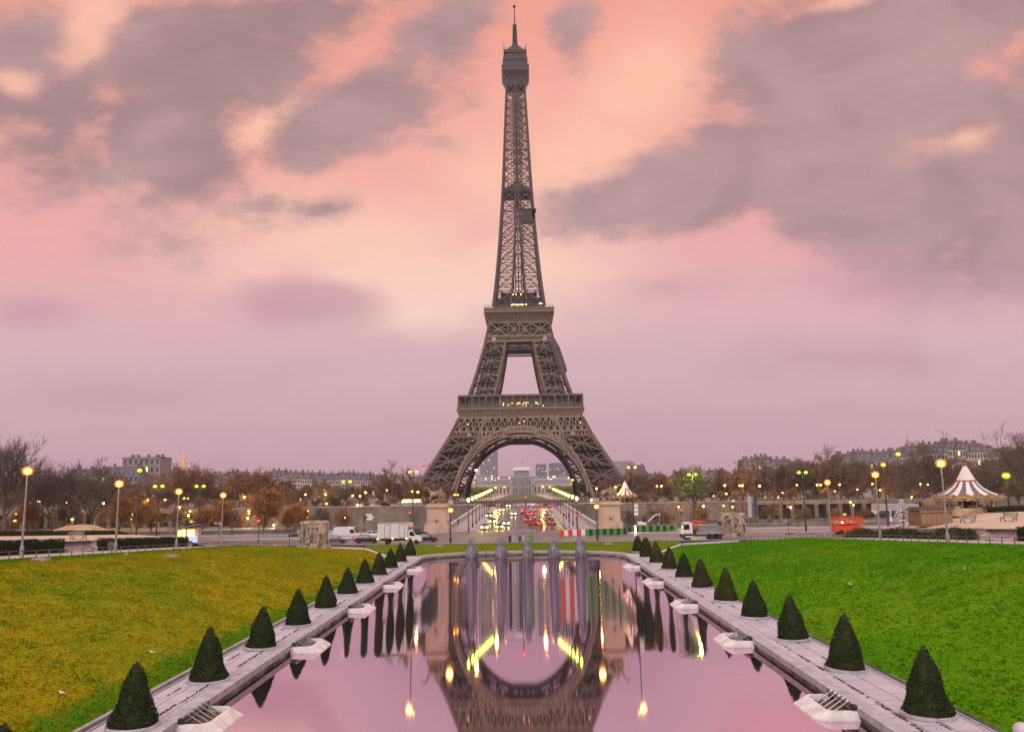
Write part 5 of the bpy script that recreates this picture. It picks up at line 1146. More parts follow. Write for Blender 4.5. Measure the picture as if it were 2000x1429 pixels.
def block(x, y, z, W_, H, D_, label, fm=CREAM, rm=ZINC, rows=5, cols=9, mans=True, rz=0, cat='building', group=None, lit=0.05, wscale=.85, chim=3):
    t = thing('apartment_block', label, cat, (x, y, z), rz, group); rg = random.Random(int(x*7+y*3)); hw = H*.78 if mans else H
    b = MB(); b.box((0, 0, hw/2-4), (W_, D_, hw+8)); b.bar((-W_/2-.2, -D_/2-.15, hw-.3), (W_/2+.2, -D_/2-.15, hw-.3), .5, .6); b.bar((-W_/2, -D_/2-.12, hw*.72), (W_/2, -D_/2-.12, hw*.72), .35, .4); b.build('wall', fm, t)
    b = MB()
    if mans: b.box((0, 0, hw+H*.10), (W_, D_, H*.20), taper=.88); b.box((0, 0, hw+H*.21), (W_*.9, D_*.9, H*.03), taper=.8)
    else: b.box((0, 0, hw+.3), (W_+.4, D_+.4, .6))
    rf = b.build('roof', rm, t)
    for i in range(chim):
        cx = -W_/2+W_*(i+.5)/chim+rg.uniform(-1, 1)
        b = MB(); b.box((0, 0, 0), (rg.uniform(.8, 1.4), rg.uniform(2, 4), H*.16))
        for q in range(4): b.lathe([(.16, H*.08), (.13, H*.08+.7)], 6, (0, -1+q*.6, 0))
        c = b.build('chimney', BRICKC, rf); c.location = (cx, rg.uniform(-1, 2), hw+(H*.22 if mans else 1.2)); c.scale = (.8, 1, .75 if mans else .35)
    rh = hw/rows
    for r in range(rows):
        for c in range(cols):
            wx = -W_/2+W_*(c+.5)/cols; li = rg.random() < lit
            part(('window', 'lit' if li else 'dark', 1), t, (wx, -D_/2-.02, r*rh+rh*.25), mkbox('window', LITW if li else WIN, (1, .12, 1)), (min(1.3*wscale, W_/cols*.55), 1, rh*.58))
    if mans:
        for c in range(0, cols, 2): part(('dormer', 'd', 1), t, (-W_/2+W_*(c+.5)/cols, -D_/2*.94, hw+H*.03), lambda: MB().box((0, 0, .5), (1, 1, 1)).build('dormer', GREYF), (1.4, 1.2, H*.09))
    return t
def block_px(l, r, top, y, label, H=None, z=None, **kw):
    a, c = at_y(l, top, y), at_y(r, top, y); H = H or 22; return block((a.x+c.x)/2, y+8, a.z-H, c.x-a.x, H*.97, 14, label, **kw)
def row_px(spec, y, H, nm, group, **kw):
    for i, (l, r, top) in enumerate(spec): block_px(l, r, top, y, '%s from the left of the %s' % (ORD[i] if i < 16 else 'last', nm), H=H, group=group, **kw)
block_px(238, 312, 891, 430, 'grey apartment block with bare party walls above the left trees', H=34, fm=GREYF, rows=8, cols=7, mans=False, chim=5)
block_px(196, 270, 908, 420, 'long low pale roof in front of the grey apartment block', H=22, fm=GREYF, rows=4, cols=8)
block_px(130, 198, 913, 440, 'grey roofed block left of the grey apartment block', H=22, fm=GREYF, rows=5)
row_px([(524, 556, 916), (556, 590, 919), (590, 622, 920), (622, 660, 922), (660, 690, 920), (690, 722, 922), (722, 752, 925), (800, 836, 927)], 620, 26, 'pale house row above the left wood', 'houses above the left wood', rows=6, cols=7)
row_px([(405, 440, 922), (440, 478, 918), (310, 345, 915)], 600, 26, 'roofs glimpsed between the brown trees', 'roofs between the left trees', rows=6, cols=7, fm=GREYF)
row_px([(1640, 1672, 883), (1672, 1705, 878), (1705, 1742, 879), (1742, 1772, 876)], 470, 22, 'cream house row on the right hill', 'houses on the right hill', rows=5, cols=6)
row_px([(1812, 1850, 864), (1850, 1885, 857), (1885, 1925, 862), (1925, 1965, 872), (1965, 2010, 874)], 430, 24, 'tall cream block row behind the carousel', 'tall blocks behind the carousel', rows=5, cols=7)
row_px([(1635, 1668, 893), (1668, 1712, 889), (1712, 1740, 892)], 440, 18, 'slate mansard house row on the hillside', 'mansard houses on the hillside', rows=4, cols=7, lit=.15)
row_px([(1452, 1482, 893), (1482, 1506, 888), (1506, 1545, 893), (1545, 1580, 898)], 480, 24, 'old stone house row above the right wood', 'stone houses above the right wood', rows=6, cols=6)
row_px([(1225, 1262, 906), (1262, 1300, 922), (1385, 1420, 915), (1770, 1815, 868)], 640, 26, 'distant roof row right of the tower', 'distant roofs right of the tower', rows=6, cols=6, fm=GREYF)
t = thing('golden_spire', 'small golden spire rising behind the brown trees', 'spire', (at_y(361, 870, 900).x, 900, at_y(361, 876, 900).z-30)); b = MB(); b.lathe([(2.2, 0), (2.2, 8), (2, 14), (1.6, 18), (1.3, 20), (1.1, 24), (.4, 26), (.1, 30)], 12); b.build('spire', mat('gilding', (.75, .45, .15), .4, metal=.5), t)
# military school at the end of the park
def at_w(l, r, y): return at_y(l, 950, y).x, at_y(r, 950, y).x
MY = 1250; SLATE = cm('slate_roof', (0.20, 0.21, 0.25), var=.2, vs=.05); MST = cm('school_stone', (0.33, 0.30, 0.30), var=.2, vs=.06)
t = thing('military_school', 'grey domed pavilion with low wings closing the far end of the park', 'palace', (at_y(1019, 950, MY).x, MY, FARZ)); xl, xr_ = at_w(998, 1041, MY); pw = xr_-xl; hz = at_y(1019, 931, MY).z-FARZ
b = MB(); b.box((0, 0, hz/2), (pw, 22, hz)); b.bar((-pw/2-.6, -11.6, hz-.6), (pw/2+.6, -11.6, hz-.6), 1.2, 1.4); b.bar((-pw/2, -11.4, hz*.5), (pw/2, -11.4, hz*.5), .8)
b.prism([(-pw*.2, hz), (pw*.2, hz), (0, hz+3.6)], -12.2, -10.5); b.build('wall', MST, t)
for i in range(8):
    b = MB(); b.lathe([(.9, 1), (.8, hz-1.5), (1.1, hz-1.2)], 8, (-pw*.3+pw*.6*i/7, -12.2, 0)); b.build('column', MST, t)
for i in range(7):
    for zz in (2, hz*.55): part(('window', 'dark', 1), t, (-pw*.36+pw*.72*i/6, -11.1, zz), mkbox('window', WIN, (1, .12, 1)), (1.8, 2, hz*.27))
d1, d2 = at_y(1003, 917, MY), at_y(1034, 917, MY); w2 = (d2.x-d1.x)/2; z1 = at_y(1018, 919, MY).z-FARZ; z2 = at_y(1018, 912, MY).z-FARZ
b = MB(); b.loft([[(-w2, -w2, hz), (w2, -w2, hz), (w2, w2, hz), (-w2, w2, hz)], [(-w2*.96, -w2, hz+(z1-hz)*.5), (w2*.96, -w2, hz+(z1-hz)*.5), (w2*.96, w2, hz+(z1-hz)*.5), (-w2*.96, w2, hz+(z1-hz)*.5)], [(-w2*.9, -w2*.8, z1), (w2*.9, -w2*.8, z1), (w2*.9, w2, z1), (-w2*.9, w2, z1)]]); rf = b.build('roof', SLATE, t)
b = MB(); b.box((0, -1, (z1+z2)/2), (2*w2, 2*w2, z2-z1)); b.build('scaffold_cover', cm('white_sheeting', (.75, .68, .70)), t); b = MB(); b.tube([(0, 0, z2), (0, 0, z2+8)], .25, 5); b.box((1.3, 0, z2+6.5), (2.6, .1, 1.8)); b.build('flagpole', SLATE, t)
for s in (-1, 1):
    a = xl if s < 0 else xr_; L = 58; hw = at_y(1019, 945, MY).z-FARZ; b = MB(); b.box((s*(pw/2+L/2), 4, hw/2), (L, 16, hw)); w_ = b.build('wing', cm('school_wing', (.45, .37, .28), var=.2, vs=.06), t); b = MB(); b.box((s*(pw/2+L/2), 4, hw+3), (L, 16, 6), taper=.75); b.build('wing_roof', SLATE, t)
    for i in range(10): part(('window', 'dark', 1), t, (s*(pw/2+4+L*i/10.5), -4.1, 3), mkbox('window', WIN, (1, .12, 1)), (2.2, 2, hw*.55))
TOWG = mat('tower_glass', (0.085, 0.09, 0.125), .35, c2=(.11, .11, .15), vs=.02); YB = 2900
def office(l, r, top, y, label, m=TOWG, lit=16, seed=1, floors=24):
    a, c = at_y(l, top, y), at_y(r, top, y); W_, H = c.x-a.x, a.z-FARZ; t = thing('office_tower', label, 'skyscraper', ((a.x+c.x)/2, y, FARZ)); rg = random.Random(seed)
    b = MB(); b.box((0, 0, H/2), (W_, W_*.6, H)); b.box((0, 0, H+1.2), (W_*.92, W_*.5, 2.4)); b.build('facade', m, t)
    b = MB(); 
    for i in range(9): b.box((-W_/2+W_*i/8, -W_*.3-.3, H/2), (W_*.012, .8, H))
    for i in range(floors): b.box((0, -W_*.3-.2, H*(i+.5)/floors), (W_, .6, H/floors*.22))
    b.build('mullion', cm('tower_mullion', (.20, .20, .25)), t)
    for i in range(lit): part(('window', 'towerlit', 1), t, (rg.uniform(-.46, .46)*W_, -W_*.3-.6, H*(.28+.68*int(rg.random()*floors)/floors)), mkbox('lit_window', LITW, (1, .2, 1)), (rg.uniform(1.5, 4)*y/2900, 1, 1.6*y/2900))
office(938, 972, 880, YB, 'tall slender blue-grey office tower seen through the arch', seed=3)
office(1046, 1067, 908, 2100, 'small grey office tower right of the domed pavilion', lit=10, seed=5); office(1072, 1096, 906, 2150, 'wide grey office block at the right inside the arch', lit=12, seed=6, floors=12); office(1096, 1120, 905, 2200, 'second wide grey office block beside the arch edge', lit=12, seed=7, floors=12)
office(1195, 1235, 902, 2300, 'pale distant slab block right of the tower leg', lit=2, seed=8, floors=10, m=cm('slab_grey', (.24, .23, .28)))
for i, (l, r, top) in enumerate([(908, 935, 928), (935, 965, 926), (965, 1000, 929), (1040, 1072, 929), (1072, 1105, 927), (1105, 1140, 929)]):
    block_px(l, r, top, 1650, '%s pale office block from the left behind the domed pavilion' % ORD[i], H=42, fm=PALE, rows=7, cols=10, mans=False, group='pale blocks behind the pavilion', lit=.12, wscale=4, chim=2)
t = thing('tower_crane', 'distant tower crane left of the iron tower', 'crane', (at_y(838, 912, 900).x, 900, FARZ)); hc = at_y(838, 910, 900).z-FARZ; b = MB(); b.bar((0, 0, 0), (0, 0, hc+3), 1.0); b.build('mast', cm('crane_red', (.5, .12, .08)), t); b = MB(); b.bar((-12, 0, hc), (4, 0, hc), .9); b.build('jib', MATS['crane_red'], t); b = MB(); [b.ball((x, -.8, hc+.4), .7, 6, 5) for x in (-10, )]; b.build('warning_light', LIT_R, t)
# ================================================================== FIGURES
def skin_geo(joints, bones, sub=1):
    names = list(joints); idx = {n: i for i, n in enumerate(names)}; me = bpy.data.meshes.new('tmp'); me.from_pydata([joints[n][0] for n in names], [(idx[a], idx[b]) for a, b in bones], [])
    o = bpy.data.objects.new('tmp', me); col.objects.link(o); o.modifiers.new('skin', 'SKIN')
    for n, v in zip(names, me.skin_vertices[0].data): r = joints[n][1]; v.radius = r if hasattr(r, '__len__') else (r, r); v.use_root = (n == names[0])
    sb = o.modifiers.new('sub', 'SUBSURF'); sb.levels = sb.render_levels = sub
    dg = bpy.context.evaluated_depsgraph_get(); m2 = bpy.data.meshes.new_from_object(o.evaluated_get(dg)); g = ([tuple(v.co) for v in m2.vertices], [tuple(p.vertices) for p in m2.polygons])
    bpy.data.objects.remove(o); bpy.data.meshes.remove(me); bpy.data.meshes.remove(m2); return g
def human_geo(h=1.75, stride=0.0, armL=None, armR=None, crouch=0.0, sub=1, bend=0.0):
    k = h/1.75; J = {}
    def P(n, x, y, z, r): J[n] = ((x*k, y*k, (z-crouch)*k), r*k if not hasattr(r, '__len__') else tuple(q*k for q in r))
    P('pelvis', 0, 0, .95, (.14, .11)); P('waist', 0, bend*.2, 1.12, (.13, .10)); P('chest', 0, bend*.5, 1.32, (.17, .12)); P('neck', 0, bend, 1.48, .055); P('jaw', 0, bend*1.15+.01, 1.56, .075); P('head', 0, bend*1.2+.01, 1.66, .098); P('crown', 0, bend*1.2, 1.73, .06)
    B = [('pelvis', 'waist'), ('waist', 'chest'), ('chest', 'neck'), ('neck', 'jaw'), ('jaw', 'head'), ('head', 'crown')]
    for s, n, arm in ((-1, 'L', armL), (1, 'R', armR)):
        f = s*stride; P('hip'+n, s*.095, 0, .90, .095); 
        J['knee'+n] = ((s*.10*k, (f*.22+crouch*.55)*k, (.50-crouch*.45)*k), .062*k); J['ankle'+n] = ((s*.10*k, (f*.40-max(0, -f)*.05-crouch*.1)*k, .09*k), .042*k); J['toe'+n] = ((s*.11*k, (f*.40+.15-crouch*.1)*k, .04*k), .038*k)
        P('sho'+n, s*.19, bend*.75, 1.42, .062)
        e, w = arm or ((s*.25, -f*.10+bend*.6, 1.14), (s*.25, -f*.2+.06+bend*.6, .90)); P('elb'+n, *e, .045); P('wri'+n, *w, .034); hv = Vector(w)+(Vector(w)-Vector(e)).normalized()*.13; P('hand'+n, *hv, .038)
        B += [('pelvis', 'hip'+n), ('hip'+n, 'knee'+n), ('knee'+n, 'ankle'+n), ('ankle'+n, 'toe'+n), ('chest', 'sho'+n), ('sho'+n, 'elb'+n), ('elb'+n, 'wri'+n), ('wri'+n, 'hand'+n)]
    return skin_geo(J, B, sub)
def horse_geo(k=1.0):
    J = {}; P = lambda n, x, y, z, r: J.__setitem__(n, ((x*k, y*k, z*k), tuple(q*k for q in r) if hasattr(r, '__len__') else r*k))
    P('barrel', 0, 0, 1.25, (.36, .34)); P('rump', -.75, 0, 1.32, (.34, .30)); P('tailroot', -1.08, 0, 1.35, .09); P('tail', -1.3, 0, .85, .07); P('chest', .65, 0, 1.28, (.36, .30)); P('withers', .8, 0, 1.55, (.24, .18)); P('neck', 1.1, 0, 1.95, (.2, .13)); P('poll', 1.3, 0, 2.28, (.13, .1)); P('face', 1.58, 0, 2.05, .10); P('muzzle', 1.75, 0, 1.85, .075)
    B = [('barrel', 'rump'), ('rump', 'tailroot'), ('tailroot', 'tail'), ('barrel', 'chest'), ('chest', 'withers'), ('withers', 'neck'), ('neck', 'poll'), ('poll', 'face'), ('face', 'muzzle')]
    for s, n in ((-1, 'a'), (1, 'b')):
        lift = .35 if s < 0 else 0
        P('st'+n, -.85, s*.2, 1.0, .17); P('hock'+n, -1.05, s*.2, .55, .075); P('hf'+n, -.98, s*.2, .06, .075); P('sh'+n, .7, s*.2, .98, .14); P('kn'+n, .78+lift*.6, s*.2, .58+lift*.5, .075); P('ff'+n, .74+lift*.3, s*.2, .06+lift*.9, .07)
        B += [('rump', 'st'+n), ('st'+n, 'hock'+n), ('hock'+n, 'hf'+n), ('chest', 'sh'+n), ('sh'+n, 'kn'+n), ('kn'+n, 'ff'+n)]
    return skin_geo(J, B)
HG = {'stand': human_geo(), 'walk': human_geo(stride=1.0), 'hold': human_geo(armR=((.38, .08, 1.30), (.50, .2, 1.52)), stride=.4), 'kneel': human_geo(crouch=.38, bend=.18), 'reach': human_geo(armL=((-.34, .1, 1.5), (-.22, .16, 1.76)), armR=((.30, .2, 1.2), (.1, .3, 1.3)))}
HORSE = horse_geo()
def put(mb, g, M): old = mb.M; mb.M = M; mb.add(*g); mb.M = old
TR = lambda x, y, z, s=1.0, rz=0.0: Matrix.Translation((x, y, z)) @ Matrix.Rotation(rz, 4, 'Z') @ Matrix.Scale(s, 4)
SANDST = mat('pedestal_stone', (0.53, 0.37, 0.27), .8, c2=(.40, .28, .21), vs=.6, bump=.15, bs=4); STAT = mat('statue_stone', (0.33, 0.235, 0.15), .8, c2=(.17, .12, .085), vs=.9, bump=.3, bs=3)
for s, px_, py_, side in ((-1, 856, 1037, 'left'), (1, 1186, 1031, 'right')):
    p = at_z(px_, py_, ROADZ+.1); x, y = p.x, 189.5
    t = thing('statue_pedestal', 'tall sandstone pedestal at the %s corner of the bridge head' % side, 'pedestal', (x, y, ROADZ), 0, 'pedestals of the bridge head')
    b = MB(); b.box((0, 0, .9), (5.4, 6.4, 1.8)); b.box((0, 0, 1.9), (5.0, 6.0, .3)); b.build('plinth', SANDST, t)
    b = MB(); b.box((0, 0, 3.7), (4.4, 5.4, 3.4)); b.build('shaft', SANDST, t); b = MB(); b.box((0, 0, 5.5), (4.8, 5.8, .35)); b.box((0, 0, 5.8), (5.3, 6.3, .35)); b.box((0, 0, 6.1), (4.6, 5.6, .35)); b.build('cornice', SANDST, t)
    b = MB(); b.box((0, -2.72, 2.5), (.5, .06, .4)); b.build('plaque', POLE_D, t)
    b = MB(); put(b, HORSE, TR(-.3*s*-1, .5, ROADZ+6.28, 1.72, math.pi if s < 0 else 0)); put(b, HG['hold'], TR(s*-.2+.55, -.9, ROADZ+6.28, 2.15, R(170))); b.box((0, 0, ROADZ+6.36), (4.2, 3.2, .3)); 
    for q in range(14): b.ball((random.uniform(-1.4, 1.4), random.uniform(-.6, 1), ROADZ+6.5+random.random()*.8), random.uniform(.2, .45), 7, 5)
    o = b.build('horse_statue', STAT, smooth=True); o.location = (x, y, 0); tag(o, 'weathered stone warrior leading a horse on the %s pedestal' % side, 'statue', 'horse statues of the bridge head')
GRPST = mat('sculpture_stone', (0.47, 0.37, 0.28), .8, c2=(.24, .185, .14), vs=1.1, bump=.4, bs=3)
for s, px_, py_, side in ((-1, 612, 1067, 'left'), (1, 1434, 1047, 'right')):
    p = at_z(px_, py_, zpath(141)); rr = random.Random(4+s); t = thing('stone_group', 'pale stone block carved with crowded figures beyond the %s lawn' % ('yellowish left' if s < 0 else 'bright green right'), 'sculpture', (p.x, p.y, p.z-.15), s*-.06, 'carved stone groups')
    b = MB(); 
    for i in range(9):
        for j in range(2): b.box((-1.5+i*.38+rr.uniform(-.1, .1), .55+j*.9, 2.0+rr.uniform(-.1, .1)), (.62, 1.0, 4.0+rr.uniform(-.3, .2)), rr.uniform(-.2, .2))
    b.box((0, 1.0, 4.15), (4.3, 2.6, .5)); b.box((0, 1, .25), (4.4, 2.8, .6))
    for i, (x, y, z, k, rz, pose) in enumerate([(-1.75, -.15, .3, 1.75, 2.6, 'reach'), (-1.0, -.05, .4, 2.05, 3.1, 'stand'), (-.35, -.2, 1.2, 1.55, 3.4, 'hold'), (.35, 0, .4, 2.1, 3.0, 'reach'), (1.05, -.1, .4, 2.1, 3.3, 'walk'), (1.8, .1, .3, 2.15, 3.9, 'stand'), (-2.05, .5, .3, 1.9, 1.8, 'kneel'), (-.7, -.5, .3, 1.45, 2.9, 'kneel'), (.75, -.45, .3, 1.5, 3.5, 'kneel'), (-2.1, 1.2, .4, 2.0, 1.6, 'stand'), (2.1, 1.1, .4, 2.05, 4.6, 'hold'), (-.2, 0, 2.2, 1.2, 3.1, 'reach'), (1.4, 0, 2.5, 1.0, 3.1, 'hold'), (-1.4, 0, 2.4, 1.05, 3.2, 'kneel')]): put(b, HG[pose], TR(x*(-s if i % 2 else 1)*1.04, y-.38, z, k*1.08, rz))
    for q in range(46): b.ball((rr.uniform(-2.1, 2.1), rr.uniform(-.5, .1), rr.uniform(2.9, 4.3)), (rr.uniform(.12, .32),)*3, 6, 5)
    b.build('carving', GRPST, t, smooth=False)
    b = MB(); b.box((0, .9, .1), (5.0, 3.6, .5)); b.box((s*-.3, -1.1, .35), (1.2, .7, .9)); b.build('base', GRPST, t)
# people on the bridge pavements
cloth = [mat('dark_coat', (.02, .02, .025), .8), mat('blue_coat', (.03, .045, .09), .8), mat('grey_coat', (.08, .075, .075), .8)]; SKIN = mat('skin', (.45, .27, .2), .6); HAIR = mat('hair', (.03, .02, .015), .8)
def split_person(p, label, pose, m, rz, k=1.0):
    v, f = HG[pose]; t = thing('person', label, 'person', p, rz, None)
    b = MB(); b.M = Matrix.Scale(k, 4); b.add(v, f); o = b.build('body', [m, SKIN], t, smooth=True)
    for q in o.data.polygons: q.material_index = 1 if q.center.z > 1.5*k or (abs(q.center.x) > .2*k and q.center.z < .86*k) else 0
    b = MB(); hd = [x for x in v if x[2] > 1.6]; b.ball((0, -.02, 1.70*k), (.105*k, .115*k, .085*k), 10, 7); b.build('hair', HAIR, t, smooth=True)
for px_, py_, lab, pose, m, rz in [(894.5, 1025, 'pedestrian in a dark coat walking on the left bridge pavement near the pedestal', 'walk', 0, 3.1), (1128, 1008, 'pedestrian in a dark coat on the right bridge pavement, left one of the pair', 'stand', 0, 0), (1135, 1010, 'pedestrian in a dark coat on the right bridge pavement, right one of the pair', 'walk', 1, .2), (945, 991, 'pedestrian in a pale jacket far along the left bridge pavement', 'walk', 2, 3.0), (1206, 1047, 'worker standing behind the striped barriers', 'stand', 1, 1.0)]:
    y = 190
    for i in range(300):
        p = at_y(px_, py_, 188+i*.5)
        if p.z <= bridge_z(p.y)+.15: break
    if py_ == 1047: p = at_z(px_, py_, ROADZ)
    else: p.z = bridge_z(p.y)+.15
    split_person(p, lab, pose, cloth[m], rz, 1.0)
# ================================================================== VEHICLES
TYRE = mat('tyre', (.018, .017, .017), .85); RIM = mat('wheel_rim', (.38, .37, .38), .35, metal=.8); CARG = mat('car_glass', (.012, .013, .016), .08); PLATE = mat('number_plate', (.7, .68, .62), .5)
def paint_m(n, c): return mat('paint_'+n, c, .25, metal=.15)
PW = paint_m('white', (.72, .68, .70)); PK = paint_m('black', (.022, .022, .028)); PG = paint_m('slate', (.09, .10, .13)); PS = paint_m('silver', (.38, .38, .40)); PR = paint_m('red', (.55, .06, .02)); PGR = mat('bare_metal_grey', (.30, .29, .30), .5, metal=.4, var=.25, vs=2)
DARKP = mat('dark_plastic', (.025, .024, .025), .6); RED_L = mat('tail_lens', (.35, .01, .01), .3)
def wheel(t, x, y, r=.33, w=.22):
    g = bpy.data.objects.new('wheel', None); 
    b = MB(); b.M = Matrix.Translation((x, y, r)) @ Matrix.Rotation(math.pi/2, 4, 'X'); b.lathe([(r*.62, -w/2), (r*.95, -w/2), (r, -w*.3), (r, w*.3), (r*.95, w/2), (r*.62, w/2)], 18); o = b.build('wheel', TYRE, t)
    bpy.data.objects.remove(g)
    b = MB(); b.M = Matrix.Translation((x, y, r)) @ Matrix.Rotation(math.pi/2, 4, 'X'); b.lathe([(r*.12, -w*.35), (r*.60, -w*.40), (r*.64, -w*.46), (r*.64, w*.46), (r*.60, w*.40), (r*.12, w*.35)], 14); b.build('rim', RIM, o)
def lamp_(t, nm, c, d, m): b = MB(); b.ball(c, d, 8, 6); return b.build(nm, m, t, smooth=True)
def car(label, m, loc, rz, front=False, back=False, group=None, L=4.4, H=1.46, Wd=1.8, wagon=False, name='parked_car'):
    t = thing(name, label, 'car', loc, rz, group); h = L/2; w = Wd/2
    st = [(-h, .80, .48, .78), (-h+.08, .90, .30, .90), (-h*.6, .98, .24, .98), (0, 1.0, .22, .95), (h*.42, .98, .22, .92), (h*.80, .92, .26, .80), (h-.06, .80, .30, .68), (h, .70, .40, .58)]
    sec = lambda x, k, z0, z1: [(x, -w*k*.94, z0), (x, -w*k, z0+.16), (x, -w*k, z1-.16), (x, -w*k*.90, z1), (x, w*k*.90, z1), (x, w*k, z1-.16), (x, w*k, z0+.16), (x, w*k*.94, z0)]
    b = MB(); b.loft([sec(*q) for q in st]); b.build('body', m, t, smooth=False)
    xa, xb, xc, xd = (-h*.93 if wagon else -h*.80), (-h*.80 if wagon else -h*.45), h*.08, h*.46
    b = MB(); b.loft([[(xa, -w*.88, .90), (xd, -w*.88, .90), (xd, w*.88, .90), (xa, w*.88, .90)], [(xb, -w*.70, H-.05), (xc, -w*.70, H-.05), (xc, w*.70, H-.05), (xb, w*.70, H-.05)]]); b.build('windows', CARG, t)
    b = MB(); b.loft([[(xb-.06, -w*.72, H-.07), (xc+.05, -w*.72, H-.07), (xc+.05, w*.72, H-.07), (xb-.06, w*.72, H-.07)], [(xb+.1, -w*.62, H), (xc-.1, -w*.62, H), (xc-.1, w*.62, H), (xb+.1, w*.62, H)]])
    for s in (-1, 1):
        b.bar((xa, s*w*.88, .90), (xb, s*w*.71, H-.05), .07); b.bar((xd, s*w*.88, .90), (xc, s*w*.71, H-.05), .06); b.bar((lerp(xa, xd, .5), s*w*.885, .90), (lerp(xb, xc, .55), s*w*.71, H-.05), .07)
    b.build('roof', m, t)
    for x in (-h*.62, h*.62):
        for s in (-1, 1): wheel(t, x, s*(w-.08))
    for s in (-1, 1):
        lamp_(t, 'headlight', (h-.10, s*w*.64, .64), (.14, .30, .19) if front else (.1, .2, .09), LIT_W if front else PS); lamp_(t, 'tail_light', (-h+.02, s*w*.70, .78), (.09, .26, .15), LIT_R if back else RED_L)
        b = MB(); b.ball((xd-.25, s*(w+.08), .98), (.08, .12, .07), 6, 5); b.build('mirror', m, t)
    b = MB(); b.box((-h-.005, 0, .55), (.03, .5, .12)); b.box((h-.0, 0, .45), (.03, .5, .11)); b.build('number_plate', PLATE, t); return t
def onroad(px_, py_, z=ROADZ): return at_z(px_, py_, z+.0)
p = onroad(655, 1060); car('dark slate car half hidden behind the left stone group', PG, p, 0)
p = onroad(716, 1059.5); car('black saloon between the stone group and the white box truck', PK, p, 0, back=True)
p = onroad(833, 1057.5); car('black saloon in front of the box truck, by the lamp post', PK, p, 0)
p = onroad(815, 1046); car('black estate car behind the cab of the box truck', PK, p, 0, back=True, wagon=True, H=1.6)
p = onroad(650, 1050); car('silver car behind the dark slate car', PS, p, 0)
p = onroad(727, 1050); car('white taxi with a lit roof sign behind the black saloon', PW, p, .5, front=True); p2 = onroad(741, 1048); car('second white taxi beside the box truck', PW, p2, 2.6, front=True)
p = at_y(283, 1064, 150); p.z = ROADZ; car('white hatchback behind the left hedge', PW, p, 0, wagon=True)
p = onroad(604, 1049); car('dark taxi moving left behind the left stone group', PK, (at_z(585, 1049, ROADZ)), math.pi, back=True)
def van(label, loc, rz, m=PW, L=5.6, H=2.55):
    t = thing('panel_van', label, 'van', loc, rz); h = L/2; w = .98; prof = [(-h, .45), (-h, H-.12), (-h+.12, H), (h*.38, H), (h*.56, H-.18), (h*.80, 1.42), (h*.97, 1.15), (h, .85), (h, .42)]
    b = MB(); k = [1.0, .97, .95, .95, .95, .97, .96, .95, .97]; b.loft([[(x, -w*.97 if z > 2 else -w, z) for x, z in prof], [(x, w*.97 if z > 2 else w, z) for x, z in prof]]); b.build('body', m, t)
    b = MB()
    for s in (-1, 1): b.loft([[(h*.30, s*(w+.004), 1.45), (h*.70, s*(w+.004), 1.45), (h*.55, s*(w-.012), 2.1), (h*.30, s*(w-.012), 2.1)], [(h*.30, s*(w-.05), 1.45), (h*.70, s*(w-.05), 1.45), (h*.55, s*(w-.07), 2.1), (h*.30, s*(w-.07), 2.1)]])
    b.loft([[(h*.575, -w*.85, H-.22), (h*.80, -w*.88, 1.48), (h*.80, w*.88, 1.48), (h*.575, w*.85, H-.22)], [(h*.59, -w*.85, H-.2), (h*.815, -w*.88, 1.49), (h*.815, w*.88, 1.49), (h*.59, w*.85, H-.2)]]); b.build('windows', CARG, t)
    b = MB(); [b.bar((-h*.95, s*(w+.01), .95), (h*.95, s*(w+.01), .9), .09, .1) for s in (-1, 1)]; [b.bar((x, s*(w+.006), .6), (x, s*(w-.01), 2.4), .025) for x in (h*.27, -h*.22) for s in (-1, 1)]; b.build('trim', PGR, t)
    for x in (-h*.60, h*.62):
        for s in (-1, 1): wheel(t, x, s*(w-.1), .36)
    for s in (-1, 1): lamp_(t, 'headlight', (h-.03, s*.75, .95), (.07, .16, .15), PS); lamp_(t, 'tail_light', (-h, s*.85, 1.2), (.04, .08, .25), RED_L)
    return t
van('white high-roof panel van behind the black saloon', onroad(678, 1055), 0, L=4.9)
def truck_base(t, L, y=.95):
    b = MB(); b.bar((-L/2, -.45, .75), (L/2, -.45, .75), .2, .25); b.bar((-L/2, .45, .75), (L/2, .45, .75), .2, .25); b.build('chassis', DARKP, t)
t = thing('box_truck', 'white box truck with two side doors at the kerb', 'truck', onroad(781, 1062), 0)
truck_base(t, 6.6); b = MB(); b.box((-1.15, 0, 2.35), (5.3, 2.3, 2.75)); b.build('cargo_box', mat('truck_panel', (.62, .57, .60), .45, var=.08, vs=1), t)
b = MB()
for x0 in (-2.55, .05):
    for a, c in (((x0, 1.25), (x0+1.0, 1.25)), ((x0, 3.4), (x0+1.0, 3.4)), ((x0, 1.25), (x0, 3.4)), ((x0+1.0, 1.25), (x0+1.0, 3.4))): b.bar((a[0], -1.165, a[1]), (c[0], -1.165, c[1]), .05)
    b.box((x0+.75, -1.17, 1.9), (.2, .04, .12))
b.bar((-3.8, -1.16, 1.02), (1.5, -1.16, 1.02), .1); b.bar((-3.8, -1.16, 3.7), (1.5, -1.16, 3.7), .08); b.build('door_seal', DARKP, t)
b = MB(); cp = [(1.6, .5), (1.6, 2.3), (1.9, 2.5), (2.3, 2.45), (3.0, 1.55), (3.75, 1.3), (3.9, 1.0), (3.9, .5)]; b.loft([[(x, -1.0, z) for x, z in cp], [(x, 1.0, z) for x, z in cp]]); b.build('cab', PW, t)
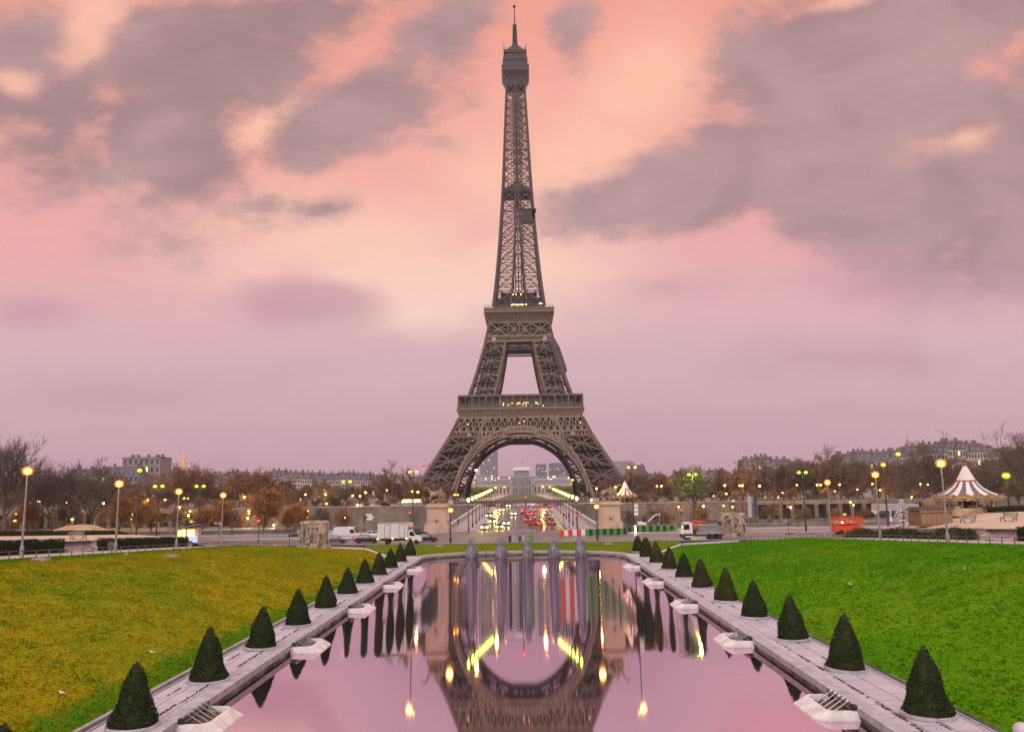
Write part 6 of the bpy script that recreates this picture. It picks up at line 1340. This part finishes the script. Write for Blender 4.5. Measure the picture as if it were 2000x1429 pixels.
b = MB(); b.loft([[(1.85, -1.01, 1.45), (2.85, -1.01, 1.45), (2.35, -1.0, 2.2), (1.85, -1.0, 2.2)], [(1.85, -.95, 1.45), (2.85, -.95, 1.45), (2.35, -.95, 2.2), (1.85, -.95, 2.2)]]); b.loft([[(2.36, -.85, 2.38), (3.0, -.9, 1.6), (3.0, .9, 1.6), (2.36, .85, 2.38)], [(2.39, -.85, 2.4), (3.03, -.9, 1.62), (3.03, .9, 1.62), (2.39, .85, 2.4)]]); b.build('windows', CARG, t)
b = MB(); b.box((1.9, 0, 3.35), (.8, 1.5, .75)); b.build('cooling_unit', mat('cooler_pink', (.62, .40, .36), .5), t)
for x in (-2.1, 3.0):
    for s in (-1, 1): wheel(t, x, s*.95, .40, .26)
for x in (-3.75, -1.1, 1.35): lamp_(t, 'marker_lamp', (x, -1.2, 1.0), (.13, .1, .13), LIT_A)
lamp_(t, 'headlight', (3.8, -.8, 1.0), (.1, .16, .14), PS)
# dump truck with a folded loading crane
t = thing('dump_truck', 'grey tipper truck with a red folded crane beside the right stone group', 'truck', onroad(1372, 1053.5), math.pi)
truck_base(t, 7.2); b = MB(); cp = [(1.9, .55), (1.9, 3.0), (2.3, 3.15), (3.3, 3.05), (3.62, 2.0), (3.7, 1.2), (3.7, .45)]; b.loft([[(x, -1.2, z) for x, z in cp], [(x, 1.2, z) for x, z in cp]]); b.build('cab', PW, t)
b = MB(); b.loft([[(2.45, 1.21, 1.85), (3.5, 1.21, 1.85), (3.3, 1.2, 2.75), (2.45, 1.2, 2.75)], [(2.45, 1.15, 1.85), (3.5, 1.15, 1.85), (3.3, 1.15, 2.75), (2.45, 1.15, 2.75)]]); b.box((3.52, 0, 2.4), (.12, 2.1, .85)); b.build('windows', CARG, t)
b = MB(); b.box((3.5, 0, .75), (.55, 2.42, .6)); b.box((2.7, 1.0, .95), (1.5, .45, .4)); b.build('bumper', DARKP, t)
b = MB(); b.loft([[(-3.6, -1.15, 1.45), (1.0, -1.15, 1.45), (1.0, 1.15, 1.45), (-3.6, 1.15, 1.45)], [(-3.7, -1.22, 2.55), (1.05, -1.22, 2.55), (1.05, 1.22, 2.55), (-3.7, 1.22, 2.55)]]); [b.bar((x, 1.21, 1.45), (x, 1.25, 2.55), .1) for x in (-3.5, -2, -.5, .9)]; b.bar((-3.7, 1.25, 2.5), (1.05, 1.25, 2.5), .12); b.build('tipper_body', PGR, t)
ORNG = mat('crane_orange', (.62, .065, .015), .4); b = MB(); b.bar((1.5, .3, .9), (1.5, .3, 3.4), .35); b.bar((1.5, .3, 3.35), (-.6, .2, 3.15), .32); b.bar((-.6, .2, 3.1), (1.3, .1, 2.75), .25); b.build('crane_arm', ORNG, t); b = MB(); b.bar((-.3, .2, 3.3), (-3.3, .2, 3.05), .26); b.box((1.5, .9, 1.3), (.5, .5, 1.2)); b.box((-3.2, .2, 2.7), (.6, .5, .6)); b.build('crane_jib', DARKP, t)
b = MB(); [b.bar((x0, 1.15, .65), (x1, 1.15, .65), .08) for x0, x1 in ((-.7, 1.2),)]; b.bar((-.7, 1.15, 1.0), (1.2, 1.15, 1.0), .08); b.build('side_guard', PGR, t); b = MB(); b.bar((-3.4, 1.1, 1.15), (-.9, 1.1, 1.15), .5, .1); b.build('mudguard', PS, t)
for x in (2.75, -1.45, -2.75):
    for s in (-1, 1): wheel(t, x, s*1.02, .52, .32)
# excavator behind the barriers
p = onroad(1258, 1031); t = thing('excavator', 'small white excavator with a raised arm behind the striped barriers', 'excavator', p, 0); b = MB(); [b.box((0, s*.8, .35), (2.6, .45, .7)) for s in (-1, 1)]; b.build('track', DARKP, t); b = MB(); b.box((-.5, 0, 1.15), (2.0, 1.7, .8), taper=.9); b.build('body', PW, t)
b = MB(); b.box((.1, -.3, 2.1), (1.1, 1.0, 1.4), taper=.85); b.build('cab', CARG, t); b = MB(); b.bar((.8, .3, 1.3), (2.6, .3, 2.9), .3); b.bar((2.6, .3, 2.9), (3.9, .3, 3.2), .26); b.build('arm', PW, t); b = MB(); b.bar((3.9, .3, 3.2), (3.6, .3, 1.2), .22); b.bar((3.6, .3, 1.2), (3.2, .3, .7), .5); b.build('bucket', PGR, t)
# red scissor lift
p = onroad(1655, 1043.5); t = thing('scissor_lift', 'bright orange-red platform lift right of the stone group', 'scissor lift', p, 0); b = MB(); b.box((0, 0, 1.0), (5.0, 1.9, 1.0)); b.box((-.4, 0, 1.62), (4.3, 1.7, .25)); b.build('chassis', ORNG, t)
b = MB(); b.box((0, 0, 2.1), (5.6, 2.0, .25))
b.build('platform', ORNG, t); b = MB()
for h in (2.75, 3.3): b.bar((-2.75, -.98, h), (2.75, -.98, h), .09); b.bar((-2.75, .98, h), (2.75, .98, h), .09); b.bar((-2.75, -.98, h), (-2.75, .98, h), .09); b.bar((2.75, -.98, h), (2.75, .98, h), .09)
for i in range(7): [b.bar((-2.75+i*.917, s*.98, 2.2), (-2.75+i*.917, s*.98, 3.35), .09) for s in (-1, 1)]
b.box((-.9, -1.0, 2.75), (1.0, .06, .9)); b.box((1.9, -1.0, 2.65), (1.4, .06, .8)); b.build('guard_rail', ORNG, t); b = MB(); [b.bar((-2, s*.5, 1.6), (2, s*.5, 2.0), .14) for s in (-1, 1)]; [b.bar((2, s*.5, 1.6), (-2, s*.5, 2.0), .14) for s in (-1, 1)]; b.build('scissor_arm', DARKP, t)
for x in (-1.5, 1.5):
    for s in (-1, 1): wheel(t, x, s*.95, .48, .35)
lamp_(t, 'work_lamp', (-1.2, -1.05, 2.3), (.18, .1, .14), LIT_W)
# traffic on the bridge
tc = 0
cars_a = [(980, 999, PS), (1003, 1006, PW), (947, 1034, PS), (962, 1022, PK), (976, 1033, PG), (989, 1026, PS), (955, 1010, PK), (993, 990, PK)]
cars_b = [(1068, 1013, PG), (1078, 1024, PK), (1026, 1002, PK), (1034, 1007, PR), (1040, 1014, PG), (1047, 1026, PR), (1031, 1019, PK), (1042, 998, PS), (1056, 990, PK), (1075, 991, PK)]
def on_bridge(px_, py_):
    for i in range(500):
        p = at_y(px_, py_, 186+i*.35)
        if p.z <= bridge_z(p.y): return p
    return at_z(px_, py_, FARZ)
for i, (a, c, m) in enumerate(cars_a): p = on_bridge(a, c); car('%s car from the near end coming over the bridge with headlights on' % ORD[sorted(range(len(cars_a)), key=lambda q: -cars_a[q][1]).index(i)], m, p, -math.pi/2, front=True, group='cars coming over the bridge', name='oncoming_car')
for i, (a, c, m) in enumerate(cars_b): p = on_bridge(a, c); car('%s car from the near end driving away over the bridge with red tail lights' % ORD[sorted(range(len(cars_b)), key=lambda q: -cars_b[q][1]).index(i)], m, p, math.pi/2+(.5 if i == 5 else 0), back=True, group='cars driving away over the bridge', name='departing_car')
for i in range(9): p = at_y(905+i*27, 985, 346+(i % 2)*5); car('%s car from the left on the cross street beyond the bridge' % ORD[i], (PS, PW, PK, PG)[i % 4], (p.x, p.y, FARZ+.02), 0 if i % 2 else math.pi, front=i % 3 == 0, back=True, group='cars on the cross street', name='crossing_car')
# ================================================================== SIGNALS, SIGNS, BARRIERS
def signal(px_, base, top, y, label, lit='r', z=ROADZ):
    p = at_y(px_, top, y); h = p.z-z; t = thing('traffic_light', label, 'traffic light', (p.x, y, z), 0, 'traffic lights of the junction'); b = MB(); b.tube([(0, 0, 0), (0, 0, h)], .07, 8); b.build('pole', POLE_D, t); b = MB(); b.box((0, -.16, h-.1), (.36, .28, 1.05)); b.box((0, -.3, h+.47), (.34, .3, .04)); hd = b.build('signal_head', POLE_D, t)
    for k, (c, m) in enumerate((('r', LIT_R), ('a', LIT_A), ('g', LIT_GO))): b = MB(); b.ball((0, -.31, h+.22-.32*k), .17 if c == lit else .12, 8, 6); b.build('lens', m if c == lit else DARKP, hd, smooth=True)
signal(1027, 1010, 972, 262, 'traffic light showing red in the middle of the bridge far end', z=bridge_z(262)); signal(1019, 1050, 999, 176, 'traffic light showing red on the central island before the bridge')
signal(1101, 1040, 1001, 190, 'traffic light showing red at the right bridge pavement', z=ROADZ+.1); signal(1126, 1037, 1008, 196, 'traffic light showing red among the right bridge lamps', z=ROADZ+.1); signal(801, 1040, 1003, 179, 'traffic light showing red left of the left pedestal'); signal(506, 1052, 1019, 158, 'traffic light showing red by the orange tree'); signal(1330, 1035, 997, 181, 'traffic light showing red above the tipper truck'); signal(1538, 1040, 991, 160, 'traffic light showing red on the right traffic island')
signal(566, 1050, 1018, 162, 'dark traffic light left of the left stone group', 'n'); signal(712, 1042, 1011, 172, 'dark traffic light above the white van', 'n'); signal(1228, 1040, 1000, 184, 'dark traffic light at the right statue pedestal', 'n'); signal(1111, 1045, 1005, 193, 'dark traffic light between the right bridge lamps', 'n')
def sign_post(px_, top, y, label, boards, z=ROADZ):
    p = at_y(px_, top, y); h = p.z-z; t = thing('road_sign', label, 'sign', (p.x, y, z), 0, 'road signs of the junction'); b = MB(); b.tube([(0, 0, 0), (0, 0, h)], .05, 6); b.build('post', POLE, t)
    for (dx, dz, w_, hh, m) in boards: b = MB(); b.box((dx, -.08, h+dz), (w_, .05, hh)); b.build('sign_board', m, t)
SGN = mat('sign_white', (.70, .66, .66), .5); SGR = mat('sign_red', (.55, .05, .04), .5); SGB = mat('sign_blue', (.05, .07, .22), .5); SGRN = mat('sign_green', (.03, .22, .05), .5)
sign_post(723, 1003, 180, 'white direction boards on a post above the white van', [(-.25, -.2, 1.3, .4, SGN), (.15, -.7, 1.3, .4, SGN), (-.1, -1.15, 1.2, .35, SGN)]); sign_post(1242, 985, 184, 'stacked white direction boards beside the right pedestal', [(0, -.2, .9, .7, SGN), (0, -1.1, .9, .7, SGN), (0, -2.0, .9, .7, SGN)]); sign_post(430, 1018, 134, 'round grey sign back on a post beside the left lamp', [(0, -.3, .55, .55, POLE)], 1.5); sign_post(876, 1001, 188, 'small white direction boards on the left kerb lamp', [(-.3, -.2, .8, .4, SGN), (-.3, -.8, .8, .4, SGN), (-.3, -1.4, .8, .4, SGN)])
def banner(px_, top, bot, y, w_, m, label, z=ROADZ):
    p, q = at_y(px_, top, y), at_y(px_, bot, y); t = thing('banner', label, 'banner', (p.x, y, z), 0, 'tall upright banners'); b = MB(); b.tube([(-w_/2, 0, 0), (-w_/2, 0, p.z-z+.2)], .06, 6); b.build('pole', POLE, t); b = MB(); b.box((0, 0, (p.z+q.z)/2-z), (w_, .06, p.z-q.z)); b.build('panel', m, t)
banner(1447, 968, 1000, 188, .55, mat('banner_red', (.28, .03, .025), .6), 'narrow red banner behind the orange lamp at the right stone group'); banner(1463, 968, 1010, 184, .85, mat('banner_grey', (.36, .33, .35), .6), 'pale grey banner left of the dark blue one'); banner(1474, 967, 1009, 184, .9, mat('banner_blue', (.035, .04, .09), .6), 'dark blue banner right of the pale grey one')
banner(51, 997, 1017, 190, .6, SGB, 'small dark blue banner at the far left'); banner(63, 991, 1015, 190, .6, SGN, 'small white banner left of the red one'); banner(75, 991, 1016, 190, .6, SGR, 'small red banner at the left')
BGN = mat('barrier_green', (.05, .30, .02), .5, var=.2, vs=2); BBK = mat('barrier_black', (.022, .022, .028), .5); BRD = mat('barrier_red', (.60, .04, .02), .5); BWH = mat('barrier_white', (.70, .66, .64), .5)
def barrier_run(a, c, n, m1, m2, lab, y0, y1, h=1.15):
    for i in range(n):
        f = (i+.5)/n; px_ = lerp(a[0], c[0], f); py_ = lerp(a[1], c[1], f); p = at_z(px_, py_, ROADZ+.02); q = at_z(lerp(a[0], c[0], (i+1)/n), lerp(a[1], c[1], (i+1)/n), ROADZ+.02); d = (q-p); L = (at_z(*c, ROADZ)-at_z(*a, ROADZ)).length/n; t = thing('site_barrier', '%s %s block from the left' % (ORD[i], lab), 'barrier', p, math.atan2(d.y, d.x), lab+' blocks of the road works')
        for k, m in ((-1, m1), (1, m2)): b = MB(); b.box((k*L/4, 0, h/2), (L/2*.98, .5, h), taper=.9); b.build('panel', m, t)
barrier_run((1093, 1046), (1143, 1045), 3, BRD, BWH, 'red and white barrier', 0, 0); barrier_run((1143, 1044.5), (1224, 1042), 6, BGN, BBK, 'near green and black barrier', 0, 0); barrier_run((1226, 1038), (1322, 1036), 7, BBK, BGN, 'far green and black barrier', 0, 0)
FENC = mat('site_fence', (.35, .33, .34), .5, metal=.5)
def site_fence(l, r, py_, top_h, label, z=ROADZ):
    a, c = at_z(l, py_, z), at_z(r, py_, z); o = thing('crowd_fence', label, 'fence', a, 0, 'low metal fences of the junction'); b = MB(); d = c-a
    for h in (.15, top_h): b.bar(Vector((0, 0, h)), d+Vector((0, 0, h)), .05)
    n = max(2, int(d.length/.32)); [b.bar(d*(i/n)+Vector((0, 0, .15)), d*(i/n)+Vector((0, 0, top_h)), .022) for i in range(n+1)]; b.build('rail', FENC, o)
    n = max(1, int(d.length/2.4))
    for i in range(n+1): b = MB(); b.bar(d*(i/n), d*(i/n)+Vector((0, 0, top_h+.05)), .06); b.build('post', FENC, o)
site_fence(400, 590, 1050, 1.1, 'metal crowd fence along the road left of the stone group'); site_fence(1462, 1600, 1032, 1.1, 'metal crowd fence along the island right of the stone group'); site_fence(880, 985, 1060, .5, 'low kerb rail before the bridge, left of the cage', ROADZ); site_fence(1050, 1320, 1056, .5, 'low kerb rail before the bridge, right of the cage', ROADZ)
p = at_z(1016, 1059, ROADZ); t = thing('equipment_cage', 'metal cage of grey cases with a bright green box before the bridge', 'equipment cage', p)
b = MB(); 
for x in (-2.7, -1.35, 0, 1.35, 2.7):
    for y in (-.5, .5): b.bar((x, y, 0), (x, y, 2.2), .07)
for z in (.08, 2.15): [b.bar((-2.7, y, z), (2.7, y, z), .07) for y in (-.5, .5)]
b.build('frame', FENC, t)
for i in range(6): b = MB(); b.box((-2.4+i*.6, 0, .65), (.5, .8, 1.1)); b.build('case', (PGR, DARKP, PS)[i % 3], t)
b = MB(); b.box((1.75, -.1, .62), (1.15, .9, 1.15)); b.build('green_box', BGN, t)
p = at_z(1542, 1043, ROADZ); t = thing('traffic_bollard', 'yellow and white traffic bollard on a dark foot at the right', 'bollard', p); b = MB(); b.lathe([(.9, 0), (.7, .15), (.3, .2)], 12); b.build('foot', DARKP, t); b = MB(); b.lathe([(.2, .2), (.2, 1.1), (.22, 1.1), (.22, 1.6), (0, 1.65)], 10); b.build('post', mat('bollard_yellow', (.7, .5, .08), .5), t); b = MB(); b.box((0, -.2, 1.9), (.6, .05, .5)); b.build('sign', SGB, t)
p = at_z(1241, 1041, ROADZ); t = thing('light_column', 'glowing white warning column amid the green barriers', 'warning light', p); b = MB(); b.lathe([(.16, .1), (.14, 1.5), (0, 1.55)], 10); b.build('tube', LIT_W, t); b = MB(); b.lathe([(.3, 0), (.2, .1)], 10); b.build('foot', DARKP, t)
# ================================================================== CAROUSELS, KIOSKS, TENTS
STR_W = mat('canvas_white', (.68, .60, .60), .8, var=.1, vs=1); STR_D = mat('canvas_taupe', (.13, .112, .105), .8); GILT = mat('fair_gilding', (.42, .27, .10), .5, c2=(.25, .15, .06), vs=1.2); FASC = mat('fascia_paint', (.33, .23, .14), .6, c2=(.20, .22, .28), vs=1.3)
def carousel(loc, Rr, label):
    t = thing('carousel', label, 'carousel', loc); k = Rr/5.6
    b = MB(); n = 48; b.lathe([(5.55*k, 4.0*k), (4.0*k, 4.75*k), (2.7*k, 5.75*k), (1.75*k, 7.0*k)], n, mf=lambda i, q: (q//2) % 2); b.build('canopy', [STR_W, STR_D], t)
    b = MB(); b.lathe([(1.85*k, 6.9*k), (1.95*k, 7.15*k), (1.75*k, 7.2*k)], 24); b.build('collar', mat('collar_red', (.45, .12, .06), .6), t); b = MB(); b.lathe([(1.65*k, 7.2*k), (1.0*k, 8.6*k), (.45*k, 9.9*k), (.22*k, 10.2*k)], 24); b.build('peak_cone', STR_W, t); b = MB(); b.ball((0, 0, 10.5*k), .42*k, 12, 8); b.build('finial', mat('finial_red', (.30, .07, .04), .4), t)
    b = MB(); n = 32
    for i in range(n):
        a0, a1 = 2*math.pi*i/n, 2*math.pi*(i+1)/n; am = (a0+a1)/2; r0 = 5.9*k; hh = 3.95*k+.28*k*abs(math.sin(i*math.pi/2+.001)); q = lambda a, r, z: (r*math.cos(a), r*math.sin(a), z)
        b.add([q(a0, r0, 3.0*k), q(am, r0, 2.78*k), q(a1, r0, 3.0*k), q(a1, r0*1.03, 3.95*k), q(am, r0*1.05, 4.3*k), q(a0, r0*1.03, 3.95*k)], [(0, 1, 2, 3, 4, 5)])
    b.build('fascia', [GILT], t, recalc=False); b = MB()
    for i in range(16): a = 2*math.pi*(i+.5)/16; b.ball((5.95*k*math.cos(a), 5.95*k*math.sin(a), 3.5*k), (.55*k, .55*k, .3*k), 8, 6)
    b.build('painted_panel', FASC, t)
    b = MB(); b.lathe([(5.7*k, 0), (5.7*k, .45*k), (0, .5*k)], 32); b.build('platform', GILT, t); b = MB(); b.lathe([(1.7*k, .5*k), (1.7*k, 4.0*k), (0, 4.2*k)], 12, mf=lambda i, q: 0); b.build('centre_drum', mat('drum_dark', (.06, .035, .025), .6), t)
    b = MB(); b.lathe([(5.5*k, 3.9*k), (0, 4.0*k)], 24); b.build('ceiling', mat('drum_dark2', (.05, .03, .02), .7), t)
    for i in range(14): a = 2*math.pi*i/14; b = MB(); b.lathe([(.13*k, .45*k), (.09*k, 1.2*k), (.09*k, 2.7*k), (.2*k, 3.0*k)], 7, (5.3*k*math.cos(a), 5.3*k*math.sin(a), 0)); b.build('post', GILT, t)
    hg = ([tuple(c*.62*k for c in v) for v in HORSE[0]], HORSE[1]); hm = [STR_W, mat('horse_brown', (.20, .10, .05), .5), mat('horse_black', (.03, .025, .025), .5)]
    for i in range(10):
        a = 2*math.pi*i/10; b = MB(); b.M = Matrix.Translation((4.1*k*math.cos(a), 4.1*k*math.sin(a), (.75+.25*(i % 2))*k)) @ Matrix.Rotation(a+math.pi/2, 4, 'Z'); b.add(*hg); h_ = b.build('carousel_horse', hm[i % 3], t, smooth=True); b = MB(); b.tube([(4.1*k*math.cos(a), 4.1*k*math.sin(a), .5*k), (4.1*k*math.cos(a), 4.1*k*math.sin(a), 3.9*k)], .04*k, 5); b.build('brass_pole', GILT, h_)
    return t
p = at_y(1893, 1004, 122); cr = 70*p.y/1600; t_ = carousel(p, cr/1.25, 'striped carousel with a pointed white top on the right slope'); t_.scale = (1, 1, .90)
p = at_y(1223, 975, 339); carousel((p.x, 341, FARZ+.5), 5.0, 'small distant striped carousel across the river, right of the tower')
b = MB(); b.box((0, 0, .5), (4.2, 1.2, 1.1)); o = b.build('ticket_counter', mat('counter_cream', (.50, .36, .22), .7, c2=(.3, .2, .12), vs=1)); q = gp(1888, 1007); o.location = (q.x, q.y, q.z); tag(o, 'low cream painted counter in front of the carousel', 'counter')
p = gp(1818, 1026); k = 66*p.y/1600/5.9; KB = mat('kiosk_wood', (.21, .115, .07), .6, c2=(.14, .075, .05), vs=.8); t = thing('domed_kiosk', 'brown shuttered kiosk with a small dome left of the carousel', 'kiosk', p, .1)
b = MB(); b.box((0, 0, 1.25*k), (5.7*k, 3.6*k, 2.5*k)); b.build('wall', KB, t); b = MB(); b.box((0, 0, 2.75*k), (6.3*k, 4.2*k, .3*k)); b.box((0, 0, 3.0*k), (5.6*k, 3.5*k, .3*k)); b.build('roof', mat('kiosk_roof', (.12, .065, .045), .6), t); b = MB(); b.lathe([(1.15*k, 3.1*k), (1.15*k, 3.5*k), (1.0*k, 4.1*k), (.6*k, 4.5*k), (.1*k, 4.7*k)], 16, (.0, 0, 0)); b.build('dome', KB, t)
b = MB(); [b.box((-2.3*k+i*.92*k, -1.83*k, 1.15*k), (.82*k, .06, 1.7*k)) for i in range(6)]; b.build('shutter', mat('shutter_brown', (.26, .15, .08), .6), t); b = MB(); [b.ball((-2.6*k+i*.65*k, -1.9*k, 2.45*k), (.34*k, .1, .22*k), 8, 6) for i in range(9)]; b.build('scalloped_trim', GILT, t)
p = gp(1765, 1028); SNOW = mat('frosted_white', (.72, .68, .74), .7); rg = random.Random(3); t = thing('white_fir', 'white frosted artificial fir left of the brown domed kiosk', 'fir tree', p); b = MB(); Hh = 4.0
for i in range(900):
    f = rg.random(); z = Hh*f*.98; r = (1-f)*1.7*rg.uniform(.6, 1.05); a = rg.uniform(0, 6.28); q = Vector((r*math.cos(a), r*math.sin(a), z)); d = Vector((math.cos(a), math.sin(a), -.3))*rg.uniform(.2, .45); s_ = Vector((-math.sin(a), math.cos(a), rg.uniform(-.3, .3)))*.11; b.add([q-s_, q+s_, q+d], [(0, 1, 2)])
b.build('crown', SNOW, t, recalc=False); b = MB(); b.tube([(0, 0, 0), (0, 0, Hh*.95)], [.1, .03], 6); b.build('trunk', BARK, t)
p = gp(1741, 1022); t = thing('white_figure', 'slim white statue on a stand beside the white frosted fir', 'statue', p); b = MB(); put(b, HG['reach'], TR(0, 0, 1.6, .95)); b.build('figure', SNOW, t, smooth=True); b = MB(); b.lathe([(.3, 0), (.25, 1.6), (.2, 1.62)], 10); b.build('stand', SNOW, t)
# tan roofed pavilion at the left, lit kiosk, far white tents
p = at_y(155, 1045, 146); t = thing('tan_pavilion', 'low round pavilion with a tan ribbed roof behind the left slope', 'pavilion', (p.x, 146, ROADZ)); rz = [at_y(155, q, 146).z-ROADZ for q in (1024, 1039, 1047)]; rr_ = 66*146/1600
TAN = mat('tan_roofing', (.42, .28, .15), .7, c2=(.30, .19, .10), vs=.5); b = MB(); b.lathe([(rr_, rz[1]-.2), (rr_*.35, rz[0]-.1), (0, rz[0])], 16); b.build('roof', TAN, t); b = MB(); b.lathe([(rr_*1.04, rz[2]), (rr_*1.04, rz[1]-.25), (rr_*.9, rz[1])], 16, mf=lambda i, q: q % 2); b.build('awning', [STR_W, mat('canvas_grey', (.42, .38, .42), .8)], t)
b = MB(); b.lathe([(rr_*.85, 0), (rr_*.85, rz[2])], 16); b.build('wall', mat('pav_dark', (.07, .05, .04), .6), t)
for i in range(12): a = 2*math.pi*i/12; b = MB(); b.tube([(rr_*math.cos(a), rr_*math.sin(a), 0), (rr_*math.cos(a), rr_*math.sin(a), rz[2])], .07, 6); b.build('post', STR_W, t)
p = at_z(366, 1060, 1.2); t = thing('snack_kiosk', 'brightly lit snack kiosk with a slanting blue-grey roof behind the left hedge', 'kiosk', p, .1); b = MB(); b.box((0, .9, 1.4), (3.8, 2, 2.7)); b.build('wall', mat('kiosk_cream', (.5, .42, .28), .7), t); b = MB(); b.loft([[(-2.3, -1, 2.65), (2.3, -1, 3.25), (2.3, 2.2, 3.0), (-2.3, 2.2, 2.5)], [(-2.3, -1, 2.8), (2.3, -1, 3.4), (2.3, 2.2, 3.15), (-2.3, 2.2, 2.65)]]); b.build('roof', mat('kiosk_blue', (.13, .17, .28), .5), t)
KL = mat('kiosk_light', (1, .8, .4), emit=2.6, ec=(1, .66, .16)); 
for x, w_, z, h_ in ((-1.5, .5, 1.4, 1.9), (-.75, .6, 1.5, 2.0), (.6, 1.3, 1.9, 1.1)): b = MB(); b.box((x, -.14, z), (w_, .06, h_)); b.build('lit_window', KL, t)
b = MB(); b.box((1.0, -.4, .7), (1.7, .5, 1.2)); b.build('counter', mat('counter_blue', (.4, .5, .7), .4, emit=.5, ec=(.5, .65, 1)), t)
def tent(l, r, top, bot, y, label, m=STR_W):
    a, c = at_y(l, bot, y), at_y(r, bot, y); ht = at_y(l, top, y).z-FARZ; t = thing('marquee', label, 'tent', ((a.x+c.x)/2, y+4, FARZ)); W_ = c.x-a.x; b = MB(); b.loft([[(-W_/2, -4, ht*.62), (W_/2, -4, ht*.62), (W_/2, 4, ht*.62), (-W_/2, 4, ht*.62)], [(-W_/2, -.1, ht), (W_/2, -.1, ht), (W_/2, .1, ht), (-W_/2, .1, ht)]]); b.build('roof', m, t); b = MB(); b.box((0, 0, ht*.31), (W_*.96, 7.4, ht*.62)); b.build('wall', mat('tent_side', (.36, .32, .34), .8), t)
tent(783, 833, 975, 996, 339, 'white ridge tent on the far quay left of the left pedestal'); tent(700, 782, 985, 996, 342, 'long low grey marquee left of the white ridge tent', mat('tent_grey', (.30, .26, .25), .8)); tent(495, 575, 993, 1003, 339, 'pale low marquee behind the orange tree'); tent(1275, 1390, 974, 985, 352, 'long grey marquee on the far quay, right of the little carousel', mat('tent_grey', (.30, .26, .25), .8)); tent(1720, 1800, 1005, 1018, 300, 'white awning beside the white frosted fir')
# river-front railway gallery set into the far quay wall, and boats moored below
for l, r, side, bays in ((1478, 1830, 'right', 15), (-30, 455, 'left', 20)):
    a, c = at_y(l, 1000, 331), at_y(r, 1000, 331); L = c.x-a.x; t = thing('railway_gallery', 'long pillared railway gallery in the far quay wall on the %s' % side, 'gallery', (a.x, 331, 0)); b = MB(); b.box((L/2, 2.2, 3.7), (L, 4.4, 1.5)); b.build('roof_slab', QUAY, t); b = MB(); b.box((L/2, 2.2, -4.9), (L, 4.4, 4.6)); b.build('base_wall', QUAY, t); b = MB(); b.box((L/2, 4.3, .2), (L, .3, 6)); b.build('back_wall', DARKP, t)
    for i in range(bays+1): b = MB(); b.box((L*i/bays, .6, .15), (1.5, 1.2, 5.7)); b.build('pillar', mat('gallery_pillar', (.14, .115, .095), .85, var=.3, vs=.5), t)
    rr = random.Random(6)
    for i in range(bays):
        if rr.random() < .4: b = MB(); b.box((L*(i+.5)/bays, 4.05, rr.choice([-1.3, -.6])), (L/bays*.55, .1, rr.uniform(.5, 1.1))); b.build('lit_window', mat('gallery_light', (1, .7, .2), emit=.9, ec=(1, .62, .1)), t)
def boat(px_, y, L, label, m=STR_W):
    p = at_y(px_, 1000, y); t = thing('river_boat', label, 'boat', (p.x, y, RIVZ), 0, 'boats moored on the river'); b = MB(); b.loft([[(-L/2, 0, .8), (-L/2+1, -2.4, 1.4), (L/2-3, -2.4, 1.4), (L/2, 0, 1.8), (L/2-3, 2.4, 1.4), (-L/2+1, 2.4, 1.4)], [(-L/2, 0, -.3), (-L/2+1, -2, -.3), (L/2-3, -2, -.3), (L/2-1, 0, -.3), (L/2-3, 2, -.3), (-L/2+1, 2, -.3)]]); b.build('hull', mat('hull_dark', (.04, .04, .05), .4), t); b = MB(); b.box((-1, 0, 2.6), (L*.8, 4.2, 2.4)); b.build('cabin', m, t); b = MB(); b.box((-1, 0, 4.0), (L*.84, 4.6, .25)); b.build('roof', PGR, t)
    for i in range(10): b = MB(); b.box((-1-L*.36+L*.72*i/9, -2.12, 2.8), (L*.05, .06, .9)); b.build('window', LITW if i % 4 == 1 else CARG, t)
boat(1700, 318, 34, 'white glazed river boat below the right gallery'); boat(470, 316, 36, 'white glazed river boat behind the orange tree'); boat(90, 318, 34, 'white river boat at the far left')
SHRUB_F = yew_material('far_shrub', (0.075, 0.048, 0.030, 1), (0.055, 0.045, 0.024, 1), (0.035, 0.026, 0.02, 1))
# undergrowth along the top of the far quay
for i in range(60):
    px_ = -30+i*35
    if 845 < px_ < 1180: continue
    p = at_y(px_, 990, 337.6+(i % 3)); shrub((p.x, p.y+.8, FARZ+.3), 3.4+1.2*math.sin(i*1.9), 2.6+1.3*math.sin(i*2.7), 'brownish bush along the top of the far quay wall, %s of the tower' % ('left' if px_ < 1017 else 'right'), SHRUB_F, i % 7, 'bushes along the far quay')
# ================================================================== AIR
hz = MB(); hz.box((0, 1850, 140), (5000, 4100, 420)); hz.v = [(x, y, -9.5 if z < 0 else 345.0) for x, y, z in hz.v]
m = bpy.data.materials.new('damp_air'); m.use_nodes = True; m.node_tree.nodes.clear(); t = NT(m.node_tree)
pv = t.n('ShaderNodeVolumePrincipled', {'Color': (0.93, 0.86, 0.93, 1), 'Density': 0.00011, 'Anisotropy': 0.2}); ou = t.n('ShaderNodeOutputMaterial'); t.nt.links.new(pv.outputs[0], ou.inputs['Volume'])
o = hz.build('haze', m); o['kind'] = 'stuff'; o['label'] = 'thin pinkish haze over the whole scene'; o['category'] = 'haze'
